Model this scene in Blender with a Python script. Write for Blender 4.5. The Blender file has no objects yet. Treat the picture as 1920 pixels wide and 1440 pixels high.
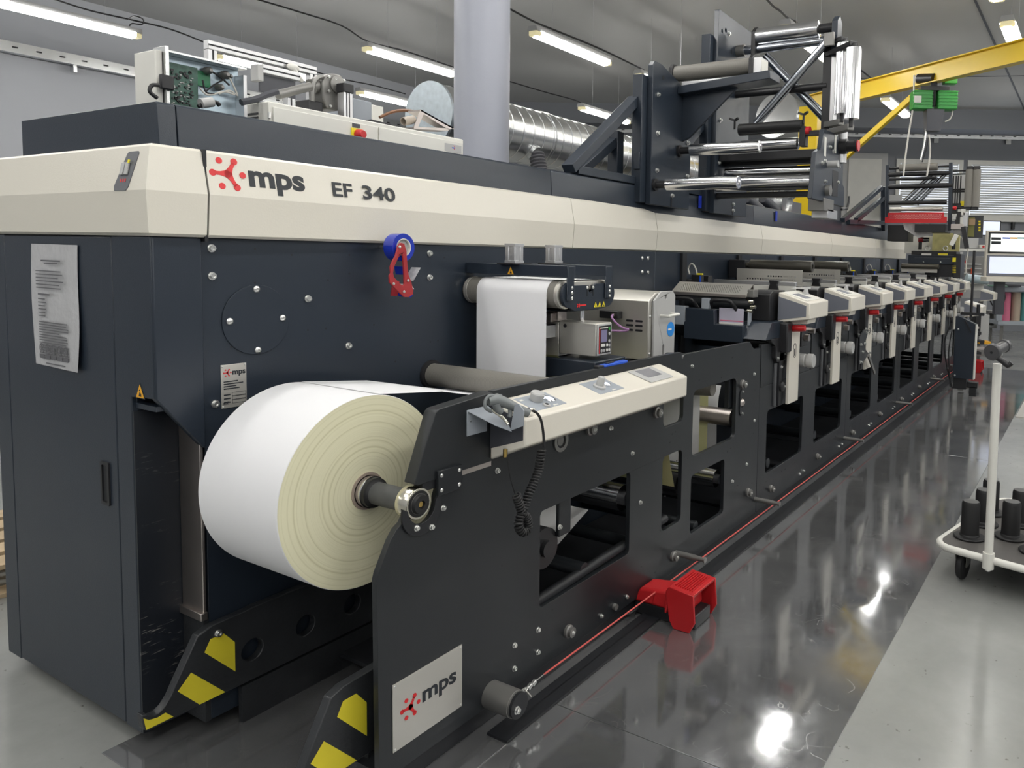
import bpy, bmesh, math, random
from mathutils import Vector, Matrix
random.seed(7)
scn = bpy.context.scene
col = scn.collection
PI = math.pi

# ------------------------------------------------------------------ camera
F, CX, CY, CAMH = 1418.82, 1250.67, 585.08, 1.55
yaw, pitch, roll = 0.51369426, 0.07470375, 0.02280914
def _rows():
    B = Matrix(((0, -1, 0), (0, 0, -1), (1, 0, 0)))
    Ry = Matrix(((math.cos(yaw), 0, math.sin(yaw)), (0, 1, 0), (-math.sin(yaw), 0, math.cos(yaw))))
    Rx = Matrix(((1, 0, 0), (0, math.cos(pitch), -math.sin(pitch)), (0, math.sin(pitch), math.cos(pitch))))
    Rz = Matrix(((math.cos(roll), -math.sin(roll), 0), (math.sin(roll), math.cos(roll), 0), (0, 0, 1)))
    return Rz @ Rx @ Ry @ B
RC = _rows()
CAM = Vector((0, 0, CAMH))
def ray(u, v):
    return RC.transposed() @ Vector(((u - CX) / F, (v - CY) / F, 1.0))
def at(u, v, ax, val):
    """the point of the plane ax = val seen at photo position (u, v)"""
    d = ray(u, v); i = 'xyz'.index(ax)
    return CAM + d * ((val - CAM[i]) / d[i])
def on_plane(u, v, p, n):
    d = ray(u, v); p = Vector(p); n = Vector(n)
    return CAM + d * ((p - CAM).dot(n) / d.dot(n))
cam_d = bpy.data.cameras.new('camera'); cam = bpy.data.objects.new('camera', cam_d); col.objects.link(cam)
cam_d.sensor_fit = 'HORIZONTAL'; cam_d.sensor_width = 36.0
cam_d.lens = F / 1920 * 36.0
cam_d.shift_x = (960 - CX) / 1920; cam_d.shift_y = (CY - 720) / 1920
cam_d.clip_start = 0.02; cam_d.clip_end = 200
r0, r1, r2 = RC[0], RC[1], RC[2]
cam.matrix_world = Matrix(((r0[0], -r1[0], -r2[0], 0), (r0[1], -r1[1], -r2[1], 0), (r0[2], -r1[2], -r2[2], CAMH), (0, 0, 0, 1)))
scn.camera = cam

# ------------------------------------------------------------------ materials
def mat(name, colr, rough=0.5, metal=0.0, noise=None, bump=None, emit=None, coat=0.0, spec=0.5, trans=0.0, nrough=None, stretch=None, alpha=None):
    m = bpy.data.materials.new(name); m.use_nodes = True
    nt = m.node_tree; N = nt.nodes; L = nt.links
    b = N['Principled BSDF']
    b.inputs['Base Color'].default_value = (*colr, 1); b.inputs['Roughness'].default_value = rough
    b.inputs['Metallic'].default_value = metal
    b.inputs['Specular IOR Level'].default_value = spec
    if coat: b.inputs['Coat Weight'].default_value = coat; b.inputs['Coat Roughness'].default_value = 0.1
    if trans: b.inputs['Transmission Weight'].default_value = trans
    if alpha is not None: b.inputs['Alpha'].default_value = alpha
    if emit: b.inputs['Emission Color'].default_value = (*emit[0], 1); b.inputs['Emission Strength'].default_value = emit[1]
    tc = None
    if noise or bump or nrough:
        tc = N.new('ShaderNodeTexCoord'); mp = N.new('ShaderNodeMapping'); L.new(tc.outputs['Object'], mp.inputs['Vector'])
        if stretch: mp.inputs['Scale'].default_value = stretch
    if noise:      # (scale, amount) mottling of the thing's own colour
        n = N.new('ShaderNodeTexNoise'); n.inputs['Scale'].default_value = noise[0]; n.inputs['Detail'].default_value = 6
        L.new(mp.outputs['Vector'], n.inputs['Vector'])
        r = N.new('ShaderNodeValToRGB'); a = noise[1]
        r.color_ramp.elements[0].position = .12; r.color_ramp.elements[1].position = .88
        r.color_ramp.elements[0].color = (*[c * (1 - a) for c in colr], 1); r.color_ramp.elements[1].color = (*[min(1, c * (1 + a)) for c in colr], 1)
        L.new(n.outputs['Fac'], r.inputs['Fac']); L.new(r.outputs['Color'], b.inputs['Base Color'])
    if nrough:
        n2 = N.new('ShaderNodeTexNoise'); n2.inputs['Scale'].default_value = nrough[0]; n2.inputs['Detail'].default_value = 5
        L.new(mp.outputs['Vector'], n2.inputs['Vector'])
        mr = N.new('ShaderNodeMapRange'); mr.inputs['From Min'].default_value = .12; mr.inputs['From Max'].default_value = .88
        mr.inputs['To Min'].default_value = max(0.02, rough - nrough[1]); mr.inputs['To Max'].default_value = rough + nrough[1]
        L.new(n2.outputs['Fac'], mr.inputs['Value']); L.new(mr.outputs['Result'], b.inputs['Roughness'])
    if bump:
        n = N.new('ShaderNodeTexNoise'); n.inputs['Scale'].default_value = bump[0]; n.inputs['Detail'].default_value = 4
        L.new(mp.outputs['Vector'], n.inputs['Vector'])
        bp = N.new('ShaderNodeBump'); bp.inputs['Strength'].default_value = bump[1]; bp.inputs['Distance'].default_value = .01
        L.new(n.outputs['Fac'], bp.inputs['Height']); L.new(bp.outputs['Normal'], b.inputs['Normal'])
    return m

M = {}
M['navy'] = mat('navy_paint', (.021, .029, .042), .32, noise=(3, .06), bump=(260, .06), nrough=(2.5, .05))
M['black'] = mat('black_coat', (.0155, .018, .021), .36, noise=(4, .12), bump=(300, .05), nrough=(3, .08))
M['worn'] = mat('worn_black_coat', (.024, .026, .029), .42, noise=(9, .35), bump=(60, .15), nrough=(12, .12))
def scratched():
    m = mat('scratched_panel', (.013, .016, .022), .35)
    nt = m.node_tree; N = nt.nodes; L = nt.links; b = N['Principled BSDF']
    tc = N.new('ShaderNodeTexCoord'); mp = N.new('ShaderNodeMapping'); mp.inputs['Rotation'].default_value = (0, -.35, 0); mp.inputs['Scale'].default_value = (22, 1, 150)
    L.new(tc.outputs['Object'], mp.inputs['Vector'])
    n = N.new('ShaderNodeTexNoise'); n.inputs['Scale'].default_value = 1; n.inputs['Detail'].default_value = 5; n.inputs['Distortion'].default_value = .6; L.new(mp.outputs['Vector'], n.inputs['Vector'])
    g = N.new('ShaderNodeTexNoise'); g.inputs['Scale'].default_value = 5; g.inputs['Detail'].default_value = 3; L.new(tc.outputs['Object'], g.inputs['Vector'])
    r1 = N.new('ShaderNodeValToRGB'); r1.color_ramp.elements[0].position = .60; r1.color_ramp.elements[1].position = .70; L.new(n.outputs['Fac'], r1.inputs['Fac'])
    r2 = N.new('ShaderNodeValToRGB'); r2.color_ramp.elements[0].position = .52; r2.color_ramp.elements[1].position = .66; L.new(g.outputs['Fac'], r2.inputs['Fac'])
    mu = N.new('ShaderNodeMath'); mu.operation = 'MULTIPLY'; L.new(r1.outputs['Color'], mu.inputs[0]); L.new(r2.outputs['Color'], mu.inputs[1])
    mx = N.new('ShaderNodeMixRGB'); mx.inputs[1].default_value = (.013, .016, .022, 1); mx.inputs[2].default_value = (.30, .29, .27, 1); L.new(mu.outputs[0], mx.inputs[0]); L.new(mx.outputs['Color'], b.inputs['Base Color'])
    return m
M['scratched'] = scratched()
M['darkin'] = mat('inner_black', (.012, .013, .016), .5)
M['rubberblk'] = mat('black_rubber', (.012, .012, .013), .55)
M['plblack'] = mat('black_plastic', (.016, .016, .018), .4)
M['cream'] = mat('cream_paint', (.76, .72, .635), .30, coat=.15, bump=(200, .03))
M['creamb'] = mat('cream_cover', (.74, .705, .62), .34, bump=(180, .04))
M['offwhite'] = mat('off_white_paint', (.72, .71, .66), .45, noise=(5, .06))
M['grey'] = mat('grey_panel', (.17, .18, .215), .45)
M['dgrey'] = mat('dark_grey_panel', (.065, .067, .08), .45)
M['lgrey'] = mat('light_grey_plastic', (.46, .46, .455), .4)
M['mgrey'] = mat('mid_grey_paint', (.33, .36, .40), .45)
M['steel'] = mat('stainless_sheet', (.66, .64, .59), .42, .8, bump=(200, .02), nrough=(3, .05))
M['steelw'] = mat('worn_stainless', (.55, .50, .47), .36, 1.0, noise=(5, .15))
M['chrome'] = mat('chrome', (.80, .80, .81), .16, 1.0)
M['darkchrome'] = mat('dark_chrome', (.42, .44, .48), .16, 1.0)
M['bolt'] = mat('zinc_bolt', (.75, .75, .73), .28, 1.0)
M['alu'] = mat('anodised_aluminium', (.62, .62, .63), .38, .9)
M['galv'] = mat('galvanised_steel', (.74, .75, .75), .27, 1.0, noise=(5, .06))
M['paper'] = mat('white_paper', (.83, .83, .85), .55)
M['blueplast'] = mat('blue_plastic', (.02, .10, .62), .35)
M['tape'] = mat('blue_tape', (.012, .035, .42), .15, coat=.5)
M['red'] = mat('red_plastic', (.55, .018, .022), .38)
M['redt'] = mat('red_metal', (.36, .025, .03), .4)
M['logored'] = mat('logo_red', (.72, .03, .035), .45)
M['ink'] = mat('black_lettering', (.018, .022, .028), .5)
M['print'] = mat('grey_print', (.12, .12, .13), .6)
M['yellow'] = mat('yellow_paint', (.80, .56, .015), .35)
M['hazard'] = mat('hazard_yellow', (.78, .66, .04), .45, noise=(8, .1))
M['sign'] = mat('sign_orange', (.85, .42, .02), .45)
M['signy'] = mat('sign_yellow', (.85, .72, .02), .45)
M['green'] = mat('green_paint', (.03, .30, .045), .35)
M['rope'] = mat('red_rope', (.62, .10, .09), .5)
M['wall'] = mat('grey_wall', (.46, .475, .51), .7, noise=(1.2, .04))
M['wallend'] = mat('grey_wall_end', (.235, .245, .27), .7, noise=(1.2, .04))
M['ceil'] = mat('grey_ceiling', (.50, .50, .49), .6, noise=(.6, .05))
M['column'] = mat('column_paint', (.37, .385, .445), .4, noise=(3, .04), bump=(40, .06))
M['tube'] = mat('lamp_diffuser', (.9, .9, .9), .4, emit=((1.0, .985, .945), 21.0))
M['lampcap'] = mat('lamp_end_cap', (.75, .68, .45), .3, emit=((.9, .8, .45), .35))
M['lampbody'] = mat('lamp_body', (.5, .5, .5), .5)
M['cable'] = mat('black_cable', (.012, .012, .014), .5)
M['cablew'] = mat('white_cable', (.62, .60, .55), .5)
M['brown'] = mat('brown_hose', (.22, .10, .05), .45)
M['pcbg'] = mat('green_circuit_board', (.02, .16, .07), .4)
M['pcb'] = mat('circuit_board', (.045, .11, .085), .4, noise=(60, .5))
M['glassy'] = mat('lilac_plate', (.50, .48, .58), .3)
M['yel'] = mat('liner_yellow', (.60, .585, .30), .5)
M['pink'] = mat('pink_roll', (.62, .16, .26), .4)
M['teal'] = mat('teal_film', (.12, .35, .36), .4)
M['beige'] = mat('beige_roll', (.45, .36, .28), .45)
M['wood'] = mat('pallet_wood', (.50, .38, .24), .7, noise=(12, .25))
M['screen'] = mat('lit_screen', (.7, .72, .72), .3, emit=((.93, .97, .90), .62))
M['screenb'] = mat('lit_screen_blue', (.6, .65, .8), .3, emit=((.75, .80, .95), .50))
M['lcd'] = mat('lcd', (.16, .15, .24), .25, emit=((.3, .27, .5), .10))
M['daylight'] = mat('daylit_window', (.8, .85, .95), .5, emit=((.84, .90, 1.0), .85))
M['blind'] = mat('blind_slat', (.62, .62, .60), .5)
M['castgrey'] = mat('cast_metal', (.24, .235, .225), .42, .6)
M['gun'] = mat('spray_gun_grey', (.20, .215, .22), .4, .2)
M['nickel'] = mat('nickel', (.70, .67, .58), .2, 1.0)
M['brass'] = mat('brass', (.6, .42, .14), .3, 1.0)

def rubber_roll():
    m = mat('grey_coated_roll', (.185, .175, .155), .55)
    nt = m.node_tree; N = nt.nodes; L = nt.links; b = N['Principled BSDF']
    tc = N.new('ShaderNodeTexCoord'); w = N.new('ShaderNodeTexWave'); w.bands_direction = 'Y'; w.inputs['Scale'].default_value = 70
    w.inputs['Distortion'].default_value = 1.2; w.inputs['Detail'].default_value = 2
    L.new(tc.outputs['Object'], w.inputs['Vector'])
    r = N.new('ShaderNodeValToRGB'); r.color_ramp.elements[0].color = (.15, .142, .125, 1); r.color_ramp.elements[1].color = (.24, .228, .205, 1)
    L.new(w.outputs['Fac'], r.inputs['Fac']); L.new(r.outputs['Color'], b.inputs['Base Color'])
    return m
M['coated'] = rubber_roll()
def edge_mat():
    m = mat('roll_side_yellow', (.80, .77, .55), .6)
    nt = m.node_tree; N = nt.nodes; L = nt.links; b = N['Principled BSDF']
    tc = N.new('ShaderNodeTexCoord'); sep = N.new('ShaderNodeSeparateXYZ'); L.new(tc.outputs['Object'], sep.inputs[0])
    cm = N.new('ShaderNodeCombineXYZ'); L.new(sep.outputs['X'], cm.inputs['X']); L.new(sep.outputs['Z'], cm.inputs['Z'])
    ln = N.new('ShaderNodeVectorMath'); ln.operation = 'LENGTH'; L.new(cm.outputs[0], ln.inputs[0])
    w = N.new('ShaderNodeTexNoise'); w.noise_dimensions = '1D'; w.inputs['Scale'].default_value = 110; w.inputs['Detail'].default_value = 5
    L.new(ln.outputs['Value'], w.inputs['W'])
    r = N.new('ShaderNodeValToRGB'); r.color_ramp.elements[0].position = .28; r.color_ramp.elements[1].position = .5
    r.color_ramp.elements[0].color = (.66, .63, .41, 1); r.color_ramp.elements[1].color = (.80, .77, .55, 1)
    L.new(w.outputs['Fac'], r.inputs['Fac']); L.new(r.outputs['Color'], b.inputs['Base Color'])
    bp = N.new('ShaderNodeBump'); bp.inputs['Strength'].default_value = .10; bp.inputs['Distance'].default_value = .003
    L.new(w.outputs['Fac'], bp.inputs['Height']); L.new(bp.outputs['Normal'], b.inputs['Normal'])
    return m
M['rolledge'] = edge_mat()
def floor_mat():
    m = bpy.data.materials.new('polished_concrete'); m.use_nodes = True
    nt = m.node_tree; N = nt.nodes; L = nt.links; b = N['Principled BSDF']
    tc = N.new('ShaderNodeTexCoord')
    n = N.new('ShaderNodeTexNoise'); n.inputs['Scale'].default_value = 1.3; n.inputs['Detail'].default_value = 9; n.inputs['Roughness'].default_value = .65
    L.new(tc.outputs['Object'], n.inputs['Vector'])
    r = N.new('ShaderNodeValToRGB'); r.color_ramp.elements[0].position = .3; r.color_ramp.elements[1].position = .72
    r.color_ramp.elements[0].color = (.225, .23, .222, 1); r.color_ramp.elements[1].color = (.315, .32, .308, 1)
    L.new(n.outputs['Fac'], r.inputs['Fac'])
    # small dark chips and specks
    v = N.new('ShaderNodeTexNoise'); v.inputs['Scale'].default_value = 26; v.inputs['Detail'].default_value = 3
    L.new(tc.outputs['Object'], v.inputs['Vector'])
    r2 = N.new('ShaderNodeValToRGB'); r2.color_ramp.elements[0].position = .70; r2.color_ramp.elements[1].position = .76
    r2.color_ramp.elements[0].color = (1, 1, 1, 1); r2.color_ramp.elements[1].color = (.45, .43, .41, 1)
    L.new(v.outputs['Fac'], r2.inputs['Fac'])
    mx = N.new('ShaderNodeMixRGB'); mx.blend_type = 'MULTIPLY'; mx.inputs[0].default_value = 1
    L.new(r.outputs['Color'], mx.inputs[1]); L.new(r2.outputs['Color'], mx.inputs[2]); L.new(mx.outputs['Color'], b.inputs['Base Color'])
    mr = N.new('ShaderNodeMapRange'); mr.inputs['To Min'].default_value = .10; mr.inputs['To Max'].default_value = .34
    L.new(n.outputs['Fac'], mr.inputs['Value']); L.new(mr.outputs['Result'], b.inputs['Roughness'])
    b.inputs['Specular IOR Level'].default_value = .6
    n3 = N.new('ShaderNodeTexNoise'); n3.inputs['Scale'].default_value = 3.5; n3.inputs['Detail'].default_value = 3
    L.new(tc.outputs['Object'], n3.inputs['Vector'])
    bp = N.new('ShaderNodeBump'); bp.inputs['Strength'].default_value = .08; bp.inputs['Distance'].default_value = .02
    L.new(n3.outputs['Fac'], bp.inputs['Height']); L.new(bp.outputs['Normal'], b.inputs['Normal'])
    return m
M['floor'] = floor_mat()
def sheet_mat():
    m = bpy.data.materials.new('scratched_steel_sheet'); m.use_nodes = True
    nt = m.node_tree; N = nt.nodes; L = nt.links; b = N['Principled BSDF']
    tc = N.new('ShaderNodeTexCoord')
    n = N.new('ShaderNodeTexNoise'); n.inputs['Scale'].default_value = 1.7; n.inputs['Detail'].default_value = 9; n.inputs['Roughness'].default_value = .68; n.inputs['Distortion'].default_value = .5
    L.new(tc.outputs['Object'], n.inputs['Vector'])
    r = N.new('ShaderNodeValToRGB'); r.color_ramp.elements[0].position = .3; r.color_ramp.elements[1].position = .75
    r.color_ramp.elements[0].color = (.24, .245, .255, 1); r.color_ramp.elements[1].color = (.42, .425, .43, 1)
    L.new(n.outputs['Fac'], r.inputs['Fac'])
    b.inputs['Metallic'].default_value = .75
    # fine curved scratches: the thin contour lines of a distorted noise
    acc = None
    for i, (sc, di, th) in enumerate(((3.1, 2.2, .004), (4.7, 3.0, .003), (2.3, 4.0, .003))):
        mp = N.new('ShaderNodeMapping'); mp.inputs['Location'].default_value = (i * 7.3, i * 3.1, i * 5)
        L.new(tc.outputs['Object'], mp.inputs['Vector'])
        q = N.new('ShaderNodeTexNoise'); q.inputs['Scale'].default_value = sc; q.inputs['Detail'].default_value = 1.5; q.inputs['Distortion'].default_value = di
        L.new(mp.outputs['Vector'], q.inputs['Vector'])
        s1 = N.new('ShaderNodeMath'); s1.operation = 'SUBTRACT'; s1.inputs[1].default_value = .5; L.new(q.outputs['Fac'], s1.inputs[0])
        s2 = N.new('ShaderNodeMath'); s2.operation = 'ABSOLUTE'; L.new(s1.outputs[0], s2.inputs[0])
        s3 = N.new('ShaderNodeMath'); s3.operation = 'LESS_THAN'; s3.inputs[1].default_value = th; L.new(s2.outputs[0], s3.inputs[0])
        g = N.new('ShaderNodeTexNoise'); g.inputs['Scale'].default_value = 5 + i; L.new(mp.outputs['Vector'], g.inputs['Vector'])
        s4 = N.new('ShaderNodeMath'); s4.operation = 'GREATER_THAN'; s4.inputs[1].default_value = .56; L.new(g.outputs['Fac'], s4.inputs[0])
        s5 = N.new('ShaderNodeMath'); s5.operation = 'MULTIPLY'; L.new(s3.outputs[0], s5.inputs[0]); L.new(s4.outputs[0], s5.inputs[1])
        if acc is None: acc = s5
        else:
            mxx = N.new('ShaderNodeMath'); mxx.operation = 'MAXIMUM'; L.new(acc.outputs[0], mxx.inputs[0]); L.new(s5.outputs[0], mxx.inputs[1]); acc = mxx
    mx = N.new('ShaderNodeMixRGB'); mx.inputs[2].default_value = (.6, .6, .6, 1)
    ml = N.new('ShaderNodeMath'); ml.operation = 'MULTIPLY'; ml.inputs[1].default_value = .22; L.new(acc.outputs[0], ml.inputs[0])
    L.new(ml.outputs[0], mx.inputs[0]); L.new(r.outputs['Color'], mx.inputs[1]); L.new(mx.outputs['Color'], b.inputs['Base Color'])
    mr = N.new('ShaderNodeMapRange'); mr.inputs['From Min'].default_value = .3; mr.inputs['From Max'].default_value = .7
    mr.inputs['To Min'].default_value = .035; mr.inputs['To Max'].default_value = .15
    L.new(n.outputs['Fac'], mr.inputs['Value'])
    ad = N.new('ShaderNodeMath'); ad.operation = 'ADD'; L.new(mr.outputs['Result'], ad.inputs[0])
    m2 = N.new('ShaderNodeMath'); m2.operation = 'MULTIPLY'; m2.inputs[1].default_value = .12; L.new(acc.outputs[0], m2.inputs[0]); L.new(m2.outputs[0], ad.inputs[1])
    L.new(ad.outputs[0], b.inputs['Roughness'])
    n3 = N.new('ShaderNodeTexNoise'); n3.inputs['Scale'].default_value = 2.0; n3.inputs['Detail'].default_value = 2
    L.new(tc.outputs['Object'], n3.inputs['Vector'])
    bp = N.new('ShaderNodeBump'); bp.inputs['Strength'].default_value = .05; bp.inputs['Distance'].default_value = .02
    L.new(n3.outputs['Fac'], bp.inputs['Height']); L.new(bp.outputs['Normal'], b.inputs['Normal'])
    return m
M['sheet'] = sheet_mat()

# ------------------------------------------------------------------ mesh helpers
class MB:
    def __init__(s): s.bm = bmesh.new()
    def box(s, x0, x1, y0, y1, z0, z1):
        x0, x1 = sorted((x0, x1)); y0, y1 = sorted((y0, y1)); z0, z1 = sorted((z0, z1))
        v = [s.bm.verts.new(p) for p in ((x0, y0, z0), (x1, y0, z0), (x1, y1, z0), (x0, y1, z0), (x0, y0, z1), (x1, y0, z1), (x1, y1, z1), (x0, y1, z1))]
        for f in ((3, 2, 1, 0), (4, 5, 6, 7), (0, 1, 5, 4), (1, 2, 6, 5), (2, 3, 7, 6), (3, 0, 4, 7)): s.bm.faces.new([v[i] for i in f])
        return s
    def hexa(s, b4, t4):
        v = [s.bm.verts.new(p) for p in list(b4) + list(t4)]
        for f in ((3, 2, 1, 0), (4, 5, 6, 7), (0, 1, 5, 4), (1, 2, 6, 5), (2, 3, 7, 6), (3, 0, 4, 7)): s.bm.faces.new([v[i] for i in f])
        return s
    def ring(s, c, d, r, n):
        d = Vector(d).normalized(); a = d.orthogonal().normalized(); b = d.cross(a)
        return [s.bm.verts.new(Vector(c) + (a * math.cos(2 * PI * i / n) + b * math.sin(2 * PI * i / n)) * r) for i in range(n)]
    def lathe(s, p0, p1, prof, n=32, cap=True):
        """prof: list of (t along p0->p1 in metres, radius)"""
        p0 = Vector(p0); p1 = Vector(p1); d = (p1 - p0).normalized()
        rs = [s.ring(p0 + d * t, d, max(r, 1e-4), n) for t, r in prof]
        for a, b in zip(rs, rs[1:]):
            for i in range(n): s.bm.faces.new((a[i], a[(i + 1) % n], b[(i + 1) % n], b[i]))
        if cap: s.bm.faces.new(rs[0][::-1]); s.bm.faces.new(rs[-1])
        return s
    def cyl(s, p0, p1, r, n=24, r2=None):
        L = (Vector(p1) - Vector(p0)).length
        return s.lathe(p0, p1, [(0, r), (L, r if r2 is None else r2)], n)
    def pipe(s, p0, p1, ro, ri, n=32):
        L = (Vector(p1) - Vector(p0)).length; d = (Vector(p1) - Vector(p0)).normalized(); p0 = Vector(p0)
        rs = [s.ring(p0 + d * t, d, r, n) for t, r in ((0, ri), (0, ro), (L, ro), (L, ri))]
        for a, b in zip(rs, rs[1:] + rs[:1]):
            for i in range(n): s.bm.faces.new((a[i], a[(i + 1) % n], b[(i + 1) % n], b[i]))
        return s
    def tube(s, pts, r, n=8, cap=True):
        pts = [Vector(p) for p in pts]; rs = []; up = None
        for i, p in enumerate(pts):
            d = (pts[min(i + 1, len(pts) - 1)] - pts[max(i - 1, 0)]).normalized()
            a = d.orthogonal().normalized() if up is None else (up - d * up.dot(d)).normalized()
            up = a; b = d.cross(a); rr = r[i] if isinstance(r, (list, tuple)) else r
            rs.append([s.bm.verts.new(p + (a * math.cos(2 * PI * k / n) + b * math.sin(2 * PI * k / n)) * rr) for k in range(n)])
        for a, b in zip(rs, rs[1:]):
            for i in range(n): s.bm.faces.new((a[i], a[(i + 1) % n], b[(i + 1) % n], b[i]))
        if cap: s.bm.faces.new(rs[0][::-1]); s.bm.faces.new(rs[-1])
        return s
    def prism(s, poly, ax, a, b):
        """polygon extruded along ax; poly holds the two other coordinates in xyz order"""
        def P(p, w):
            return {'x': (w, p[0], p[1]), 'y': (p[0], w, p[1]), 'z': (p[0], p[1], w)}[ax]
        A = [s.bm.verts.new(P(p, a)) for p in poly]; B = [s.bm.verts.new(P(p, b)) for p in poly]
        n = len(poly)
        s.bm.faces.new(A); s.bm.faces.new(B[::-1])
        for i in range(n): s.bm.faces.new((A[i], B[i], B[(i + 1) % n], A[(i + 1) % n]))
        return s
    def beam(s, p0, p1, w, h, up=(0, 0, 1)):
        """rectangular bar from p0 to p1, w across, h along up"""
        p0 = Vector(p0); p1 = Vector(p1); d = (p1 - p0).normalized(); up = Vector(up)
        sd = d.cross(up).normalized() * (w / 2); u = sd.cross(d).normalized() * (h / 2)
        A = [p0 - sd - u, p0 + sd - u, p0 + sd + u, p0 - sd + u]; B = [p1 - sd - u, p1 + sd - u, p1 + sd + u, p1 - sd + u]
        return s.hexa(A, B)
    def quad(s, *p):
        s.bm.faces.new([s.bm.verts.new(q) for q in p]); return s
    def sph(s, c, r, n=16):
        m = bmesh.ops.create_uvsphere(s.bm, u_segments=n, v_segments=n // 2, radius=1.0)
        rr = Vector(r) if isinstance(r, (list, tuple)) else Vector((r, r, r))
        for v in m['verts']: v.co = Vector((v.co.x * rr.x, v.co.y * rr.y, v.co.z * rr.z)) + Vector(c)
        return s
    def shape(s, splines, o, U, V, t):
        """flat outline (with holes) in the plane o + a*U + b*V, thickness t along UxV (centred)"""
        cu = bpy.data.curves.new('tmp', 'CURVE'); cu.dimensions = '2D'; cu.fill_mode = 'BOTH'; cu.extrude = t / 2
        for pts in splines:
            sp = cu.splines.new('POLY'); sp.points.add(len(pts) - 1)
            for i, p in enumerate(pts): sp.points[i].co = (p[0], p[1], 0, 1)
            sp.use_cyclic_u = True
        s._curve(cu, o, U, V); return s
    def text(s, body, size, o, U, V, t=.001, bold=0.0, align='LEFT', sx=1.0, shear=0.0):
        cu = bpy.data.curves.new('tmp', 'FONT'); cu.body = body; cu.size = size; cu.extrude = t / 2; cu.offset = bold
        cu.align_x = align; cu.resolution_u = 4; cu.shear = shear
        s._curve(cu, o, Vector(U) * sx, V); return s
    def _curve(s, cu, o, U, V):
        ob = bpy.data.objects.new('tmp', cu); col.objects.link(ob)
        dg = bpy.context.evaluated_depsgraph_get(); me = bpy.data.meshes.new_from_object(ob.evaluated_get(dg))
        bpy.data.objects.remove(ob)
        U = Vector(U); V = Vector(V); W = U.cross(V).normalized(); o = Vector(o)
        base = len(s.bm.verts)
        vs = [s.bm.verts.new(o + U * v.co.x + V * v.co.y + W * v.co.z) for v in me.vertices]
        for p in me.polygons:
            try: s.bm.faces.new([vs[i] for i in p.vertices])
            except ValueError: pass
        bpy.data.meshes.remove(me)
        if hasattr(cu, 'splines'): bpy.data.curves.remove(cu)
    def build(s, name, m, parent=None, bevel=0, flat=False, ang=.7, **tags):
        bmesh.ops.remove_doubles(s.bm, verts=s.bm.verts, dist=1e-6)
        bmesh.ops.recalc_face_normals(s.bm, faces=s.bm.faces)
        me = bpy.data.meshes.new(name); 
        if parent is not None: o = wloc(parent)
        else:
            xs = [v.co for v in s.bm.verts]
            o = Vector(((min(v.x for v in xs) + max(v.x for v in xs)) / 2, (min(v.y for v in xs) + max(v.y for v in xs)) / 2, min(v.z for v in xs)))
        for v in s.bm.verts: v.co -= o
        s.bm.to_mesh(me); s.bm.free()
        me.materials.append(M[m] if isinstance(m, str) else m)
        if not flat:
            me.shade_smooth(); me.set_sharp_from_angle(angle=ang)
        ob = bpy.data.objects.new(name, me); col.objects.link(ob)
        if parent is not None: ob.parent = parent
        else: ob.location = o
        if bevel:
            b = ob.modifiers.new('bevel', 'BEVEL'); b.width = bevel; b.segments = 2; b.limit_method = 'ANGLE'; b.angle_limit = .6
        if tags: tag(ob, **tags)
        return ob
def wloc(o):
    l = Vector(o.location)
    while o.parent is not None: o = o.parent; l += Vector(o.location)
    return l
def tag(o, label=None, cat=None, group=None, kind=None):
    if label: o['label'] = label
    if cat: o['category'] = cat
    if group: o['group'] = group
    if kind: o['kind'] = kind
    return o
def thing(name, label, cat, loc=(0, 0, 0), group=None):
    o = bpy.data.objects.new(name, None); col.objects.link(o); o.location = loc; o.empty_display_size = .05
    return tag(o, label, cat, group)
KIDS = None
def copy_tree(o, parent=None):
    c = o.copy(); col.objects.link(c); c.parent = parent
    for ch in list(o.children): copy_tree(ch, c)
    return c
def rrect(x0, z0, x1, z1, r, n=5):
    pts = []
    for cx, cz, a0 in ((x1 - r, z0 + r, -PI / 2), (x1 - r, z1 - r, 0), (x0 + r, z1 - r, PI / 2), (x0 + r, z0 + r, PI)):
        for i in range(n + 1): pts.append((cx + r * math.cos(a0 + PI / 2 * i / n), cz + r * math.sin(a0 + PI / 2 * i / n)))
    return pts
def circ(x, z, r, n=24): return [(x + r * math.cos(2 * PI * i / n), z + r * math.sin(2 * PI * i / n)) for i in range(n)]
X, Y, Z = Vector((1, 0, 0)), Vector((0, 1, 0)), Vector((0, 0, 1))
def yplate(name, outline, holes, y0, y1, m, parent, bevel=.0015, **k):
    """a plate lying in an x-z plane between y0 and y1"""
    b = MB(); b.shape([outline] + list(holes), (0, (y0 + y1) / 2, 0), X, Z, abs(y1 - y0))
    return b.build(name, m, parent, bevel=bevel, **k)
def arc(cx, cz, r, a0, a1, n=12): return [(cx + r * math.cos(a0 + (a1 - a0) * i / n), cz + r * math.sin(a0 + (a1 - a0) * i / n)) for i in range(n + 1)]
def spline(pts, n=8):
    pts = [Vector(p) for p in pts]; out = []
    P = [pts[0]] + pts + [pts[-1]]
    for i in range(1, len(P) - 2):
        for k in range(n):
            t = k / n; a, b, c, d = P[i - 1], P[i], P[i + 1], P[i + 2]
            out.append(.5 * ((2 * b) + (c - a) * t + (2 * a - 5 * b + 4 * c - d) * t * t + (3 * b - a - 3 * c + d) * t ** 3))
    out.append(pts[-1]); return out

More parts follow.
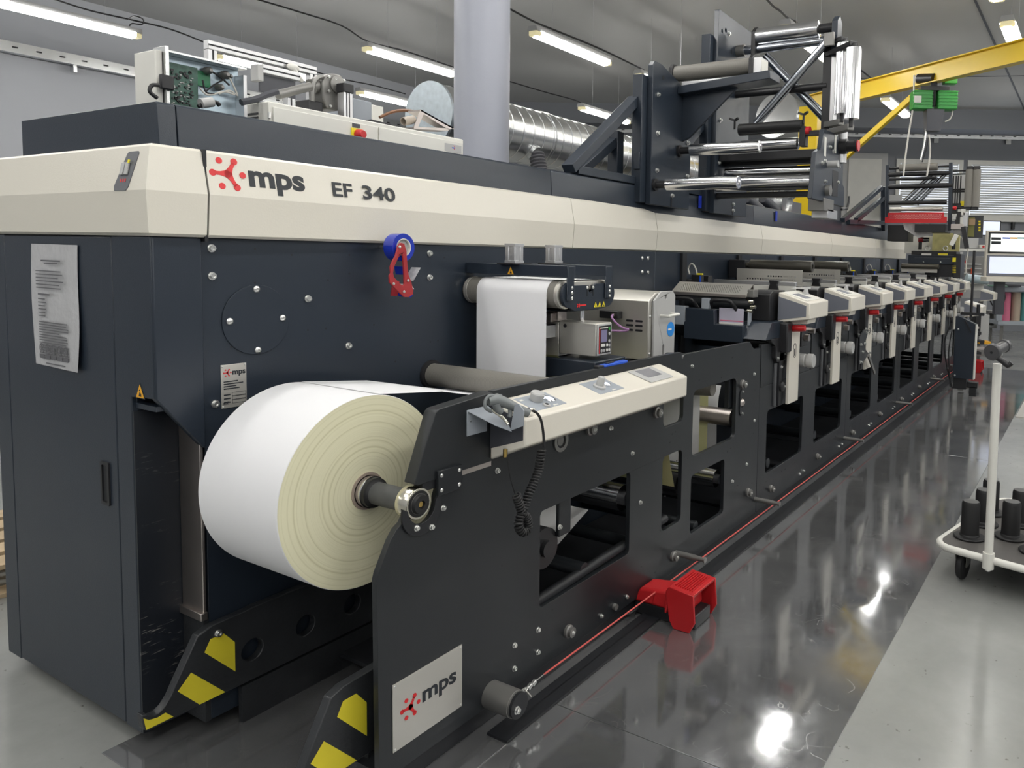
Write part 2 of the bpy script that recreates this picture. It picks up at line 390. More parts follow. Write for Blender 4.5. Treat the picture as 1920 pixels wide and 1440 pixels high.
# bolts: one mesh shared by all copies, each an object of its own
_bolt = {}
def bolt_mesh(kind):
    if kind in _bolt: return _bolt[kind]
    b = MB()
    if kind == 'cap':      # socket head cap screw on a washer, axis towards -y
        b.cyl((0, 0, 0), (0, -.0025, 0), .0125, 16)
        b.lathe((0, -.0025, 0), (0, -1, 0), [(0, .0092), (.0085, .0092), (.0095, .0085), (.0095, .0048), (.005, .0045)], 16)
    elif kind == 'button':
        b.lathe((0, 0, 0), (0, -1, 0), [(0, .011), (.002, .011), (.005, .008), (.006, .0045), (.003, .004)], 16)
    elif kind == 'nut':
        b.cyl((0, 0, 0), (0, -.003, 0), .014, 16); b.cyl((0, -.003, 0), (0, -.012, 0), .0105, 6); b.cyl((0, -.012, 0), (0, -.02, 0), .006, 10)
    elif kind == 'hole':
        b.cyl((0, .001, 0), (0, -.0006, 0), .0035, 10)
    bmesh.ops.recalc_face_normals(b.bm, faces=b.bm.faces)
    me = bpy.data.meshes.new('bolt_' + kind); b.bm.to_mesh(me); b.bm.free()
    me.materials.append(M['darkin'] if kind == 'hole' else M['bolt']); me.shade_smooth(); me.set_sharp_from_angle(angle=.6)
    _bolt[kind] = me; return me
def bolt(parent, x, y, z, kind='cap', s=1.0, name='bolt'):
    o = bpy.data.objects.new(name, bolt_mesh(kind)); col.objects.link(o); o.parent = parent
    o.location = Vector((x, y, z)) - wloc(parent); o.scale = (s, s, s); return o

def mps_symbol(b, o, U, V, R, t=.001):
    """red three-armed sign with three dots; R = outer radius"""
    U = Vector(U); V = Vector(V)
    for a in (60, 180, 300):
        a = math.radians(a); d = (math.cos(a), math.sin(a)); n = (-d[1], d[0]); pts = []
        for s_ in (1, -1):
            row = []
            for tt, w in ((0, .26), (.2, .16), (.42, .105), (.62, .10), (.72, .15)):
                row.append((d[0] * tt * R + s_ * n[0] * w * R, d[1] * tt * R + s_ * n[1] * w * R))
            pts += row if s_ == 1 else row[::-1]
        b.shape([pts], o, U, V, t)
        b.shape([circ(d[0] * .82 * R, d[1] * .82 * R, .185 * R, 20)], o, U, V, t)
    b.shape([circ(0, 0, .2 * R, 16)], o, U, V, t)
    for a in (0, 120, 240):
        a = math.radians(a); b.shape([circ(.80 * R * math.cos(a), .80 * R * math.sin(a), .175 * R, 20)], o, U, V, t)
def warn_tri(parent, o, U, V, s, m='sign', name='warning_sign'):
    o = Vector(o); U = Vector(U); V = Vector(V); W = U.cross(V).normalized()
    b = MB(); b.shape([[(-s / 2, 0), (s / 2, 0), (0, s * .9)]], o, U, V, .0008)
    p = b.build(name, 'ink', parent, flat=True)
    b = MB(); b.shape([[(-s * .42, s * .045), (s * .42, s * .045), (0, s * .80)]], o + W * .0006, U, V, .0008)
    q = b.build('sign_face', m, p, flat=True)
    b = MB(); b.shape([[(-s * .12, s * .12), (s * .16, s * .12), (s * .13, s * .28), (-s * .02, s * .36)]], o + W * .0013, U, V, .0006)
    b.shape([circ(-s * .02, s * .46, s * .05, 10)], o + W * .0013, U, V, .0006)
    b.build('pictogram', 'ink', p, flat=True)
    return p
# ================================================================== THE ROOM
def struct(name, b, m, **k): o = b.build(name, m, None, flat=True, **k); o['kind'] = 'structure'; return o
FW = Vector((math.cos(yaw), math.sin(yaw), 0)); RT = Vector((math.sin(yaw), -math.cos(yaw), 0))
RT = (RT + FW * -.03).normalized(); FW = Vector((-RT.y, RT.x, 0))           # the end wall stands askew to the press
WD = 17.5
WO = FW * WD
def wall_pt(u, v, off=0.0):
    p = on_plane(u, v, WO - FW * off, FW); return (p.dot(RT), p.z)
def wp(s, z, off=0.0): return WO - FW * off + RT * s + Z * z
ZC = 4.45
CEILH = 4.8
struct('floor', MB().box(-6, 26, -12, 14, -.1, 0), 'floor')
struct('ceiling', MB().box(-6, 26, -12, 14, CEILH, CEILH + .1), 'ceil')
struct('wall_left', MB().box(-6, 26, 12.1, 12.25, 0, CEILH), 'wall')
struct('wall_right', MB().box(-6, 26, -9.15, -9.0, 0, CEILH), 'wall')
struct('wall_back', MB().box(-5.15, -5, -9, 12.1, 0, CEILH), 'wall')
# end wall with openings for the two windows and the door
def wall_shape(name, outline, holes, m, off, t):
    b = MB(); b.shape([outline] + holes, WO - FW * off + FW * (t / 2), RT, Z, t); return b
w1a, w1z1 = wall_pt(1681, 298); w1b, _ = wall_pt(1806, 300); w2a, w2z1 = wall_pt(1814, 299)
_, wz0 = wall_pt(1850, 411)
d0, dz1 = wall_pt(1581, 287); d1, _ = wall_pt(1664, 290)
w2b = w2a + 2.4
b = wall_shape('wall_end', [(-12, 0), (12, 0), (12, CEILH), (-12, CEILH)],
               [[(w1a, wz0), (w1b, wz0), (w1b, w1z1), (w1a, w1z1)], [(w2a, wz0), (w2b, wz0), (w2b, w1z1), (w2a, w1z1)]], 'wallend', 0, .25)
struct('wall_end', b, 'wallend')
# dropped beam in front of the end wall
zb = on_plane(1800, 246, WO - FW * .9, FW).z
struct('trim_1', MB().hexa([wp(-12, CEILH - .42, .9), wp(12, CEILH - .42, .9), wp(12, CEILH - .42, 0), wp(-12, CEILH - .42, 0)],
                           [wp(-12, CEILH, .9), wp(12, CEILH, .9), wp(12, CEILH, 0), wp(-12, CEILH, 0)]), 'wallend')
def window(name, a, c):
    w = MB(); fr = .09
    w.shape([[(a, wz0), (c, wz0), (c, w1z1), (a, w1z1)], [(a + fr, wz0 + fr), (a + fr, w1z1 - fr), (c - fr, w1z1 - fr), (c - fr, wz0 + fr)]], WO - FW * -.04, RT, Z, .16)
    o = struct(name, w, 'offwhite')
    p = MB(); p.shape([[(a + fr, wz0 + fr), (c - fr, wz0 + fr), (c - fr, w1z1 - fr), (a + fr, w1z1 - fr)]], WO + FW * .10, RT, Z, .01)
    p.build('window_pane', 'daylight', o, flat=True)
    s = MB(); n = 44; z = wz0 + fr
    while z < w1z1 - fr:
        c0 = wp(a + fr + .02, z, .0); c1 = wp(c - fr - .02, z, .0)
        s.quad(c0, c1, c1 - FW * .022 + Z * .040, c0 - FW * .022 + Z * .040); z += .052
    s.build('blind', 'blind', o, flat=True)
    q = MB(); q.beam(wp(a + .03, wz0 - .03, .06), wp(c - .03, wz0 - .03, .06), .12, .05); q.build('window_sill', 'offwhite', o)
window('window_1', w1a, w1b); window('window_2', w2a, w2b)
b = MB(); b.shape([[(d0, 0), (d1, 0), (d1, dz1), (d0, dz1)]], WO - FW * .03, RT, Z, .06); dr = struct('door_1', b, 'lgrey')
b = MB(); b.shape([[(d0 + .12, .02), (d1 - .14, .02), (d1 - .14, dz1 - .13), (d0 + .12, dz1 - .13)]], WO - FW * .075, RT, Z, .03); b.build('door_leaf', 'offwhite', dr, flat=True)
# concrete column behind the press
cx0, cx1 = at(857, 200, 'y', 3.25).x, at(946.5, 200, 'y', 3.25).x
cr = (cx1 - cx0) / 2 * .80
b = MB(); b.cyl(((cx0 + cx1) / 2 , 3.25, 0), ((cx0 + cx1) / 2, 3.25, CEILH), .162, 64); o = b.build('trim_2', 'column'); o['kind'] = 'structure'
# seams in the ceiling
for i, (p, q) in enumerate((((1828, 0), (1920, 203)), ((1700, 146), (1920, 142)))):
    a = at(*p, 'z', CEILH - .004); c = at(*q, 'z', CEILH - .004)
    b = MB(); b.beam(a - (c - a) * .5, c + (c - a) * .8, .03 if i == 0 else .015, .006); struct('trim_%d' % (i + 3), b, 'dgrey')

# --------------------------------------------------------------- ceiling lamps
LZ = 3.95
def make_lamp():
    t = thing('ceiling_light', 'x', 'light', (0, 0, 0))
    L = 1.5
    MB().prism([(-.07, .03), (.07, .03), (.055, .085), (-.055, .085)], 'x', 0, L).build('housing', 'lampbody', t)
    MB().prism([(-.078, .03), (-.065, -.012), (-.03, -.03), (.03, -.03), (.065, -.012), (.078, .03)], 'x', .07, L - .07).build('diffuser', 'tube', t)
    for a, c in ((.0, .07), (L - .07, L)):
        MB().hexa([(a, -.05 if a == 0 else -.075, -.02), (c, -.075 if a == 0 else -.05, -.02), (c, .075 if a == 0 else .05, -.02), (a, .05 if a == 0 else .075, -.02)],
                  [(a, -.05 if a == 0 else -.075, .03), (c, -.075 if a == 0 else -.05, .03), (c, .075 if a == 0 else .05, .03), (a, .05 if a == 0 else .075, .03)]).build('end_cap', 'lampcap', t, bevel=.008)
    for a in (.35, L - .35): MB().cyl((a, 0, .085), (a, 0, CEILH - LZ), .002, 5).build('hanger', 'alu', t)
    return t
lamp0 = make_lamp(); first = [True]
def lamp(x, y, label, group):
    o = lamp0 if first[0] else copy_tree(lamp0); first[0] = False
    # children keep wloc-relative positions, so moving the root is enough
    o.location = (x, y, LZ); tag(o, label, 'light', group); return o
seen = [
 (3.32, 9.88, 'long fluorescent light at the upper left corner of the photo, above the grey wall'),
 (5.73, 9.95, 'fluorescent light seen through the aluminium profile frame above the circuit boards'),
 (8.0, 10.1, 'fluorescent light low between the gear motor and the end of the round duct'),
 (6.30, 7.83, 'fluorescent light left of the round column, its end touching it'),
 (10.38, 7.6, 'small fluorescent light above the far part of the round duct'),
 (6.66, 5.54, 'fluorescent light hanging right of the round column under a black cable'),
 (8.81, 5.51, 'fluorescent light half hidden by the nearer tall mounting plate of the press'),
 (7.62, 2.97, 'fluorescent light behind the crossing chrome turn bars above the press'),
 (11.62, 2.90, 'fluorescent light below the yellow crane beam, beside its strut'),
 (6.18, .92, 'fluorescent light cut off by the top edge of the photo at the right'),
 (8.44, .92, 'fluorescent light at the right edge of the photo above the yellow crane beam'),
]
for x, y, l in seen: lamp(x, y, l, 'fluorescent ceiling lights')
others = []
for y, x0, dx in ((9.9, 10.3, 2.3), (7.8, -3.6, 2.05), (5.53, -4.1, 2.15), (2.95, -3.9, 2.2), (.92, -4.8, 2.2), (-1.3, -4.5, 2.2), (-3.6, -4.2, 2.4), (-6.2, -4.2, 2.6)):
    x = x0
    while x < 17 and len(others) < 200:
        lim = 17 - abs(y - 3) * 0
        if Vector((x + 1.5, y, 0)).dot(FW) < WD - 1.2 and not any(abs(x - a) < 1.55 and abs(y - c) < .6 for a, c, _ in seen): others.append((x, y))
        x += dx
for x, y in others:
    # leave out the ones that would show where the photo shows bare ceiling
    vis = False
    for xx in (x, x + .75, x + 1.5):
        d = RC @ (Vector((xx, y, LZ)) - CAM)
        if d.z > .2:
            u = CX + F * d.x / d.z; v = CY + F * d.y / d.z
            if -30 < u < 1950 and -30 < v < 1440: vis = True
    if vis: continue
    lamp(x, y, 'fluorescent ceiling light of the same rows, outside the photo', 'fluorescent lights beyond the photo')

# cables strung along the lamp rows
def cable(name, pts, r, label, m='cable', cat='cable', group=None, n=6):
    return MB().tube(spline(pts, 6), r, n).build(name, m, None, label=label, cat=cat, group=group)
cable('ceiling_cable', [at(u, v, 'z', 4.1) for u, v in ((100, -2), (170, 20), (250, 38), (320, 55), (385, 80))], .009, 'black cable sagging above the upper left light', group='cables over the light rows')
cable('ceiling_cable', [at(u, v, 'z', 4.1) for u, v in ((240, 36), (252, 30), (268, 36), (266, 46), (248, 44), (243, 50), (252, 56))], .007, 'small loop of black cable beside the upper left light', group='cables over the light rows')
cable('ceiling_cable', [at(u, v, 'z', 4.1) for u, v in ((480, -2), (560, 22), (640, 48), (690, 78), (760, 96), (856, 128))], .009, 'black cable above the light left of the column', group='cables over the light rows')
cable('ceiling_cable', [at(u, v, 'z', 4.1) for u, v in ((590, 134), (640, 148), (700, 160), (760, 176))], .009, 'thin black cable between the gear motor and the duct end', group='cables over the light rows')
cable('ceiling_cable', [at(u, v, 'z', 4.1) for u, v in ((940, 8), (1000, 40), (1036, 55), (1110, 85), (1160, 108), (1208, 132))], .011, 'black cable above the light right of the column', group='cables over the light rows')
cable('ceiling_cable', [at(u, v, 'z', 4.1) for u, v in ((946, 150), (1020, 172), (1084, 190), (1090, 200))], .009, 'thin black cable crossing the ceiling above the duct', group='cables over the light rows')
cable('ceiling_cable', [at(u, v, 'z', 4.2) for u, v in ((1436, -3), (1450, 12), (1462, 20), (1476, 33), (1494, 42))], .012, 'tangled black cable at the top above the chrome rollers', group='cables over the light rows')
cable('ceiling_cable', [at(u, v, 'z', 4.15) for u, v in ((1612, 130), (1630, 144), (1645, 158), (1660, 160))], .012, 'black cable end beside the upright fluted rollers', group='cables over the light rows')

# cable trays on the walls
def tray(name, a, c, up, out, label):
    a = Vector(a); c = Vector(c); t = thing(name, label, 'cable tray', (a + c) / 2)
    d = (c - a).normalized()
    MB().beam(a, c, .025, .13).build('side_rail', 'galv', t)
    MB().beam(a + out * .07 - Z * .055, c + out * .07 - Z * .055, .14, .01).build('tray_bottom', 'galv', t)
    L = (c - a).length; b = MB(); k = .2
    while k < L: p = a + d * k - out * .014; b.beam(p - d * .03, p + d * .03, .004, .018); k += .25
    b.build('slot', 'darkin', t, flat=True)
    k = .5
    while k < L:
        p = a + d * k + out * .06
        MB().prism([(-.02, -.16), (.02, -.16), (.02, -.06), (-.02, -.06)], 'y', -.05, .05).build('bracket', 'galv', t).location = p; k += 1.6
    return t
yl = 12.1 - .16
pA = at(-60, 72, 'y', yl); pB = at(268, 137, 'y', yl)
zt = (pA.z + pB.z) / 2
tray('cable_tray', (pA.x - 1, yl, zt), (16, yl, zt), Z, Y, 'perforated grey cable tray along the left wall')
s0, z0 = wall_pt(1380, 247, .15); s1, z1 = wall_pt(1920, 252, .15)
tray('cable_tray', wp(s0 - 4, z0, .15), wp(s1 + 2, z0, .15), Z, FW, 'perforated galvanised cable tray along the end wall above the windows')

# --------------------------------------------------------------- steel floor sheets
def sheet(x0, x1, y0, y1, label, z=0.0):
    MB().box(x0 + .0015, x1 - .0015, y0 + .0015, y1 - .0015, z, z + .003).build('steel_floor_sheet', 'sheet', None, bevel=.001, label=label, cat='floor sheet', group='steel sheets on the floor')
sheet(1.078, 3.2, 1.53, 2.55, 'scratched steel floor sheet under the unwinder with the paper roll, cut square at the left')
sheet(3.2, 7.7, 1.53, 2.55, 'steel floor sheet under the first print units')
sheet(7.7, 12.0, 1.53, 2.55, 'steel floor sheet under the farthest print units')
sheet(1.078, 2.0, .637, 1.53, 'steel floor sheet at the bottom edge of the photo, in front of the logo plate')
sheet(2.0, 6.33, .637, 1.53, 'long mirror-like steel floor sheet under the nearer red foot pedal')
sheet(6.33, 12.0, .637, 1.53, 'mirror-like steel floor sheet below the hanging dark control box')
b = MB(); 
b.box(8.3, 12.0, .30, .62, 0, .012)
o = b.build('ribbed_floor_cover', 'steel', None, label='narrow ribbed metal duct cover on the floor far behind the trolley', cat='floor cover')

# wooden pallet at the left edge
t = thing('wooden_pallet', 'wooden pallet standing on the floor at the left edge of the photo', 'pallet', (1.3, 4.4, 0))
px, py = 1.22, 4.05
for k in range(5): MB().box(px - .1, px + 1.0, py + .18 * k + .0, py + .18 * k + .13, .125, .147).build('deck_board', 'wood', t, bevel=.002)
for k in range(3): MB().box(px - .1, px + 1.0, py + .36 * k, py + .36 * k + .1, 0, .02).build('bottom_board', 'wood', t, bevel=.002)
for k in range(3):
    for j in range(3): MB().box(px - .1 + .48 * j, px + .04 + .48 * j, py + .36 * k, py + .36 * k + .1, .02, .125).build('block', 'wood', t, bevel=.002)
# ================================================================== PRESS: cabinet, covers, back panel
YB = 2.36
XC = 1.157
cab = thing('electrical_cabinet', 'tall dark blue-grey cabinet at the left end, with a paper notice on its door', 'cabinet', (XC, 2.9, .04))
# body with the cut-away lower corner
b = MB()
b.prism([(2.475, .045), (3.40, .045), (3.40, 1.572), (YB, 1.572), (YB, 1.097), (2.475, 1.09)], 'x', XC + .012, 1.30)
b.build('cabinet_body', 'navy', cab, bevel=.003)
def xpanel(name, pts, m, parent, x0=XC, x1=XC + .02, bevel=.003):
    b = MB(); b.prism(pts, 'x', x0, x1); return b.build(name, m, parent, bevel=bevel)
xpanel('side_panel', [(3.40, .045), (3.297, .045), (3.297, 1.570), (3.40, 1.570)], 'navy', cab)
door = xpanel('door', [(3.293, .05), (2.570, .05), (2.570, 1.568), (3.293, 1.568)], 'navy', cab)
h = MB(); h.shape([rrect(-2.668, .735, -2.617, .872, .006), rrect(-2.658, .745, -2.627, .862, .004)], (XC - .002, 0, 0), -Y, Z, .006); hd = h.build('door_handle', 'plblack', door)
MB().box(XC - .001, XC + .004, 2.628, 2.657, .746, .861).build('handle_recess', 'darkin', hd, flat=True)
xpanel('corner_panel', [(2.566, .045), (2.477, .045), (2.477, 1.094), (2.35, 1.10), (2.35, 1.570), (2.566, 1.570)], 'navy', cab)
# front corner panel, lower edge slanting down to the right
b = MB(); b.prism([(XC + .003, 1.098), (1.232, 1.005), (1.29, .93), (1.298, .93), (1.298, 1.571), (XC + .003, 1.571)], 'y', 2.345, 2.37)
b.build('slanted_corner_panel', 'navy', cab, bevel=.004)
MB().box(XC + .002, 1.30, 2.470, 2.476, .045, 1.05).build('scratched_inner_panel', 'scratched', cab)
MB().box(1.282, 1.292, 2.352, 2.468, .40, 1.02).build('worn_metal_post', 'steelw', cab, bevel=.002)
MB().box(1.272, 1.293, 2.348, 2.47, .385, .41).build('post_foot', 'steelw', cab, bevel=.002)
MB().box(1.284, 1.30, 2.357, 2.47, .05, .385).build('lower_post', 'worn', cab)
MB().box(XC + .01, 1.30, 2.36, 2.475, 1.06, 1.075).build('recess_roof', 'navy', cab)
warn_tri(cab, (XC - .0008, 2.424, 1.095), -Y, Z, .052, 'sign', 'warning_sign')
# light switch panel on the cream cover is built with the cover
# notice in a plastic sleeve
no = thing('notice_sheet', 'printed notice with round pictograms in a clear sleeve taped to the cabinet door', 'notice', (XC, 2.92, 1.14))
b = MB()
n = 10; P = []
for i in range(n + 1):
    f = i / n; z = 1.541 - .40 * f
    P.append(((XC - .004 - .006 * math.sin(f * 3) * .6, 3.078 + .003 * math.sin(5 * f), z), (XC - .004 - .010 * f * f, 2.764 + .004 * math.sin(7 * f), z - .001)))
for i in range(n): b.quad(P[i][0], P[i + 1][0], P[i + 1][1], P[i][1])
m_ = mat('sleeve_paper', (.50, .50, .51), .22, bump=(22, .35), noise=(9, .12), coat=.5)
b.build('sleeve', m_, no, flat=False)
b = MB()
def ln(y0, y1, z, h=.0035): b.box(XC - .0135, XC - .0128, y0, y1, z, z + h)
ln(2.99, 2.86, 1.485, .005); ln(2.97, 2.88, 1.477)
for k in range(6): ln(3.03, 2.84 + random.random() * .06, 1.452 - .011 * k)
ln(3.02, 2.94, 1.375, .005)
for k in range(6): ln(3.02, 2.975 - .02 * random.random(), 1.36 - .011 * k)
for k in range(15): ln(3.02, 2.82 + (.10 if k in (4, 9) else .02) * random.random(), 1.285 - .0085 * k)
ln(2.98, 2.85, 1.150)
b.build('printed_lines', 'print', no, flat=True)
b = MB()
for k in range(5):
    y = 3.005 - .041 * k
    b.shape([circ(0, 0, .0165, 18), circ(0, 0, .0135, 18)], (XC - .0138, y, 1.200 - .0003 * k), -Y, Z, .0006)
    b.shape([[(-.006, -.011), (.006, -.009), (.008, .004), (-.002, .012), (-.008, .003)]], (XC - .0138, y, 1.200), -Y, Z, .0006)
    b.box(XC - .0141, XC - .0135, y - .016, y + .016, 1.168, 1.180)
b.build('pictograms', 'print', no, flat=True)
no.location.z += 0

# ------------------------------------------------ press back panel and covers
pr = thing('printing_press', 'long dark printing press body with a cream cover band lettered mps EF 340', 'printing press', (1.3, YB, .0))
segs = [1.306, 3.17, 4.05, 5.74, 7.6, 9.4, 11.1]
for i, (a, c) in enumerate(zip([1.302, 4.02, 5.8, 7.57, 9.35], [4.017, 5.797, 7.567, 9.347, 11.2])):
    b = MB(); b.box(a, c, YB, YB + .02, .05, 1.571); p = b.build('back_panel', 'navy', pr, bevel=.002)
    if i == 0: bp0 = p
MB().box(1.302, 11.2, YB + .06, 3.2, .05, 1.80).build('rear_housing', 'navy', pr)
for i in range(8): MB().box(4.34 + .885 * i, 4.40 + .885 * i, YB - .02, YB - .001, .7, 1.565).build('cable_channel', 'darkin', pr)
# cream cover band: upper face leans, lower face upright, in segments with dark joints
def ycov(x):
    f = min(1, max(0, (x - 1.3) / 2.75)); return 2.335 + .05 * f
def cover_profile(x, off=0):
    y = ycov(x) + off
    return [(y + .05, 1.572), (y, 1.572), (y - .012, 1.58), (y - .022, 1.700), (y + .004, 1.826), (y + .014, 1.834), (y + .05, 1.834)]
def cover_seg(a, c):
    b = MB(); n = 5; rows = []
    for i in range(n + 1):
        x = a + (c - a) * i / n; rows.append([b.bm.verts.new((x, p[0], p[1])) for p in cover_profile(x)])
    for r, q in zip(rows, rows[1:]):
        for k in range(len(r) - 1): b.bm.faces.new((r[k], r[k + 1], q[k + 1], q[k]))
        b.bm.faces.new((r[-1], r[0], q[0], q[-1]))
    b.bm.faces.new(rows[0][::-1]); b.bm.faces.new(rows[-1])
    return b.build('cream_cover', 'creamb', pr, ang=.15)
covs = [cover_seg(a + .002, c - .002) for a, c in zip(segs, segs[1:])]
# left end of the band wraps around the cabinet corner
b = MB()
prof = [(0, 1.572), (-.012, 1.58), (-.022, 1.700), (.004, 1.826), (.014, 1.834)]
rows = []
for (px_, py_, dx, dy) in ((1.302, 2.335, 0, 1), (XC - .003, 2.335, 1, 1), (XC - .003, 3.42, 1, 0)):
    rows.append([b.bm.verts.new((px_ + o_ * dx, py_ + o_ * dy, z)) for o_, z in prof])
for r, q in zip(rows, rows[1:]):
    for k in range(len(r) - 1): b.bm.faces.new((r[k], r[k + 1], q[k + 1], q[k]))
top = [b.bm.verts.new(p) for p in ((1.302, 2.349, 1.834), (XC + .011, 2.349, 1.834), (XC + .011, 3.42, 1.834), (1.302, 3.42, 1.834))]; b.bm.faces.new(top)
bot = [b.bm.verts.new(p) for p in ((1.302, 2.335, 1.572), (XC - .003, 2.335, 1.572), (XC - .003, 3.42, 1.572), (1.302, 3.42, 1.572))]; b.bm.faces.new(bot)
endc = b.build('cream_corner_cover', 'creamb', pr, ang=.15)
MB().box(1.300, 1.310, 2.33, 2.38, 1.56, 1.833).build('cover_joint', 'darkin', pr)
# small grey switch panel on the end cover
pan = [(-2.482, 1.700), (-2.418, 1.699), (-2.408, 1.708), (-2.384, 1.806), (-2.389, 1.812), (-2.440, 1.812), (-2.448, 1.806), (-2.487, 1.712)]
UL = Vector((.2, 0, 1)).normalized()
VP = Vector((.026, 0, .126)).normalized(); OP = Vector((XC - .0255, 0, 1.700))
b = MB(); b.shape([[(p, (q - 1.700) * 1.021) for p, q in pan]], OP, -Y, VP, .003); sp = b.build('switch_panel', mat('switch_panel_grey', (.12, .125, .14), .4), endc, bevel=.0005)
def pslab(y0, y1, z0, z1, h0, h1):
    n_ = Vector((-.126, 0, .026)).normalized(); P_ = lambda y, z, h: OP + Vector((0, y, 0)) + VP * ((z - 1.700) * 1.021) + n_ * h
    b = MB(); b.hexa([P_(y0, z0, h0), P_(y1, z0, h0), P_(y1, z1, h0), P_(y0, z1, h0)], [P_(y0, z0, h1), P_(y1, z0, h1), P_(y1, z1, h1), P_(y0, z1, h1)]); return b
for k in (0, 1): pslab(2.442 - .023 * k, 2.459 - .023 * k, 1.744, 1.780, .0015, .007).build('rocker_switch', 'lgrey', sp, bevel=.0015)
pslab(2.414, 2.421, 1.776, 1.786, .006, .009).build('yellow_lamp', 'signy', sp)
for k in range(3): pslab(2.451 - .0125 * k, 2.457 - .0125 * k, 1.724, 1.733, .0012, .0022).build('red_mark', 'logored', sp, flat=True)
# lettering on the first segment (upper leaning face)
def on_cover(x, z):     # point on the leaning upper face
    y = ycov(x); f = (z - 1.700) / .126
    return Vector((x, y - .022 + .026 * f, z))
Vc = Vector((0, .026, .126)).normalized()
b = MB(); mps_symbol(b, on_cover(1.372, 1.768) + Vector((0, -.001, 0)), X, Vc, .057, .0016); b.build('press_logo', 'logored', covs[0], flat=True)
def txt(name, body, size, o, U, V, parent, m='ink', bold=0.0, width=None, t=.0012):
    b = MB(); b.text(body, size, (0, 0, 0), X, Z, t, bold)
    xs = [v.co.x for v in b.bm.verts]; w = max(xs) - min(xs); sx = 1 if width is None else width / w; mn = min(xs)
    b.bm.free(); b = MB()
    b.text(body, size, Vector(o) - Vector(U) * (mn * sx), U, V, t, bold, sx=sx)
    return b.build(name, m, parent, flat=True)
txt('lettering', 'mps', .098, on_cover(1.437, 1.739) + Vector((0, -.001, 0)), (X + Y * .02).normalized(), Vc, covs[0], bold=.0034, width=.195)
txt('lettering', 'EF', .070, on_cover(1.738, 1.731) + Vector((0, -.003, 0)), (X + Y * .03).normalized(), Vc, covs[0], bold=.0012, width=.083)
txt('lettering', '340', .070, on_cover(1.862, 1.731) + Vector((0, -.006, 0)), (X + Y * .03).normalized(), Vc, covs[0], bold=.0012, width=.150)
b = MB()
for u, v in ((491, 410), (863, 436)):
    p = at(u, v, 'y', 2.34); b.shape([circ(0, 0, .0085, 18), circ(0, 0, .0075, 18)], (p.x, ycov(p.x) - .0135, p.z), X, Z, .001)
b.build('round_cover_cap', 'creamb', covs[0])
# dark hood above the covers
for i, (a, c) in enumerate(((1.262, 3.03), (3.033, 5.6), (5.603, 8.0), (8.003, 10.6))):
    b = MB(); b.prism([(2.385, 1.80), (2.395, 1.955), (2.402, 1.963), (3.262, 1.963), (3.262, 1.80)], 'x', a, c); b.build('hood', 'navy', pr, bevel=.002)
b = MB(); b.prism([(2.385, 1.80), (2.395, 1.955), (2.402, 1.963), (3.262, 1.963), (3.262, 1.80)], 'x', 1.208, 1.259); b.build('hood_end', 'navy', pr, bevel=.002)
for u, v in ((1312, 378), (1455, 405)):
    p = at(u, v, 'y', 2.383); MB().box(p.x - .02, p.x + .02, 2.378, 2.383, p.z - .045, p.z + .04).build('blue_tape_strip', 'tape', pr, flat=True)
# round cover plate, bolts, small holes on the first panel
b = MB(); b.cyl((1.474, YB, 1.312), (1.474, YB - .004, 1.312), .113, 64); rc = b.build('round_cover_plate', 'navy', pr, bevel=.001)
for x, z in ((1.474, 1.411), (1.563, 1.312), (1.475, 1.212), (1.385, 1.312)): bolt(rc, x, YB - .004, z, 'button', 1.0)
for x, z in ((1.335, 1.54), (1.335, 1.455), (1.336, 1.058), (1.659, 1.373), (1.82, 1.195)): bolt(bp0, x, YB, z, 'cap', 1.0)
for u, v in ((805, 475), (805, 520)):
    p = at(u, v, 'y', YB); bolt(bp0, p.x, YB, p.z, 'cap', 1.0)
for u, v in ((478, 467), (478, 530), (547, 478), (655, 478), (655, 513), (615, 525), (611, 616), (701, 609), (577, 619), (757, 585), (741, 678), (767, 707), (833, 483), (807, 641), (821, 639), (433, 651), (1018, 487), (1006, 492), (1115, 493), (1087, 490)):
    p = at(u, v, 'y', YB); bolt(bp0, p.x, YB, p.z, 'hole', 1.0, 'drilled_hole')
for u, v in ((1204, 484), (1215, 484), (1204, 510), (1215, 511)):
    p = at(u, v, 'y', YB); bolt(bp0, p.x, YB, p.z, 'button', 1.1)
# makers plate
n0 = at(413, 685, 'y', YB); n1 = at(461, 680, 'y', YB); n2 = at(415, 767, 'y', YB)
x0, x1, z0, z1 = n0.x, n1.x, n2.z, n0.z
MB().box(x0, x1, YB - .0022, YB, z0, z1).build('makers_plate', 'steel', pr, bevel=.0008)
mp = [o for o in pr.children if o.name.startswith('makers_plate')][0]
b = MB(); mps_symbol(b, (x0 + .020, YB - .003, z1 - .026), X, Z, .0135, .0008); b.build('plate_logo', 'logored', mp, flat=True)
txt('plate_lettering', 'mps', .025, (x0 + .036, YB - .003, z1 - .033), X, Z, mp, bold=.0006, width=.042, t=.0008)
b = MB()
for k, w in enumerate((.045, .062, .040, .050)): b.box(x0 + .008, x0 + .008 + w, YB - .0032, YB - .0022, z1 - .056 - .0075 * k, z1 - .0525 - .0075 * k)
for k in range(3):
    b.box(x0 + .008, x0 + .028, YB - .0032, YB - .0022, z1 - .098 - .012 * k, z1 - .094 - .012 * k)
    b.shape([[(x0 + .034, z1 - .101 - .012 * k), (x0 + .079, z1 - .101 - .012 * k), (x0 + .079, z1 - .090 - .012 * k), (x0 + .034, z1 - .090 - .012 * k)],
             [(x0 + .035, z1 - .100 - .012 * k), (x0 + .078, z1 - .100 - .012 * k), (x0 + .078, z1 - .091 - .012 * k), (x0 + .035, z1 - .091 - .012 * k)]], (0, YB - .0027, 0), X, Z, .001)
b.build('plate_print', 'ink', mp, flat=True)
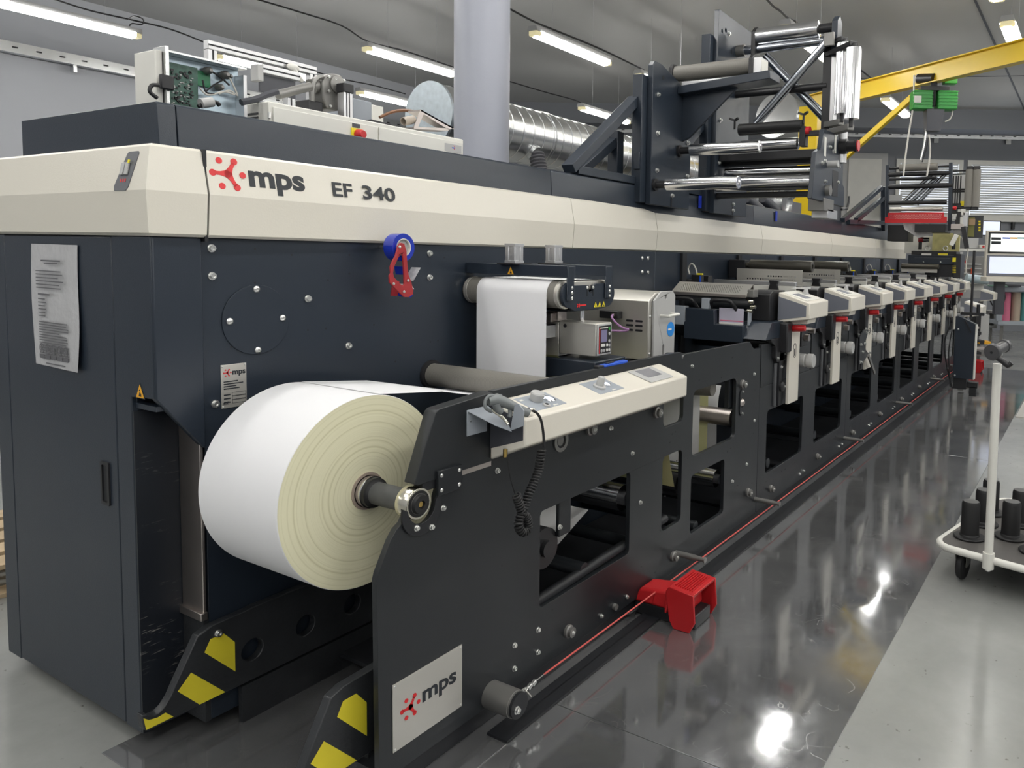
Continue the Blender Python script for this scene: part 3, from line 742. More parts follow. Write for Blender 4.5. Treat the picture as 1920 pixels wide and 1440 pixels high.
txt('ce_mark', 'CE', .014, (x0 + .006, YB - .003, z0 + .012), X, Z, mp, width=.018, t=.0006)
for dx in (.005, x1 - x0 - .005):
    for dz in (.005, z1 - z0 - .005): bolt(mp, x0 + dx, YB - .0022, z0 + dz, 'button', .3, 'rivet')

# ------------------------------------------------ floor rails with hazard stripes under the roll
def rail(name, yf, label, holes, xend, yref):
    t = thing(name, label, 'loading rail', (1.15, yf, .02))
    zb = .118
    out = [(1.100, .175), (1.105, .128), (1.115, .120), (xend, .120), (xend, .37), (1.44, .365), (1.42, .362), (1.300, .358), (1.262, .345), (1.196, .225), (1.178, .190), (1.160, .168), (1.142, .158), (1.122, .160), (1.114, .172)]
    sc = yf / yref; tr_ = lambda L_: [(x * sc, CAMH - (CAMH - z) * sc) for x, z in L_]
    out = tr_(out); holes = [tr_(h_) for h_ in holes]
    yplate('rail_plate', out, holes, yf, yf + .03, 'worn', t, bevel=.003)
    st = ([(1.284, .300), (1.300, .335), (1.337, .332), (1.376, .262), (1.376, .182)], [(1.243, .238), (1.278, .296), (1.342, .131), (1.262, .131)], [(1.106, .163), (1.112, .128), (1.186, .128), (1.165, .152), (1.142, .148), (1.122, .152)])
    for s in ([(1.281, .283), (1.300, .318), (1.342, .318), (1.376, .275), (1.376, .176)], [(1.240, .238), (1.200, .198), (1.262, .124), (1.342, .124)], [(1.104, .165), (1.110, .126), (1.186, .126), (1.164, .150), (1.142, .147), (1.118, .152)]):
        s = tr_(s)
        b = MB(); b.shape([s], (0, yf - .0006, 0), X, Z, .001); b.build('yellow_stripe', 'hazard', t, flat=True)
    b = MB()
    pass
    b.box(1.385, xend, yf + .005, yf + .025, .003, .125)
    b.build('rail_foot', 'worn', t)
    return t
ra = rail('loading_rail', 2.325, 'black steel rail with yellow hazard stripes and round holes, beside the cabinet', [circ(1.435 + .193 * k, .222, .036) for k in range(3)], 3.0, 2.35)
bolt(ra, 1.31, 2.325, .34, 'cap')
rb = rail('loading_rail', 1.72, 'black steel rail with yellow hazard stripes at the bottom edge, behind the logo plate', [], 2.0, 1.72)
# ================================================================== UNWINDER
YF = 1.645
un = thing('unwinder_station', 'black side frame of the unwinder carrying the steel mps plate at its lower left', 'unwinder', (2.6, YF, .06))
def rotr(pts): return pts
holes = [rrect(2.045, .294, 2.636, .645, .02), rrect(2.908, .300, 3.091, .645, .028), rrect(3.190, .200, 3.568, .490, .022), rrect(3.192, .580, 3.692, .905, .035), rrect(2.905, .777, 3.092, .99, .03)]
low = [(1.357, .070), (4.018, .070), (4.018, 1.034), (3.935, 1.034), (3.905, 1.045), (3.858, 1.083), (3.10, 1.092), (3.088, 1.088), (3.072, 1.07), (3.06, 1.105), (2.95, 1.108), (1.80, 1.108), (1.80, .868), (1.66, .868), (1.58, .868), (1.564, .83)] + arc(1.504, .818, .060, .15, -PI + .3, 12) + [(1.440, .788), (1.418, .775), (1.398, .750), (1.357, .672), (1.352, .655)]
fp = yplate('side_plate', low, holes, YF, YF + .02, 'black', un, bevel=.002)
# upper jaw piece holding the shaft down
jaw = yplate('upper_jaw', [(1.484, .887), (1.497, .880), (1.80, .880), (1.80, 1.106), (1.600, 1.090), (1.572, 1.088), (1.560, 1.080)], [], YF - .001, YF + .045, 'black', un, bevel=.003)
MB().box(1.515, 1.62, YF + .002, YF + .04, .855, .882).build('clamp_block', 'darkin', jaw, bevel=.003)
b = MB(); b.box(1.66, 1.795, YF - .001, YF + .012, .868, .884); b.build('bright_slot_edge', 'steelw', un)
MB().box(1.562, 1.657, YF - .012, YF, .833, .907).build('square_cover_plate', 'black', un, bevel=.0015)
sq = [o for o in un.children if o.name.startswith('square_cover')][0]
for x in (1.574, 1.645):
    for z in (.848, .892): bolt(sq, x, YF - .012, z, 'button', .55)
# cradle under the shaft
b = MB(); pts = arc(1.504, .806, .072, .30, -PI - .25, 20) + [(1.433, .83)] + arc(1.504, .820, .0505, -PI + .05, 0, 16) + [(1.575, .845)]
b.shape([pts], (0, YF - .004, 0), X, Z, .008); cr_ = b.build('shaft_cradle', 'darkin', un, bevel=.001)
for x, z in ((1.482, .762), (1.538, .748), (1.583, .792)): bolt(un, x, YF - .008, z, 'cap', .72)
# bolts in the frame
for x, z in ((1.913, .220), (2.038, .220), (1.913, .138), (2.038, .138), (2.435, .105), (2.625, .110), (2.718, .491), (1.823, .845), (2.481, .859), (2.155, .557), (2.645, .722), (3.671, .343), (3.861, .393), (3.953, .625), (3.166, 1.028), (3.928, .895)):
    bolt(un, x, YF, z, 'cap', .78)
for x, z in ((2.527, .107),): MB().cyl((x, YF, z), (x, YF - .014, z), .013, 16).build('dark_plug', 'castgrey', un)
def roller_nut(x, z, s=1.0, parent=un):
    b = MB(); b.lathe((x, YF, z), (x, YF - 1, z), [(0, .027 * s), (.010, .027 * s), (.014, .021 * s), (.026, .021 * s)], 24); p = b.build('roller_end_cap', 'castgrey', parent); bolt(p, x, YF - .026, z, 'cap', .6 * s); return p
for x, z in ((2.213, .140), (3.021, .150), (2.837, .862), (3.764, .860), (3.886, .225), (2.334, .885)): roller_nut(x, z, .9)
b = MB(); b.pipe((2.155, YF + .04, .875), (2.155, YF - .006, .875), .040, .026); b.cyl((2.155, YF + .03, .875), (2.155, YF - .002, .875), .018, 24); b.build('bearing_seat', 'castgrey', un)
b = MB(); b.shape([rrect(3.735, .685, 3.803, .832, .033), circ(3.768, .758, .026)], (0, YF - .003, 0), X, Z, .006); q = b.build('bearing_flange', 'black', un, bevel=.001)
MB().lathe((3.768, YF, .758), (3.768, YF - 1, .758), [(0, .024), (.008, .020), (.016, .010)], 20).build('bearing_cap', 'steelw', un)
bolt(q, 3.768, YF - .006, .818, 'cap', .6); bolt(q, 3.768, YF - .006, .698, 'cap', .6)
for x, z in ((2.90, .31), (2.935, .46), (2.99, .735), (3.02, .74), (2.97, .70), (3.04, .60), (3.15, .585), (3.95, .80), (3.95, .72), (3.95, .55), (3.60, .52), (3.64, .53), (3.75, .30), (3.95, .26), (3.52, .12), (3.70, .13), (2.74, .20), (2.86, .13), (1.85, .52), (2.4, .70), (2.12, .26), (3.25, .95), (3.5, .93), (3.63, 1.02)): bolt(un, x, YF, z, 'hole', 1.1, 'drilled_hole')
# steel mps plate
MB().box(1.401, 1.668, YF - .003, YF, .136, .335).build('steel_plate', 'steel', un, bevel=.0006)
lp = [o for o in un.children if o.name.startswith('steel_plate')][0]
b = MB(); mps_symbol(b, (1.4635, YF - .0036, .241), X, Z, .037, .001); b.build('plate_logo', 'logored', lp, flat=True)
txt('plate_lettering', 'mps', .066, (1.508, YF - .0036, .231), X, Z, lp, bold=.0016, width=.134, t=.001)
for x in (1.408, 1.661):
    for z in (.143, .328): bolt(lp, x, YF - .003, z, 'button', .3, 'rivet')
# lower edge channel
MB().box(1.36, 11.2, YF + .02, YF + .10, .004, .10).build('base_channel', 'darkin', un)
MB().box(1.75, 11.2, YF - .115, YF - .03, .0035, .012).build('rope_channel', 'darkin', un)
# pegs that carry the rope
def peg(x, z, L=.135):
    t = thing('rope_peg', '', 'peg', (x, YF, z)); return t
for x in (3.05, 3.995):
    b = MB(); b.lathe((x, YF, .155), (x, YF - 1, .155), [(0, .014), (.09, .014), (.14, .010), (.148, .010), (.149, .014), (.157, .014)], 16)
    b.build('rope_peg', 'castgrey', un)
# tube with the rope anchor
b = MB(); b.lathe((1.80, YF, .105), (1.80, YF - 1, .105), [(0, .044), (.105, .044), (.106, .042), (.112, .042)], 36); tb = b.build('anchor_tube', 'castgrey', un)
MB().cyl((1.80, YF - .112, .105), (1.80, YF - .122, .105), .041, 36).build('tube_cap', 'darkin', tb)
bolt(tb, 1.785, YF - .122, .098, 'cap', 1.0)
# dark interior side of the unwinder: inner frame and cross bars
ins = thing('unwinder_rollers', 'steel guide rollers and cross bars seen through the openings of the unwinder frame', 'rollers', (2.6, 2.0, .1))
MB().box(1.75, 3.98, 1.68, 2.35, .055, .07).build('bottom_tray', 'darkin', ins)
for x, z, r, m in ((2.655, .52, .055, 'chrome'), (3.572, .374, .047, 'chrome'), (3.757, .668, .048, 'steelw'), (3.16, .45, .048, 'darkin')):
    MB().cyl((x, 1.69, z), (x, 2.35, z), r, 36).build('guide_roller', m, ins); MB().cyl((x, 1.668, z), (x, 1.70, z), r * .55, 20).build('roller_journal', 'darkin', ins)
b = MB(); b.cyl((2.13, 1.69, .475), (2.13, 1.74, .475), .075, 36); b.cyl((2.13, 1.672, .475), (2.13, 1.69, .475), .03, 20); b.build('roller_pulley', 'plblack', ins)
MB().box(2.19, 2.262, 1.672, 1.69, .50, .68).build('swing_arm', 'black', ins, bevel=.004)
MB().cyl((2.05, 1.68, .30), (3.0, 1.68, .33), .02, 12).build('cross_bar', 'darkin', ins)
for x, z in ((2.35, .32), (2.9, .22), (3.3, .20)): MB().cyl((x, 1.67, z), (x, 2.35, z), .028, 16).build('cross_bar', 'black', ins)
b = MB(); b.lathe((3.50, 2.35, .865), (3.50, 1.0, .865), [(0, .040), (.40, .040), (.401, .030), (.55, .044), (.66, .036)], 28); b.build('coated_roller', 'coated', ins)
b = MB(); b.box(3.66, 3.72, 1.672, 1.70, .74, .90); b.build('roller_bracket', 'black', ins, bevel=.003)

# big paper roll
RX, RZ, RR, RY0, RY1 = 1.497, .827, .288, 1.862, 2.232
pro = thing('paper_roll', 'very large roll of white label paper with pale yellow edges on the unwind shaft', 'paper roll', (RX, (RY0 + RY1) / 2, RZ - RR))
o = MB().lathe((RX, RY1, RZ), (RX, RY0, RZ), [(0, .05), (0.0002, RR - .002), (.002, RR), (RY1 - RY0 - .002, RR), (RY1 - RY0 - .0002, RR - .002)], 160, cap=False).build('roll_body', 'paper', pro, ang=.5)
b = MB(); n = 160
r_a = b.ring((RX, RY0 - .0004, RZ), -Y, RR - .0015, n); r_b = b.ring((RX, RY0 - .0004, RZ), -Y, .056, n)
for i in range(n): b.bm.faces.new((r_a[i], r_a[(i + 1) % n], r_b[(i + 1) % n], r_b[i]))
e_ = b.build('yellow_paper_edge', 'rolledge', pro)
me = e_.data
for v in me.vertices: v.co -= Vector((0, 0, RR))
e_.location += Vector((0, 0, RR))          # ring texture centred on the core
MB().pipe((RX, RY0 - .004, RZ), (RX, RY1, RZ), .056, .048, 64).build('cardboard_core', mat('cardboard', (.36, .29, .24), .7), pro)
sh = thing('unwind_shaft', 'dark expanding shaft with steel rings through the big paper roll', 'shaft', (RX, 1.75, RZ))
b = MB(); b.lathe((RX, 2.34, RZ), (RX, 1.0, RZ), [(0, .030), (.70, .030)], 40); b.build('shaft_core', 'castgrey', sh)
b = MB(); b.lathe((RX, RY0 + .01, RZ), (RX, 1.0, RZ), [(0, .046), (.012, .046), (.034, .0475), (.036, .044)], 48); b.build('steel_collar', 'chrome', sh)
b = MB(); b.lathe((RX, RY0 - .025, RZ), (RX, 1.0, RZ), [(0, .044), (.014, .044), (.018, .034), (.022, .031)], 48); b.build('rubber_collar', 'rubberblk', sh)
b = MB(); b.lathe((RX, RY0 - .045, RZ), (RX, 1.0, RZ), [(0, .033), (.14, .033)], 40); b.build('shaft_sleeve', mat('worn_sleeve', (.075, .078, .08), .55, noise=(20, .4)), sh)
b = MB(); b.lathe((RX, YF + .045, RZ), (RX, 1.0, RZ), [(0, .0455), (.045, .0455), (.047, .044), (.047, .038), (.040, .036), (.040, .028), (.052, .026), (.056, .024), (.056, .012), (.048, .011)], 48); be = b.build('shaft_bearing', 'nickel', sh)
b = MB(); b.lathe((RX, YF - .0005, RZ), (RX, 1.0, RZ), [(0, .0385), (.002, .0385), (.002, .03), (.0145, .0265), (.0147, .012), (.006, .010)], 40); b.build('bearing_face', 'rubberblk', be)
MB().cyl((RX, YF - .004, RZ), (RX, YF - .010, RZ), .008, 16).build('brass_valve', 'brass', sh)

# white web from the roll: up to the guide head, down to the coated roller
wb = thing('paper_web', 'white paper web hanging flat down from the guide head and running from the roll', 'paper web', (2.0, 2.08, 1.0))
WY0, WY1 = 1.896, 2.268
b = MB()
def web_strip(pts, y0=WY0, y1=WY1):
    rows = [(b.bm.verts.new((x, y0, z)), b.bm.verts.new((x, y1, z))) for x, z in pts]
    for r, q in zip(rows, rows[1:]): b.bm.faces.new((r[0], q[0], q[1], r[1]))
# path from the top of the roll over to the lower side of the coated roller
CRX, CRZ, CRR = 2.215, 1.040, .046
web_strip([(RX + .045, RZ + RR - .002), (RX + .3, RZ + RR - .032), (2.19, CRZ - CRR - .003)], RY0, RY1)
web_strip([(2.19, CRZ - CRR - .003)] + [(CRX + (CRR + .002) * math.cos(a), CRZ + (CRR + .002) * math.sin(a)) for a in [-PI / 2 + k * .2 for k in range(0, 12)]])
b.build('lower_web', 'paper', wb)
b = MB(); GX, GZ, GR = 2.440, 1.383, .057
web_strip([(GX - GR - .001, .98), (GX - GR - .001, 1.2), (GX - GR - .001, GZ)] + [(GX - (GR + .001) * math.cos(a), GZ + (GR + .001) * math.sin(a)) for a in [k * .157 for k in range(1, 11)]] + [(2.70, GZ + GR)])
b.build('hanging_web', 'paper', wb)
b = MB(); web_strip([(2.47, 1.13), (2.55, 1.06), (2.80, 1.0)], WY0 + .01, WY1); b.build('yellow_web_back', 'yel', wb)
b = MB(); web_strip([(3.105, .45), (2.955, .86), (2.92, .97)], 1.69, WY1); b.build('yellow_web_back', 'yel', wb)
b = MB(); web_strip([(3.50, .45), (3.50, .92)], 1.765, 2.2); b.build('web_edge', 'paper', wb)
b = MB(); web_strip([(3.75, .42), (3.75, .90)], 1.84, 2.2); b.build('yellow_web_back', 'yel', wb)
b = MB(); web_strip([(3.93, .36), (3.92, .60), (3.94, .74), (3.97, .80)], 1.865, 2.2); b.build('web_loop', 'paper', wb)
b = MB(); web_strip([(2.50, .50), (2.30, .42)], 1.76, 2.3); b.build('grey_web', 'lgrey', wb)
cr1 = thing('coated_guide_roller', 'long grey rubber-coated roller between the big roll and the white console', 'roller', (CRX, 2.0, CRZ))
MB().cyl((CRX, 1.675, CRZ), (CRX, 2.345, CRZ), CRR, 48).build('roller_body', 'coated', cr1)
MB().lathe((CRX, YB - .001, CRZ), (CRX, 1, CRZ), [(0, .06), (.012, .058)], 32).build('roller_flange', 'plblack', cr1)

# ------------------------------------------------ web guide head
gd = thing('web_guide', 'black web guide head with two coated rollers and two silver cylinders on top', 'web guide', (2.57, 2.08, 1.33))
GY0 = 1.83
for x in (GX, 2.70):
    b = MB(); b.cyl((x, GY0 + .03, GZ), (x, YB - .01, GZ), GR - .001, 48); b.build('guide_roller', 'coated', gd)
    for y in (GY0 + .012, YB - .035): MB().lathe((x, y, GZ), (x, y + 1, GZ), [(0, GR - .008), (.004, GR + .0005), (.02, GR + .0005), (.024, GR - .006)], 40).build('steel_rim', 'steel', gd)
out = arc(GX, GZ, .052, PI * .62, PI * 1.5, 12) + [(2.47, 1.318), (2.66, 1.318)] + arc(2.70, GZ, .058, -PI / 2 + .1, PI * .45, 12) + [(2.71, 1.44), (2.70, 1.425), (2.62, 1.425), (2.60, 1.417), (2.60, 1.395), (2.58, 1.385), (2.565, 1.395), (2.565, 1.42), (2.47, 1.42)]
fpg = yplate('front_plate', out, [], GY0 - .008, GY0 + .004, 'navy', gd, bevel=.001)
for k, x in enumerate((2.43, 2.700)):
    xa = x - (.02 if k == 0 else .022); 
    b = MB(); b.box(xa, xa + .045, GY0 - .018, GY0 - .008, 1.36, 1.50); b.build('clamp_arm', 'navy', gd, bevel=.006)
    for z in (1.412, 1.392, 1.371): bolt(gd, xa + .028, GY0 - .018, z, 'button', .62)
    b = MB(); b.box(xa - .002, xa + .052, GY0 - .017, YB - .005, 1.455, 1.50); b.build('cross_beam', 'navy', gd, bevel=.002)
for x in (2.555, 2.597): bolt(fpg, x, GY0 - .008, 1.41, 'button', .62); MB().box(x - .002, x + .002, GY0 - .0095, GY0 - .007, 1.375, 1.405).build('slot', 'darkin', fpg, flat=True)
MB().box(2.46, 2.70, GY0 + .01, YB - .01, 1.40, 1.435).build('inner_table', 'steel', gd, bevel=.002)
for k, (x, y) in enumerate(((2.435, 2.11), (2.70, 2.11))):
    b = MB(); b.prism([(x + a_ * .028, y + c_ * .028) for a_, c_ in ((-1, -.85), (-.85, -1), (-.3, -1), (-.25, -.9), (.25, -.9), (.3, -1), (.85, -1), (1, -.85), (1, -.3), (.9, -.25), (.9, .25), (1, .3), (1, .85), (.85, 1), (-.85, 1), (-1, .85), (-1, .3), (-.9, .25), (-.9, -.25), (-1, -.3))], 'z', 1.502, 1.584)
    cy0 = b.build('pneumatic_cylinder', 'alu', gd, bevel=.001)
    for z_ in (1.502, 1.572): MB().box(x - .0285, x + .0285, y - .0285, y + .0285, z_, z_ + .0125).build('cylinder_end', 'alu', cy0, bevel=.001)
    MB().box(x - .05, x + .05, y - .05, y + .05, 1.4985, 1.504).build('mounting_plate', 'plblack', gd)
warn_tri(gd, (2.408, 2.105, 1.456), -Y, Z, .04, 'sign')
for k in range(3): warn_tri(gd, (2.615 + .030 * k, GY0 - .0088, 1.325), X, Z, .030, 'signy')
b = MB(); b.beam((2.485, GY0 - .009, 1.345), (2.502, GY0 - .009, 1.332), .001, .005); b.beam((2.485, GY0 - .009, 1.332), (2.502, GY0 - .009, 1.345), .001, .005); b.box(2.500, 2.548, GY0 - .0092, GY0 - .0082, 1.336, 1.342); b.build('red_maker_mark', 'logored', fpg, flat=True)
MB().box(2.46, 2.68, GY0 + .02, YB - .005, 1.312, 1.318).build('lower_table', 'plblack', gd)
# lower roller / post under the head
for y in (2.06, 1.93): MB().box(2.50, 2.56, y, y + .05, 1.27, 1.316).build('pivot_post', 'steelw', gd)
MB().cyl((2.60, 1.88, 1.24), (2.60, 1.88, 1.316), .012, 16).build('pivot_pin', 'chrome', gd)

gc = thing('guide_controller', 'steel control box with a small screen and round keys below the web guide', 'control box', (2.60, 1.85, 1.12))
CYF = 1.745
cb = MB().box(2.512, 2.625, CYF, 1.93, 1.133, 1.268).build('steel_case', 'steel', gc, bevel=.003)
MB().box(2.512, 2.66, 1.933, 2.33, 1.12, 1.262).build('rear_case', 'steel', gc, bevel=.002)
fr = MB().box(2.518, 2.620, CYF - .004, CYF, 1.136, 1.264).build('front_panel', 'lgrey', gc, bevel=.002)
fk = MB().box(2.527, 2.612, CYF - .0055, CYF - .004, 1.144, 1.257).build('key_field', 'plblack', fr, flat=True)
MB().box(2.527, 2.533, CYF - .0062, CYF - .0055, 1.144, 1.250).build('red_stripe', 'red', fk, flat=True)
MB().box(2.541, 2.583, CYF - .0065, CYF - .0055, 1.190, 1.240).build('small_screen', 'lcd', fk, flat=True)
for x, z, m in ((2.600, 1.243, 'green'), (2.600, 1.222, 'lgrey'), (2.600, 1.192, 'lgrey'), (2.600, 1.174, 'lgrey'), (2.584, 1.176, 'offwhite'), (2.584, 1.155, 'offwhite'), (2.600, 1.155, 'offwhite'), (2.562, 1.155, 'lgrey'), (2.545, 1.155, 'lgrey')):
    MB().cyl((x, CYF - .0055, z), (x, CYF - .0075, z), .0066, 16).build('round_key', m, fk)
MB().box(2.541, 2.570, CYF - .0075, CYF - .0055, 1.171, 1.183).build('rocker_key', 'offwhite', fk, bevel=.001)
MB().box(2.534, 2.59, CYF - .0062, CYF - .0055, 1.246, 1.250).build('white_print', 'offwhite', fk, flat=True)
MB().cyl((2.5115, 1.90, 1.25), (2.5095, 1.90, 1.25), .008, 16).build('case_hole', 'darkin', cb)
# dark base under controller
bs = MB(); bs.prism([(2.32, 1.118), (2.32, 1.045), (2.05, 1.03), (1.72, 1.062), (1.72, 1.118)], 'x', 2.47, 2.70); bs = bs.build('controller_base', 'navy', None, bevel=.004, label='dark blue-grey base plate under the steel control box of the web guide', cat='machine base')
bolt(bs, 2.475, 1.718, 1.10, 'hole', 2.4, 'case_hole')
MB().box(2.48, 2.56, 1.95, 2.30, 1.262, 1.30).build('bracket_block', 'steelw', None, bevel=.002, label='steel bracket block between the web guide and its control box', cat='bracket')
br = MB(); br.box(2.455, 2.512, 1.95, 2.08, 1.250, 1.255); br.box(2.45, 2.512, 1.95, 1.955, 1.20, 1.255); br.build('angle_bracket', 'lgrey', None, label='light angle bracket on the left of the steel control box', cat='bracket')

# corona treater: steel box with chamfered grey end
ct = thing('corona_treater', 'large stainless steel box with a grey end plate, handle and blue round sticker', 'treater box', (3.15, 2.0, 1.03))
KY = 1.80
bd = MB(); bd.prism([(3.035, 1.055), (3.265, 1.03), (3.265, 1.372), (3.095, 1.372), (3.035, 1.335)], 'y', KY + .012, 2.33); bd = bd.build('steel_housing', 'steel', ct, bevel=.003)
ep = MB(); ep.shape([[(3.065, 1.060), (3.10, 1.01), (3.20, 1.01), (3.268, 1.05), (3.268, 1.352), (3.242, 1.378), (3.13, 1.378), (3.065, 1.335)], circ(3.175, 1.350, .011, 16), rrect(3.150, 1.02, 3.168, 1.12, .006)], (0, KY + .004, 0), X, Z, .012)
ep = ep.build('end_plate', 'lgrey', ct, bevel=.002)
MB().tube([(3.125, KY - .002, 1.262), (3.125, KY - .045, 1.262), (3.225, KY - .045, 1.266), (3.225, KY - .002, 1.266)], .007, 10).build('handle', 'offwhite', ep)
st = MB().cyl((3.225, KY - .0022, 1.190), (3.225, KY - .0035, 1.190), .036, 36).build('blue_round_sticker', mat('sticker_blue', (.02, .26, .75), .4), ep)
b = MB(); b.box(3.198, 3.232, KY - .0045, KY - .0034, 1.186, 1.194); b.build('white_print', 'offwhite', st, flat=True)
for z in (1.262, 1.085): bolt(bd, 3.05, KY + .011, z, 'button', .7)
b = MB()
for j in range(3):
    for k in range(2): b.shape([rrect(1.915 - .052 * k - .02, 1.232 - .022 * j, 1.915 - .052 * k + .02, 1.242 - .022 * j, .0045)], (3.0345, 0, 0), Y, Z, .001)
b.build('vent_slot', 'darkin', bd, flat=True)
MB().box(2.99, 3.034, 1.955, 2.06, 1.245, 1.28).build('connector_box', 'plblack', ct, bevel=.002)
MB().cyl((2.99, 1.975, 1.262), (2.965, 1.965, 1.266), .009, 14).build('connector', 'nickel', ct)
cable('purple_cable', [(2.968, 1.966, 1.266), (2.94, 1.955, 1.255), (2.95, 1.93, 1.225), (2.97, 1.905, 1.205), (2.985, 1.89, 1.200), (2.975, 1.905, 1.193), (2.93, 1.95, 1.195)], .005, 'short purple cable looping beside the steel treater box', m=mat('purple_cable', (.42, .22, .45), .4))
b = MB(); b.cyl((3.03, 1.84, 1.0), (3.03, 2.3, 1.0), .035, 30); b.build('small_roller', 'chrome', ct)
MB().box(3.02, 3.12, 1.82, 1.93, 1.02, 1.05).build('hinge_block', 'plblack', ct, bevel=.004)
MB().cyl((2.95, 1.85, 1.04), (3.03, 1.85, 1.04), .006, 10).build('latch_pin', 'chrome', ct)
MB().box(3.13, 3.20, KY + .02, KY + .05, .87, 1.02).build('support_leg', 'lgrey', ct, bevel=.002)
MB().cyl((3.16, KY - .004, 1.045), (3.16, KY - .02, 1.045), .008, 12).build('slot_screw', 'chrome', ct)
# black rounded roller ends between treater and next frame
b = MB()
for k in range(3): b.cyl((3.13 + .03 * k, 1.69, 1.03), (3.13 + .03 * k, 1.76, 1.03), .058 - .003 * k, 30)
b.build('web_roller_housing', 'plblack', None, label='black rounded roller end behind the right end of the white console', cat='roller end')
MB().box(2.78, 2.99, 1.75, 2.3, .955, .975).build('web_table', 'steel', None, label='narrow steel web table under the treater box', cat='web table', bevel=.002)

# ------------------------------------------------ white operator console on the frame
co = thing('operator_console', 'cream sloping console with knobs and a small touch screen on the unwinder frame', 'console', (2.3, 1.57, .948))
CX0, CX1, CF, CB_ = 1.788, 2.850, 1.500, 1.645
zf, zbk, zlow = 1.036, 1.078, .950
sec = [(CF, zlow), (CF, zf), (CB_ - .002, zbk), (CB_ - .002, .888)]
b = MB(); b.prism(sec, 'x', CX0, CX1)
cs = b.build('console_case', 'cream', co, bevel=.006)
MB().prism([(CF + .008, .970), (CF + .008, 1.030), (CB_ - .003, 1.068), (CB_ - .003, .926)], 'x', CX0 - .0012, CX0 + .002).build('grey_end_panel', 'dgrey', co, bevel=.001)
Uc = X; Vs = Vector((0, CB_ - CF, zbk - zf)).normalized(); Wn = Uc.cross(Vs)
def on_con(x, f, h=0): return Vector((x, CF, zf)) + Vs * (f * (CB_ - CF) / Vs.y) + Wn * h
def slab(name, x0, x1, f0, f1, h, m, parent, h0=0.0, bevel=.0006, r=0):
    b = MB(); b.hexa([on_con(x0, f0, h0), on_con(x1, f0, h0), on_con(x1, f1, h0), on_con(x0, f1, h0)], [on_con(x0, f0, h), on_con(x1, f0, h), on_con(x1, f1, h), on_con(x0, f1, h)]); return b.build(name, m, parent, bevel=bevel)
slab('label_plate', 1.875, 2.035, .20, .86, .0012, 'mgrey', co)
slab('label_plate', 2.235, 2.395, .20, .86, .0012, 'mgrey', co)
k1 = on_con(1.945, .60, 0)
b = MB(); b.lathe(k1, k1 + Wn, [(0, .016), (.002, .022), (.026, .024), (.030, .021)], 28); b.build('regulator_knob', 'lgrey', co)
g1 = on_con(1.997, .52, 0)
b = MB(); b.lathe(g1, g1 + Wn, [(0, .023), (.005, .023), (.007, .019), (.004, .018)], 32); ga = b.build('pressure_gauge', 'chrome', co); b = MB(); b.cyl(g1 + Wn * .004, g1 + Wn * .005, .0165, 28); b.build('gauge_face', 'screenb', ga)
k2 = on_con(2.290, .50, 0)
b = MB(); b.lathe(k2, k2 + Wn, [(0, .024), (.008, .024), (.010, .020), (.011, .0155), (.040, .0145), (.043, .012)], 28); b.build('regulator_knob', 'lgrey', co)
g2 = on_con(2.345, .58, 0)
b = MB(); b.lathe(g2, g2 + Wn, [(0, .022), (.005, .022), (.007, .018), (.004, .017)], 32); ga = b.build('pressure_gauge', 'chrome', co); b = MB(); b.cyl(g2 + Wn * .004, g2 + Wn * .005, .0155, 28); b.build('gauge_face', 'screenb', ga)
s1 = on_con(1.945, .30, 0); b = MB(); b.lathe(s1, s1 + Wn, [(0, .013), (.006, .013), (.007, .007)], 20); b.build('hose_socket', 'lgrey', co); MB().cyl(s1 + Wn * .006, s1 + Wn * .0085, .006, 14).build('socket_hole', 'darkin', co)
ts = slab('touch_screen', 2.572, 2.755, .12, .88, .006, 'lgrey', co, bevel=.003)
slab('display_glass', 2.605, 2.715, .34, .80, .0066, mat('touch_glass', (.22, .22, .24), .15), ts, h0=.006, bevel=0)
for x in (1.985, 2.335): slab('white_print', x - .012, x + .012, .23, .27, .0018, 'offwhite', co, h0=.0012, bevel=0)
slab('white_print', 1.885, 1.90, .70, .76, .0018, 'offwhite', co, h0=.0012, bevel=0)
MB().cyl((CX0 - .006, 1.575, .935), (CX0 - .006, 1.575, .910), .007, 10).build('brass_fitting', 'brass', co)

# knife on the console
kn = thing('utility_knife', 'blue and black utility knife lying behind the console below the control box', 'knife', (2.47, 1.67, 1.108))
ka, kb = at(1128, 695, 'y', 1.662), at(1172, 687, 'y', 1.662)
zk = 1.112
MB().beam((ka.x, 1.662, zk), (kb.x, 1.662, zk), .026, .012).build('blue_handle', 'blueplast', kn, bevel=.003)
MB().beam((ka.x - .04, 1.662, zk), (ka.x + .01, 1.662, zk), .022, .010).build('black_tip', 'plblack', kn, bevel=.003)
MB().beam((ka.x + .03, 1.662, zk + .008), (ka.x + .08, 1.662, zk + .008), .014, .006).build('slider', 'plblack', kn, bevel=.002)

# ------------------------------------------------ bracket with the air gun and its coiled hose
bk = thing('gun_bracket', 'grey sheet metal bracket screwed to the frame left of the console', 'bracket', (1.60, 1.58, .97))
def pb(u, v, y): return at(u, v, 'y', y)
BZ = 1.052
x0, x1 = 1.578, 1.690
b = MB()
b.box(1.685, 1.772, 1.6415, 1.6445, .985, 1.065)
trp = [(1.685, 1.645, 1.066), (1.728, 1.566, 1.022), (1.758, 1.528, 1.003), (1.778, 1.560, 1.018), (1.778, 1.645, 1.066)]
va = [b.bm.verts.new(p) for p in trp]; vb_ = [b.bm.verts.new((p[0], p[1], p[2] - .003)) for p in trp]
b.bm.faces.new(va); b.bm.faces.new(vb_[::-1])
for i in range(5): b.bm.faces.new((va[i], vb_[i], vb_[(i + 1) % 5], va[(i + 1) % 5]))
b.build('bracket_plate', 'mgrey', bk, bevel=.0008)
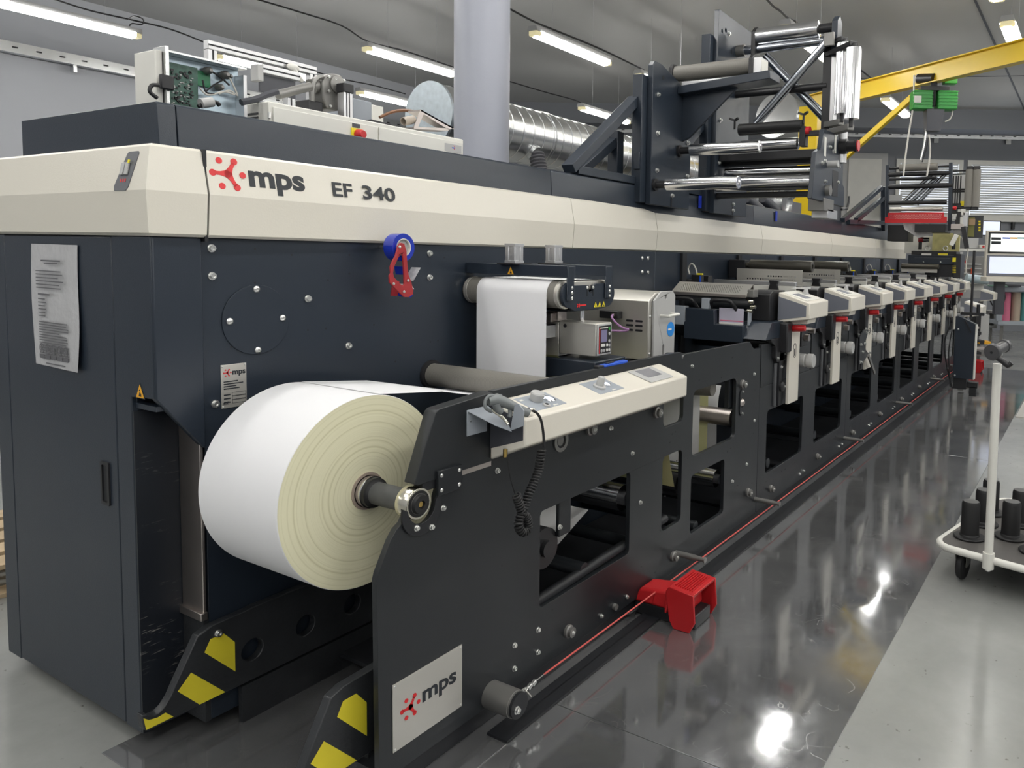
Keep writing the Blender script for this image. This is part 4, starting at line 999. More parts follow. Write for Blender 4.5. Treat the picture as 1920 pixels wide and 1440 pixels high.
hp = [at(u_, v_, 'x', 1.758) for u_, v_ in ((956, 808), (981, 799), (982, 770), (972, 757), (965, 759))]
b = MB()
vs = [b.bm.verts.new(p) for p in hp]; v2 = [b.bm.verts.new(p + X * .004) for p in hp]
b.bm.faces.new(vs); b.bm.faces.new(v2[::-1])
for i in range(5): b.bm.faces.new((vs[i], v2[i], v2[(i + 1) % 5], vs[(i + 1) % 5]))
b.build('upright_tab', 'mgrey', bk, bevel=.0008)
MB().cyl((1.70, YF - .0035, 1.03), (1.70, YF - .006, 1.03), .003, 10).build('screw', 'bolt', bk)
gun = thing('air_gun', 'dark grey air blow gun with a nickel lever lying in the bracket', 'air gun', (1.66, 1.56, 1.06))
gy = 1.54
G = lambda u, v, y=gy: at(u, v, 'y', y)
MB().tube([G(916, 752, 1.575), G(930, 749, 1.565), G(952, 757, 1.55), G(975, 768, 1.53), G(988, 774, 1.52)], [.014, .019, .016, .013, .012], 14).build('gun_body', 'gun', gun)
MB().tube(spline([G(928, 743, 1.565), G(918, 742, 1.572), G(910, 752, 1.578), G(911, 765, 1.575), G(922, 772, 1.57)], 4), .0055, 10).build('hook', 'gun', gun)
MB().tube(spline([G(921, 768, 1.57), G(932, 776, 1.56), G(944, 784, 1.55), G(953, 796, 1.535)], 4), [.004] * 6 + [.0055] * 6 + [.007], 10).build('lever', 'nickel', gun)
MB().tube([G(930, 756, 1.56), G(933, 768, 1.56), G(940, 772, 1.555)], .012, 12).build('trigger_block', 'gun', gun)
MB().tube([G(955, 760, 1.548), G(957, 775, 1.545), G(955, 782, 1.545)], .007, 10).build('grip_strut', 'gun', gun)
MB().tube([G(936, 748, 1.56), G(940, 740, 1.56)], .004, 8).build('top_horn', 'gun', gun)
MB().cyl(G(975, 768, 1.53), G(991, 775, 1.515), .014, 16).build('swivel', 'gun', gun)
MB().cyl(G(991, 768, 1.515), G(1001, 769, 1.51), .007, 12).build('hose_fitting', 'nickel', gun)
# coiled hose
cp = [at(u, v, 'y', 1.47) for u, v in ((999, 770), (1008, 776), (1015, 790), (1019, 815), (1020, 838))]
path = [at(u, v, 'y', 1.48) for u, v in ((1016, 843), (1013, 860), (1010, 880), (1001, 905), (992, 925), (984, 948), (977, 965), (972, 985), (980, 998), (990, 990), (988, 972), (978, 958), (972, 940), (968, 928))]
path = spline(path, 24)
coil = []; acc = 0
for i, p in enumerate(path):
    d = (path[min(i + 1, len(path) - 1)] - path[max(i - 1, 0)]).normalized()
    a = d.cross(Y).normalized(); c = d.cross(a).normalized()
    if i: acc += (p - path[i - 1]).length
    nturn = 2 * PI * acc / .0092
    coil.append((p, a, c, nturn))
def interp_coil():
    out = []
    for (p, a, c, n), (p2, a2, c2, n2) in zip(coil, coil[1:]):
        k = max(2, int((n2 - n) / (2 * PI) * 10))
        for j in range(k):
            f = j / k; pp = p.lerp(p2, f); aa = a.lerp(a2, f).normalized(); cc = c.lerp(c2, f).normalized(); nn = n + (n2 - n) * f
            out.append(pp + aa * math.cos(nn) * .0115 + cc * math.sin(nn) * .0115)
    return out
pts = interp_coil()
end = [at(u, v, 'y', 1.49) for u, v in ((966, 926), (958, 900), (953, 870), (951, 856))]
ho = thing('coiled_hose', 'black coiled air hose hanging in a loop under the console', 'hose', (1.75, 1.48, .7))
MB().tube(spline(cp, 5), .0042, 8).build('straight_end', 'rubberblk', ho)
MB().tube(pts, .0034, 6).build('coil', 'rubberblk', ho)
MB().tube(spline(end, 5), .0022, 6).build('thin_tail', 'rubberblk', ho)

# ------------------------------------------------ tape dispenser hanging on the panel
td = thing('tape_dispenser', 'red tape dispenser with a roll of blue tape hanging below the cream cover', 'tape dispenser', (1.96, 2.30, 1.45))
ty = 2.235
tc_ = at(757, 464, 'y', ty); R_ = .0515
# axis of the tape roll is along y, seen from the left front
tr = thing('blue_tape_roll', 'roll of shiny blue packing tape on the red dispenser', 'tape roll', (tc_.x, ty, tc_.z))
q0 = Vector((tc_.x, ty, tc_.z)); ax = Y
MB().pipe(q0, q0 + Y * .050, R_, .033, 56).build('tape_layers', 'tape', tr, bevel=.001)
MB().pipe(q0 - Y * .001, q0 + Y * .051, .033, .030, 48).build('paper_core', 'offwhite', tr)
MB().cyl(q0 + Y * .01, q0 + Y * .045, .0295, 40).build('hub', 'lgrey', tr)
def T_(u, v, y=ty - .012): return at(u, v, 'y', y)
fr_ = [(750, 455), (757, 457), (761, 470), (763, 500), (765, 515), (770, 528), (774, 545), (773, 552), (766, 557), (757, 557), (748, 549), (737, 538), (730, 530), (729, 517), (732, 512), (731, 500), (736, 488), (741, 480), (745, 462)]
ho_ = [(751, 476), (754, 478), (756, 500), (757, 520), (757, 533), (754, 536), (748, 531), (738, 520), (736, 512), (738, 500), (746, 483)]
b = MB(); b.shape([[(T_(*p).x, T_(*p).z) for p in fr_], [(T_(*p).x, T_(*p).z) for p in ho_]], (0, ty - .012, 0), X, Z, .008); b.build('side_frame', 'redt', td, bevel=.0015)
pts_ = [(T_(*p).x, T_(*p).z) for p in ((760, 530), (771, 528), (774, 548), (766, 557), (756, 556))]
b = MB(); b.prism([(x + .0, z) for x, z in pts_], 'y', ty + .052, ty + .058); b.build('rear_cheek', 'redt', td, bevel=.001)
for p in ((749.5, 463), (765, 526), (738, 532), (757.5, 547)):
    c = T_(*p, ty - .017); MB().lathe(c, c - Y, [(0, .0055), (.002, .005), (.003, .002)], 14).build('screw', 'bolt', td)
b = MB(); e0 = T_(772, 540, ty); 
b.hexa([(e0.x - .012, ty - .006, e0.z - .004), (e0.x + .006, ty - .006, e0.z - .004), (e0.x + .006, ty + .052, e0.z - .004), (e0.x - .012, ty + .052, e0.z - .004)],
       [(e0.x - .012, ty - .006, e0.z + .014), (e0.x - .008, ty - .006, e0.z + .014), (e0.x - .008, ty + .052, e0.z + .014), (e0.x - .012, ty + .052, e0.z + .014)])
b.build('lower_guard', 'paper', td)
b = MB(); tl = [T_(775, 527, ty), T_(789, 502, ty), ]
b.quad(tl[0], tl[1], tl[1] + Y * .050, tl[0] + Y * .050); b.quad(tl[0] + Z * .0008, tl[0] + Y * .05 + Z * .0008, tl[1] + Y * .05 + Z * .0008, tl[1] + Z * .0008); b.build('clear_tape_tongue', mat('printed_film', (.62, .62, .63), .2, noise=(60, .3)), td)
c0, c1 = T_(768, 556, ty), T_(757, 500, ty)
b = MB(); b.cyl(c0 + Z * .008 - Y * .004, c0 + Z * .008 + Y * .05, .011, 24); b.build('blue_film', 'tape', td)
MB().hexa([c1 + Vector((0, 0, 0)), c1 + Vector((.014, 0, 0)), c1 + Vector((.014, .05, 0)), c1 + Vector((0, .05, 0))], [c1 + Vector((.006, 0, -.03)), c1 + Vector((.014, 0, -.03)), c1 + Vector((.014, .05, -.03)), c1 + Vector((.006, .05, -.03))]).build('blue_film', 'tape', td)
MB().cyl(q0 + Y * .05, (q0.x, YB, q0.z), .006, 12).build('mounting_peg', 'bolt', td)

# ------------------------------------------------ red rope along the floor
rp = thing('safety_rope', 'thin red rope stretched along the foot of the press', 'rope', (5, 1.58, .1))
a = at(1020, 1264.5, 'y', 1.56); e = Vector((11.0, 1.56, .105))
MB().tube([a, at(1400, 984, 'y', 1.56), at(1781, 700, 'y', 1.56), e], .0032, 8).build('red_cord', 'rope', rp)
s_ = at(975, 1300, 'y', 1.55)
MB().tube([s_, at(1003, 1278, 'y', 1.555), a], .0018, 8).build('steel_end', 'bolt', rp)
p1 = at(1003, 1279, 'y', 1.555)
for k, (u, v) in enumerate(((1001, 1280), (993, 1287))): 
    p = at(u, v, 'y', 1.555); MB().beam(p - X * .009 - Z * .004, p + X * .009 + Z * .004, .012, .014).build('rope_clip', 'bolt', rp, bevel=.002)
MB().tube(spline([at(986, 1289, 'y', 1.553), at(976, 1296, 'y', 1.55), at(974, 1302, 'y', 1.55), at(982, 1299, 'y', 1.55), at(990, 1291, 'y', 1.553)], 4), .0022, 8).build('thimble', 'bolt', rp)
MB().tube(spline([at(984, 1293, 'y', 1.55), at(990, 1299, 'y', 1.545), at(996, 1306, 'y', 1.54)], 4), .002, 6).build('loose_end', 'cablew', rp)
# ================================================================== PRINT UNITS
PX0, PITCH = 4.022, .885
def fbase(i, x0, x1, seglab, wins):
    t = thing('press_base', seglab, 'side plate', ((x0 + x1) / 2, YF, .07), 'lower side frames of the print units')
    hs = [rrect(a, .265, c, .645, .03) for a, c in wins]
    yplate('side_plate', [(x0, .070), (x1, .070), (x1, .80), (x0, .80)], hs, YF, YF + .02, 'black', t, bevel=.002)
    for a, c in wins:
        bolt(t, (a + c) / 2 + .30, YF, .115, 'cap', .8); bolt(t, (a + c) / 2 + .38, YF, .118, 'cap', .8)
        roller_nut(a + .10 - .01, .155, .85, t); roller_nut(c + .34, .155, .7, t) if False else None
        for dx in (.02, .28, .34, .52): bolt(t, a + dx, YF, .215, 'hole', 1.2, 'drilled_hole')
        MB().cyl(((a + c) / 2 - .2, YF + .03, .30), ((a + c) / 2 - .2, YB - .01, .30), .03, 12).build('cross_bar', 'black', t)
        MB().cyl(((a + c) / 2 + .15, YF + .03, .20), ((a + c) / 2 + .15, YB - .01, .20), .022, 12).build('cross_bar', 'darkin', t)
    MB().box(x0 + .005, x1 - .005, YF + .10, YB - .01, .055, .068).build('bottom_tray', 'darkin', t)
    return t
wx = [4.147 + .884 * k for k in range(8)]
wins = [(a, a + .635) for a in wx]
ordw = ['first two print units, next to the unwinder', 'third and fourth print units', 'fifth and sixth print units', 'seventh and eighth print units']
for i in range(4):
    x0 = 4.022 + 1.772 * i; x1 = x0 + 1.770
    t = fbase(i, x0, x1, 'black side plate with two openings under the ' + ordw[i], wins[2 * i:2 * i + 2])
for x, z in ((5.62, .155), (7.4, .155), (9.2, .155), (10.6, .155)):
    b = MB(); b.lathe((x + .16, YF, z), (x + .16, YF - 1, z), [(0, .014), (.09, .014), (.14, .010), (.157, .012)], 12)
    b.build('rope_peg', 'castgrey', un)

def make_unit():
    t = thing('print_unit', 'x', 'print unit', (PX0, YF, .80))
    o = PX0
    # upper side plate
    yplate('side_plate', [(o + .01, .802), (o + .875, .802), (o + .875, 1.02), (o + .50, 1.02), (o + .50, .99), (o + .20, .99), (o + .20, 1.05), (o + .01, 1.05)], [], YF, YF + .02, 'black', t, bevel=.002)
    # channel with adjusting screws next to the white panel
    MB().box(o + .205, o + .235, 1.632, YF, .66, .92).build('grey_channel', mat('channel_grey', (.16, .165, .175), .4, .5) if 'chan' not in M else M['chan'], t, bevel=.002)
    MB().box(o + .240, o + .310, 1.620, YF, .66, .98).build('black_channel', 'darkin', t, bevel=.002)
    bolt(t, o + .268, 1.620, .895, 'cap', .8); MB().lathe((o + .27, 1.620, .775), (o + .27, 1, .775), [(0, .03), (.012, .03), (.02, .02)], 20).build('guide_wheel', 'rubberblk', t); bolt(t, o + .285, 1.604, .775, 'cap', .7)
    # cream front panel
    wp_ = MB().box(o + .312, o + .488, 1.586, 1.604, .662, 1.115).build('cream_front_panel', 'cream', t, bevel=.002)
    # grey adjusting knob
    b = MB(); b.lathe((o + .565, YF, .905), (o + .565, YF - 1, .905), [(0, .043), (.072, .043), (.076, .039), (.084, .039), (.090, .046), (.122, .046), (.130, .040)], 36); b.build('adjusting_knob', 'lgrey', t)
    # red lock handle with black block
    MB().box(o + .235, o + .318, 1.575, 1.64, .985, 1.165).build('lock_block', 'plblack', t, bevel=.008)
    b = MB(); b.tube([(o + .335, 1.59, 1.125), (o + .335, 1.58, 1.126), (o + .335, 1.53, 1.130), (o + .335, 1.502, 1.132)], [.014, .021, .0205, .018], 16); b.build('red_handle', 'red', t)
    # black housing with sloping face
    b = MB()
    A = [(o + .02, 1.625, 1.075), (o + .02, 1.80, 1.075), (o + .38, 1.80, 1.075), (o + .38, 1.625, 1.075)]
    B = [(o + .10, 1.625, 1.172), (o + .10, 1.80, 1.172), (o + .38, 1.80, 1.172), (o + .38, 1.625, 1.172)]
    b.hexa(A, B); b.build('sloping_housing', 'navy', t, bevel=.003)
    MB().prism([(o + .10, 1.075), (o + .38, 1.075), (o + .38, .95), (o + .32, .93), (o + .20, .93), (o + .17, .96), (o + .17, 1.03), (o + .10, 1.06)], 'y', 1.620, 1.66).build('housing_side', 'plblack', t, bevel=.003)
    for x, z in ((.205, .955), (.325, .97)): bolt(t, o + x, 1.62, z, 'cap', .7)
    # tower block behind
    b = MB(); b.prism([(o + .20, 1.172), (o + .45, 1.172), (o + .45, 1.35), (o + .25, 1.355), (o + .20, 1.33)], 'y', 1.68, 1.81); b.build('gearbox_block', 'plblack', t, bevel=.004)
    # display box
    xl, xr, yf, yb = o + .285, o + .640, 1.46, 1.66
    dp = MB(); dp.hexa([(xl, yf, 1.190), (xr, yf, 1.192), (xr, yb, 1.158), (xl, yb, 1.158)], [(xl, yf, 1.287), (xr, yf, 1.290), (xr, yb, 1.345), (xl, yb, 1.345)])
    dp = dp.build('display_box', 'cream', t, bevel=.006)
    b = MB(); b.prism([(yf + .022, 1.206), (yf + .022, 1.270), (yb - .001, 1.318), (yb - .001, 1.175)], 'x', xl - .003, xl + .004); b.build('grey_side_panel', 'grey', dp, bevel=.001)
    Vt = Vector((0, yb - yf, .056)).normalized(); Wt = X.cross(Vt)
    def top(x, f, h): return Vector((x, yf, 1.288)) + Vt * (f * .2077) + Wt * h
    def tslab(name, x0, x1, f0, f1, h0, h1, m, bev=0):
        b = MB(); b.hexa([top(x0, f0, h0), top(x1, f0, h0), top(x1, f1, h0), top(x0, f1, h0)], [top(x0, f0, h1), top(x1, f0, h1), top(x1, f1, h1), top(x0, f1, h1)]); return b.build(name, m, dp, bevel=bev)
    tslab('top_label', xl + .03, xr - .03, .16, .96, .0005, .003, 'offwhite', .0005)
    tslab('display_window', xl + .09, xl + .20, .30, .72, .003, .0042, 'grey')
    b = MB(); p = top(xr - .11, .55, .003); b.hexa([p, p + X * .05, p + X * .05 + Y * .03, p + Y * .03], [p + Vector((.0, .01, .045)), p + Vector((.05, .01, .045)), p + Vector((.05, .013, .045)), p + Vector((0, .013, .045))]); b.build('card_holder', 'lgrey', dp)
    b = MB(); b.prism([(yf + .025, 1.190), (yf + .14, 1.170), (yf + .14, 1.150), (yf + .03, 1.158)], 'x', xl + .05, xl + .20); b.build('lower_lip', 'cream', dp, bevel=.002)
    MB().box(o + .445, o + .475, 1.58, 1.60, 1.10, 1.18).build('bracket', 'mgrey', t, bevel=.001)
    # shaft ends between the units
    MB().cyl((o + .62, 1.66, 1.045), (o + .62, 1.57, 1.045), .022, 20).build('shaft_end', 'steelw', t)
    MB().box(o + .56, o + .68, 1.60, 1.66, .99, 1.09).build('shaft_block', 'plblack', t, bevel=.004)
    MB().cyl((o + .74, 1.66, 1.08), (o + .74, 1.575, 1.08), .018, 16).build('shaft_end', 'steelw', t)
    # inside: rolls between front and back plate
    for x, z, r, m in ((.17, 1.10, .05, 'darkin'), (.42, 1.24, .06, 'black'), (.66, 1.16, .05, 'black'), (.78, 1.27, .03, 'steelw'), (.60, .98, .04, 'darkin')):
        MB().cyl((o + x, 1.82 if z > 1.1 else 1.68, z), (o + x, YB - .01, z), r, 24).build('cross_roller', m, t)
    MB().box(o + .24, o + .30, 1.82, YB - .01, 1.04, 1.22).build('ink_tray', 'navy', t, bevel=.003)
    MB().box(o + .05, o + .84, 1.66, YB - .01, .80, .815).build('inner_floor', 'darkin', t)
    MB().box(o + .50, o + .56, YB - .12, YB - .01, 1.0, 1.42).build('rear_block', 'plblack', t, bevel=.003)
    # light bar across the unit with black clamp
    lb = MB().box(o + .745, o + .775, 1.72, YB - .04, 1.366, 1.392).build('light_bar', 'alu', t, bevel=.002)
    MB().box(o + .742, o + .760, 1.72, YB - .05, 1.330, 1.364).build('bar_label', 'offwhite', t, bevel=.001)
    b = MB(); b.prism([(1.835, 1.40), (1.905, 1.40), (1.895, 1.375), (1.91, 1.325), (1.83, 1.325), (1.845, 1.375)], 'x', o + .725, o + .79); b.build('bar_clamp', 'plblack', t, bevel=.004)
    MB().box(o + .70, o + .84, 1.73, 1.86, 1.285, 1.325).build('clamp_base', 'plblack', t, bevel=.004)
    MB().cyl((o + .86, 1.73, 1.30), (o + .86, 1.66, 1.30), .018, 14).build('clamp_knob', 'plblack', t)
    # sensor block with cable at the rear
    sb = MB().box(o + .33, o + .37, YB - .15, YB - .08, 1.35, 1.43).build('sensor_block', 'plblack', t, bevel=.002)
    MB().box(o + .327, o + .345, YB - .158, YB - .12, 1.43, 1.440).build('yellow_tag', 'signy', sb)
    MB().box(o + .326, o + .329, YB - .150, YB - .14, 1.36, 1.425).build('blue_strip', 'blueplast', sb)
    MB().tube(spline([(o + .35, YB - .11, 1.43), (o + .345, YB - .10, 1.475), (o + .35, YB - .07, 1.50), (o + .36, YB - .04, 1.47), (o + .36, YB - .05, 1.43)], 5), .005, 8).build('sensor_cable', 'cablew', sb)
    b = MB(); b.lathe((o + .40, YB - .01, 1.37), (o + .40, 1, 1.37), [(0, .03), (.08, .028), (.16, .012)], 16); b.build('drive_cone', 'plblack', t)
    return t
M['chan'] = mat('channel_grey', (.16, .165, .175), .4, .5)
unit0 = make_unit()
nth = ['first', 'second', 'third', 'fourth', 'fifth', 'sixth', 'seventh', 'eighth']
units = []
for k in range(8):
    u = unit0 if k == 0 else copy_tree(unit0)
    if k: u.location.x = PX0 + PITCH * k
    lab = {0: 'first print unit, nearest the unwinder, with number 1 on its cream panel', 1: 'second print unit, behind the nearest one, below the nearer grey top roller',
           2: 'third print unit, its cream panel partly covered by a bolted black bracket', 7: 'farthest of the eight print units, beside the hanging dark control box'}.get(k, nth[k] + ' print unit counted from the unwinder along the row')
    tag(u, lab, 'print unit', 'print units in a row along the press'); units.append(u)
def uparent(k): return units[k]
for k in range(8):
    o = PX0 + PITCH * k; u = units[k]
    b = MB(); b.shape([rrect(o + .375, .985 - .075, o + .425, 1.075 - .075, .024), rrect(o + .380, .990 - .075, o + .420, 1.070 - .075, .019)], (0, 1.5855, .03), X, Z, .0012); q = b.build('number_ring', 'ink', u, flat=True)
    txt('number', str(k + 1), .062, (o + .391, 1.5853, .953), X, Z, q, bold=.001, width=.014 if k == 0 else .024)
# unit 1: perforated hood, handles, lilac doctor blade plate
u = units[0]; o = PX0
A_, B_, C_, D_ = Vector((4.075, 1.770, 1.330)), Vector((4.175, 1.775, 1.388)), Vector((4.175, 2.27, 1.388)), Vector((4.075, 2.27, 1.330))
Uh = Y; Vh = (B_ - A_); Vh.y = 0; LV = Vh.length; Vh = Vh.normalized()
hol = []
for r in range(7):
    for c_ in range(26):
        yy = .06 + c_ * .0155 + (r % 2) * .0078
        if yy < .46: hol.append(circ(yy, .020 + r * .0115, .0035, 6))
b = MB(); b.shape([[(0, 0), (.50, 0), (.50, LV), (0, LV)]] + hol, A_, Uh, Vh, .0016)
hd_ = b.build('perforated_hood', 'steel', u, flat=True)
MB().box(4.068, 4.078, 1.770, 2.27, 1.312, 1.330).build('hood_front_edge', 'steelw', u, bevel=.001)
MB().box(4.085, 4.11, 1.775, 2.26, 1.300, 1.310).build('stained_ledge', mat('stained_brass', (.42, .25, .10), .5, .4, noise=(30, .4)), u)
MB().box(4.175, 4.185, 1.770, 2.27, 1.34, 1.389).build('hood_back_edge', 'steelw', u)
MB().box(4.08, 4.16, 1.775, 2.26, 1.295, 1.315).build('hood_inside', 'darkin', u)
for y0 in (1.84, 2.10):
    MB().tube(spline([(4.10, y0 - .0, 1.235), (4.07, y0 + .015, 1.275), (4.065, y0 + .04, 1.29), (4.065, y0 + .13, 1.29), (4.07, y0 + .155, 1.275), (4.10, y0 + .17, 1.235)], 4), .012, 10).build('black_handle', 'plblack', u, )
MB().box(4.09, 4.095, 1.79, 1.95, 1.150, 1.245).build('lilac_plate', 'glassy', u, bevel=.002)
MB().box(4.0885, 4.0895, 1.79, 1.94, 1.168, 1.174).build('pink_stain', 'pink', u)
MB().box(4.085, 4.10, 1.795, 1.945, 1.150, 1.160).build('plate_lip', 'offwhite', u)
b = MB(); b.prism([(1.96, 1.235), (2.15, 1.235), (2.145, 1.16), (2.16, 1.15), (2.16, 1.05), (1.77, 1.05), (1.77, 1.15), (1.955, 1.15)], 'x', 4.04, 4.085); b.build('black_guard', 'navy', u, bevel=.003)
MB().box(4.05, 4.09, 2.0, 2.05, 1.235, 1.30).build('grey_bracket', 'mgrey', u, bevel=.003)
MB().box(4.05, 4.10, 2.16, 2.26, 1.13, 1.245).build('grey_side_block', 'mgrey', u, bevel=.003)
b = MB()
for (y, z, dx) in ((1.755, 1.29, 0), (1.745, 1.26, .01), (1.76, 1.235, .0)): b.cyl((4.10 + dx, y + .01, z), (4.10 + dx, y - .022, z), .012, 12)
b.build('hood_hinge_fitting', 'nickel', u)
MB().box(4.10, 4.17, 1.735, 1.775, 1.315, 1.36).build('hood_hinge', 'castgrey', u, bevel=.003)
MB().box(4.09, 4.13, 1.755, 1.765, 1.15, 1.24).build('hinge_plate', 'mgrey', u, bevel=.002)
# two top rolls and perforated guard plates on units 2 and 3
for k in (1, 2):
    u = units[k]; o = PX0 + PITCH * k; x = o + .19
    MB().lathe((x, YB - .14, 1.494), (x, 1, 1.494), [(0, .020), (.03, .020), (.031, .036), (.036, .040), (.50, .040), (.502, .037), (.502, .016), (.49, .015)], 36).build('top_roll', mat('bronze_roll', (.085, .08, .068), .3, .3), u)
    MB().box(x - .03, x + .05, YB - .14, YB - .01, 1.40, 1.53).build('roll_bearing', 'darkin', u, bevel=.003)
    hs = []
    for r_ in range(2):
        for c_ in range(19 if r_ == 0 else 11): hs.append(circ(.055 + c_ * .0195 + r_ * .16 * 0 + (.0 if r_ == 0 else .0), .035 + r_ * .022, .0058, 8))
    b = MB(); b.shape([[(0, 0), (.49, 0), (.49, .105), (0, .105)]] + hs, (x - .13, YB - .125 - .49, 1.365), Y, Z, .002)
    b.build('perforated_guard', 'steel', u, flat=True)
for k, (u_, v_) in ((1, (1312, 0)),): pass
# clear protective film / paper tags standing on unit 2 and 3 displays
for k in (0, 1):
    o = PX0 + PITCH * k; b = MB(); b.quad((o + .58, 1.56, 1.36), (o + .70, 1.60, 1.365), (o + .72, 1.72, 1.36), (o + .60, 1.70, 1.355)); b.build('plastic_sheet', 'lgrey', units[k])
# unit 3: bolted bracket plate in front of the panel
u = units[2]; o = PX0 + PITCH * 2
def u3(u_, v_): p = at(u_, v_, 'y', 1.56); return (p.x, p.z)
pts = [u3(*p) for p in ((1611, 632), (1620, 617), (1628, 618), (1622, 640), (1622, 655), (1626, 661), (1632, 662), (1625, 668), (1618, 678), (1610, 684), (1611, 650))]
b = MB(); b.prism(pts, 'y', 1.555, 1.565); q = b.build('bolted_bracket', 'black', u, bevel=.001)
for p in ((1622, 617), (1623, 623), (1634, 620), (1634, 626), (1613, 646), (1620, 644), (1629, 661), (1616, 660), (1613, 679)):
    x, z = u3(*p); bolt(q, x, 1.555, z, 'cap', 1.0)
b = MB(); b.beam(at(1628, 666, 'y', 1.55), at(1640, 700, 'y', 1.55), .012, .03, up=(1, 0, 0)); b.build('support_strip', 'castgrey', u)

# dark control box hanging at the far end, with its arm
hb = thing('hanging_control_box', 'tall dark blue-grey control box hanging beside the far end of the press', 'control box', (9.2, 1.25, .15))
yb_ = 1.30
c4 = [at(1789, 594, 'y', yb_), at(1827, 607, 'y', yb_), at(1825, 706, 'y', yb_), at(1789, 706, 'y', yb_)]
xa, xb = c4[0].x, c4[0].x + .35
zt, zbm = c4[0].z, c4[3].z
xw = at(1789, 650, 'y', yb_).x
# face towards the camera lies across the aisle (x = const)
yl_, yr_ = yb_, at(1827, 650, 'x', xw).y
b = MB(); b.prism([(yl_, zbm), (yl_, zt), (yl_ - .03, zt + .005), (yr_, zt - .075), (yr_, zbm)], 'x', xw, xw + .10); bx_ = b.build('box_case', 'navy', hb, bevel=.004)
MB().box(xw + .0, xw + .10, yr_ - .012, yr_ - .001, zbm, zt - .08).build('light_edge', 'offwhite', hb)
MB().beam((xw - .012, yl_ - .10, zt - .04), (xw - .012, yl_ - .17, zt - .17), .012, .012, up=(1, 0, 0)).build('bar_handle', 'plblack', hb)
for y, z in ((yl_ - .035, zt - .14), (yl_ - .02, zbm + .03)): MB().sph((xw - .002, y, z), .012, 10).build('button_screw', 'bolt', hb)
b = MB(); b.box(xw + .02, xw + .2, yl_ - .14, yl_ - .005, zbm - .12, zbm); b.box(xw + .05, xw + .15, yl_ - .25, yl_ - .12, zbm - .10, zbm - .04); b.build('lower_mount', 'plblack', hb, bevel=.003)
MB().box(xw + .05, xw + .12, yl_ - .24, yl_ - .17, zbm - .19, zbm - .09).build('mount_foot', 'plblack', hb)
MB().tube(spline([(xw, yl_ + .05, zt - .1), (xw - .02, yl_ + .10, zt - .3), (xw, yl_ + .06, zbm + .1), (xw + .02, yl_ + .0, zbm - .12)], 6), .008, 8).build('hose', 'cable', hb)
MB().tube(spline([(xw, yl_ + .03, zt - .15), (xw - .02, yl_ + .05, zt - .4), (xw, yl_ + .02, zbm - .1)], 6), .006, 8).build('hose', 'cable', hb)
pole = at(1827, 470, 'x', xw); 
MB().cyl((xw, pole.y, zt - .02), (xw, pole.y, pole.z), .014, 12).build('upright_post', 'plblack', hb)
b = MB(); b.box(xw - .02, xw + .05, pole.y - .13, pole.y + .10, zt + .02, zt + .05); b.cyl((xw, pole.y - .07, zt + .03), (xw, pole.y - .07, zt + .14), .018, 12); b.build('clamp', 'plblack', hb)
# two more display boxes beyond
def far_display(u, v, y, label, s=1.0):
    p = at(u, v, 'y', y); t = thing('display_unit', label, 'display box', p, 'cream display boxes at the far end')
    xl, xr, yf, yb = p.x - .355 * s, p.x, y, y + .2 * s; z1 = p.z; z0 = z1 - .1 * s
    dp = MB(); dp.hexa([(xl, yf, z0), (xr, yf, z0), (xr, yb, z0 - .03), (xl, yb, z0 - .03)], [(xl, yf, z1), (xr, yf, z1), (xr, yb, z1 + .055), (xl, yb, z1 + .055)]); dp = dp.build('display_box', 'cream', t, bevel=.006)
    b = MB(); b.prism([(yf + .022, z0 + .012), (yf + .022, z1 - .018), (yb, z1 + .03), (yb, z0 - .015)], 'x', xl - .003, xl + .004); b.build('grey_side_panel', 'grey', dp)
    b = MB(); b.hexa([(xl + .03, yf + .03, z1 + .009), (xr - .03, yf + .03, z1 + .009), (xr - .03, yb - .01, z1 + .054), (xl + .03, yb - .01, z1 + .054)], [(xl + .03, yf + .03, z1 + .012), (xr - .03, yf + .03, z1 + .012), (xr - .03, yb - .01, z1 + .057), (xl + .03, yb - .01, z1 + .057)]); b.build('top_label', 'offwhite', dp)
    MB().box(xl + .1, xl + .2, yb - .02, yb + .04, .02, z0 - .03).build('support_post', 'castgrey', t)
    return t
far_display(1849.5, 573, 1.12, 'cream display box just right of the hanging dark control box')
far_display(1870.5, 549, 1.30, 'cream display box farthest to the right in the row')

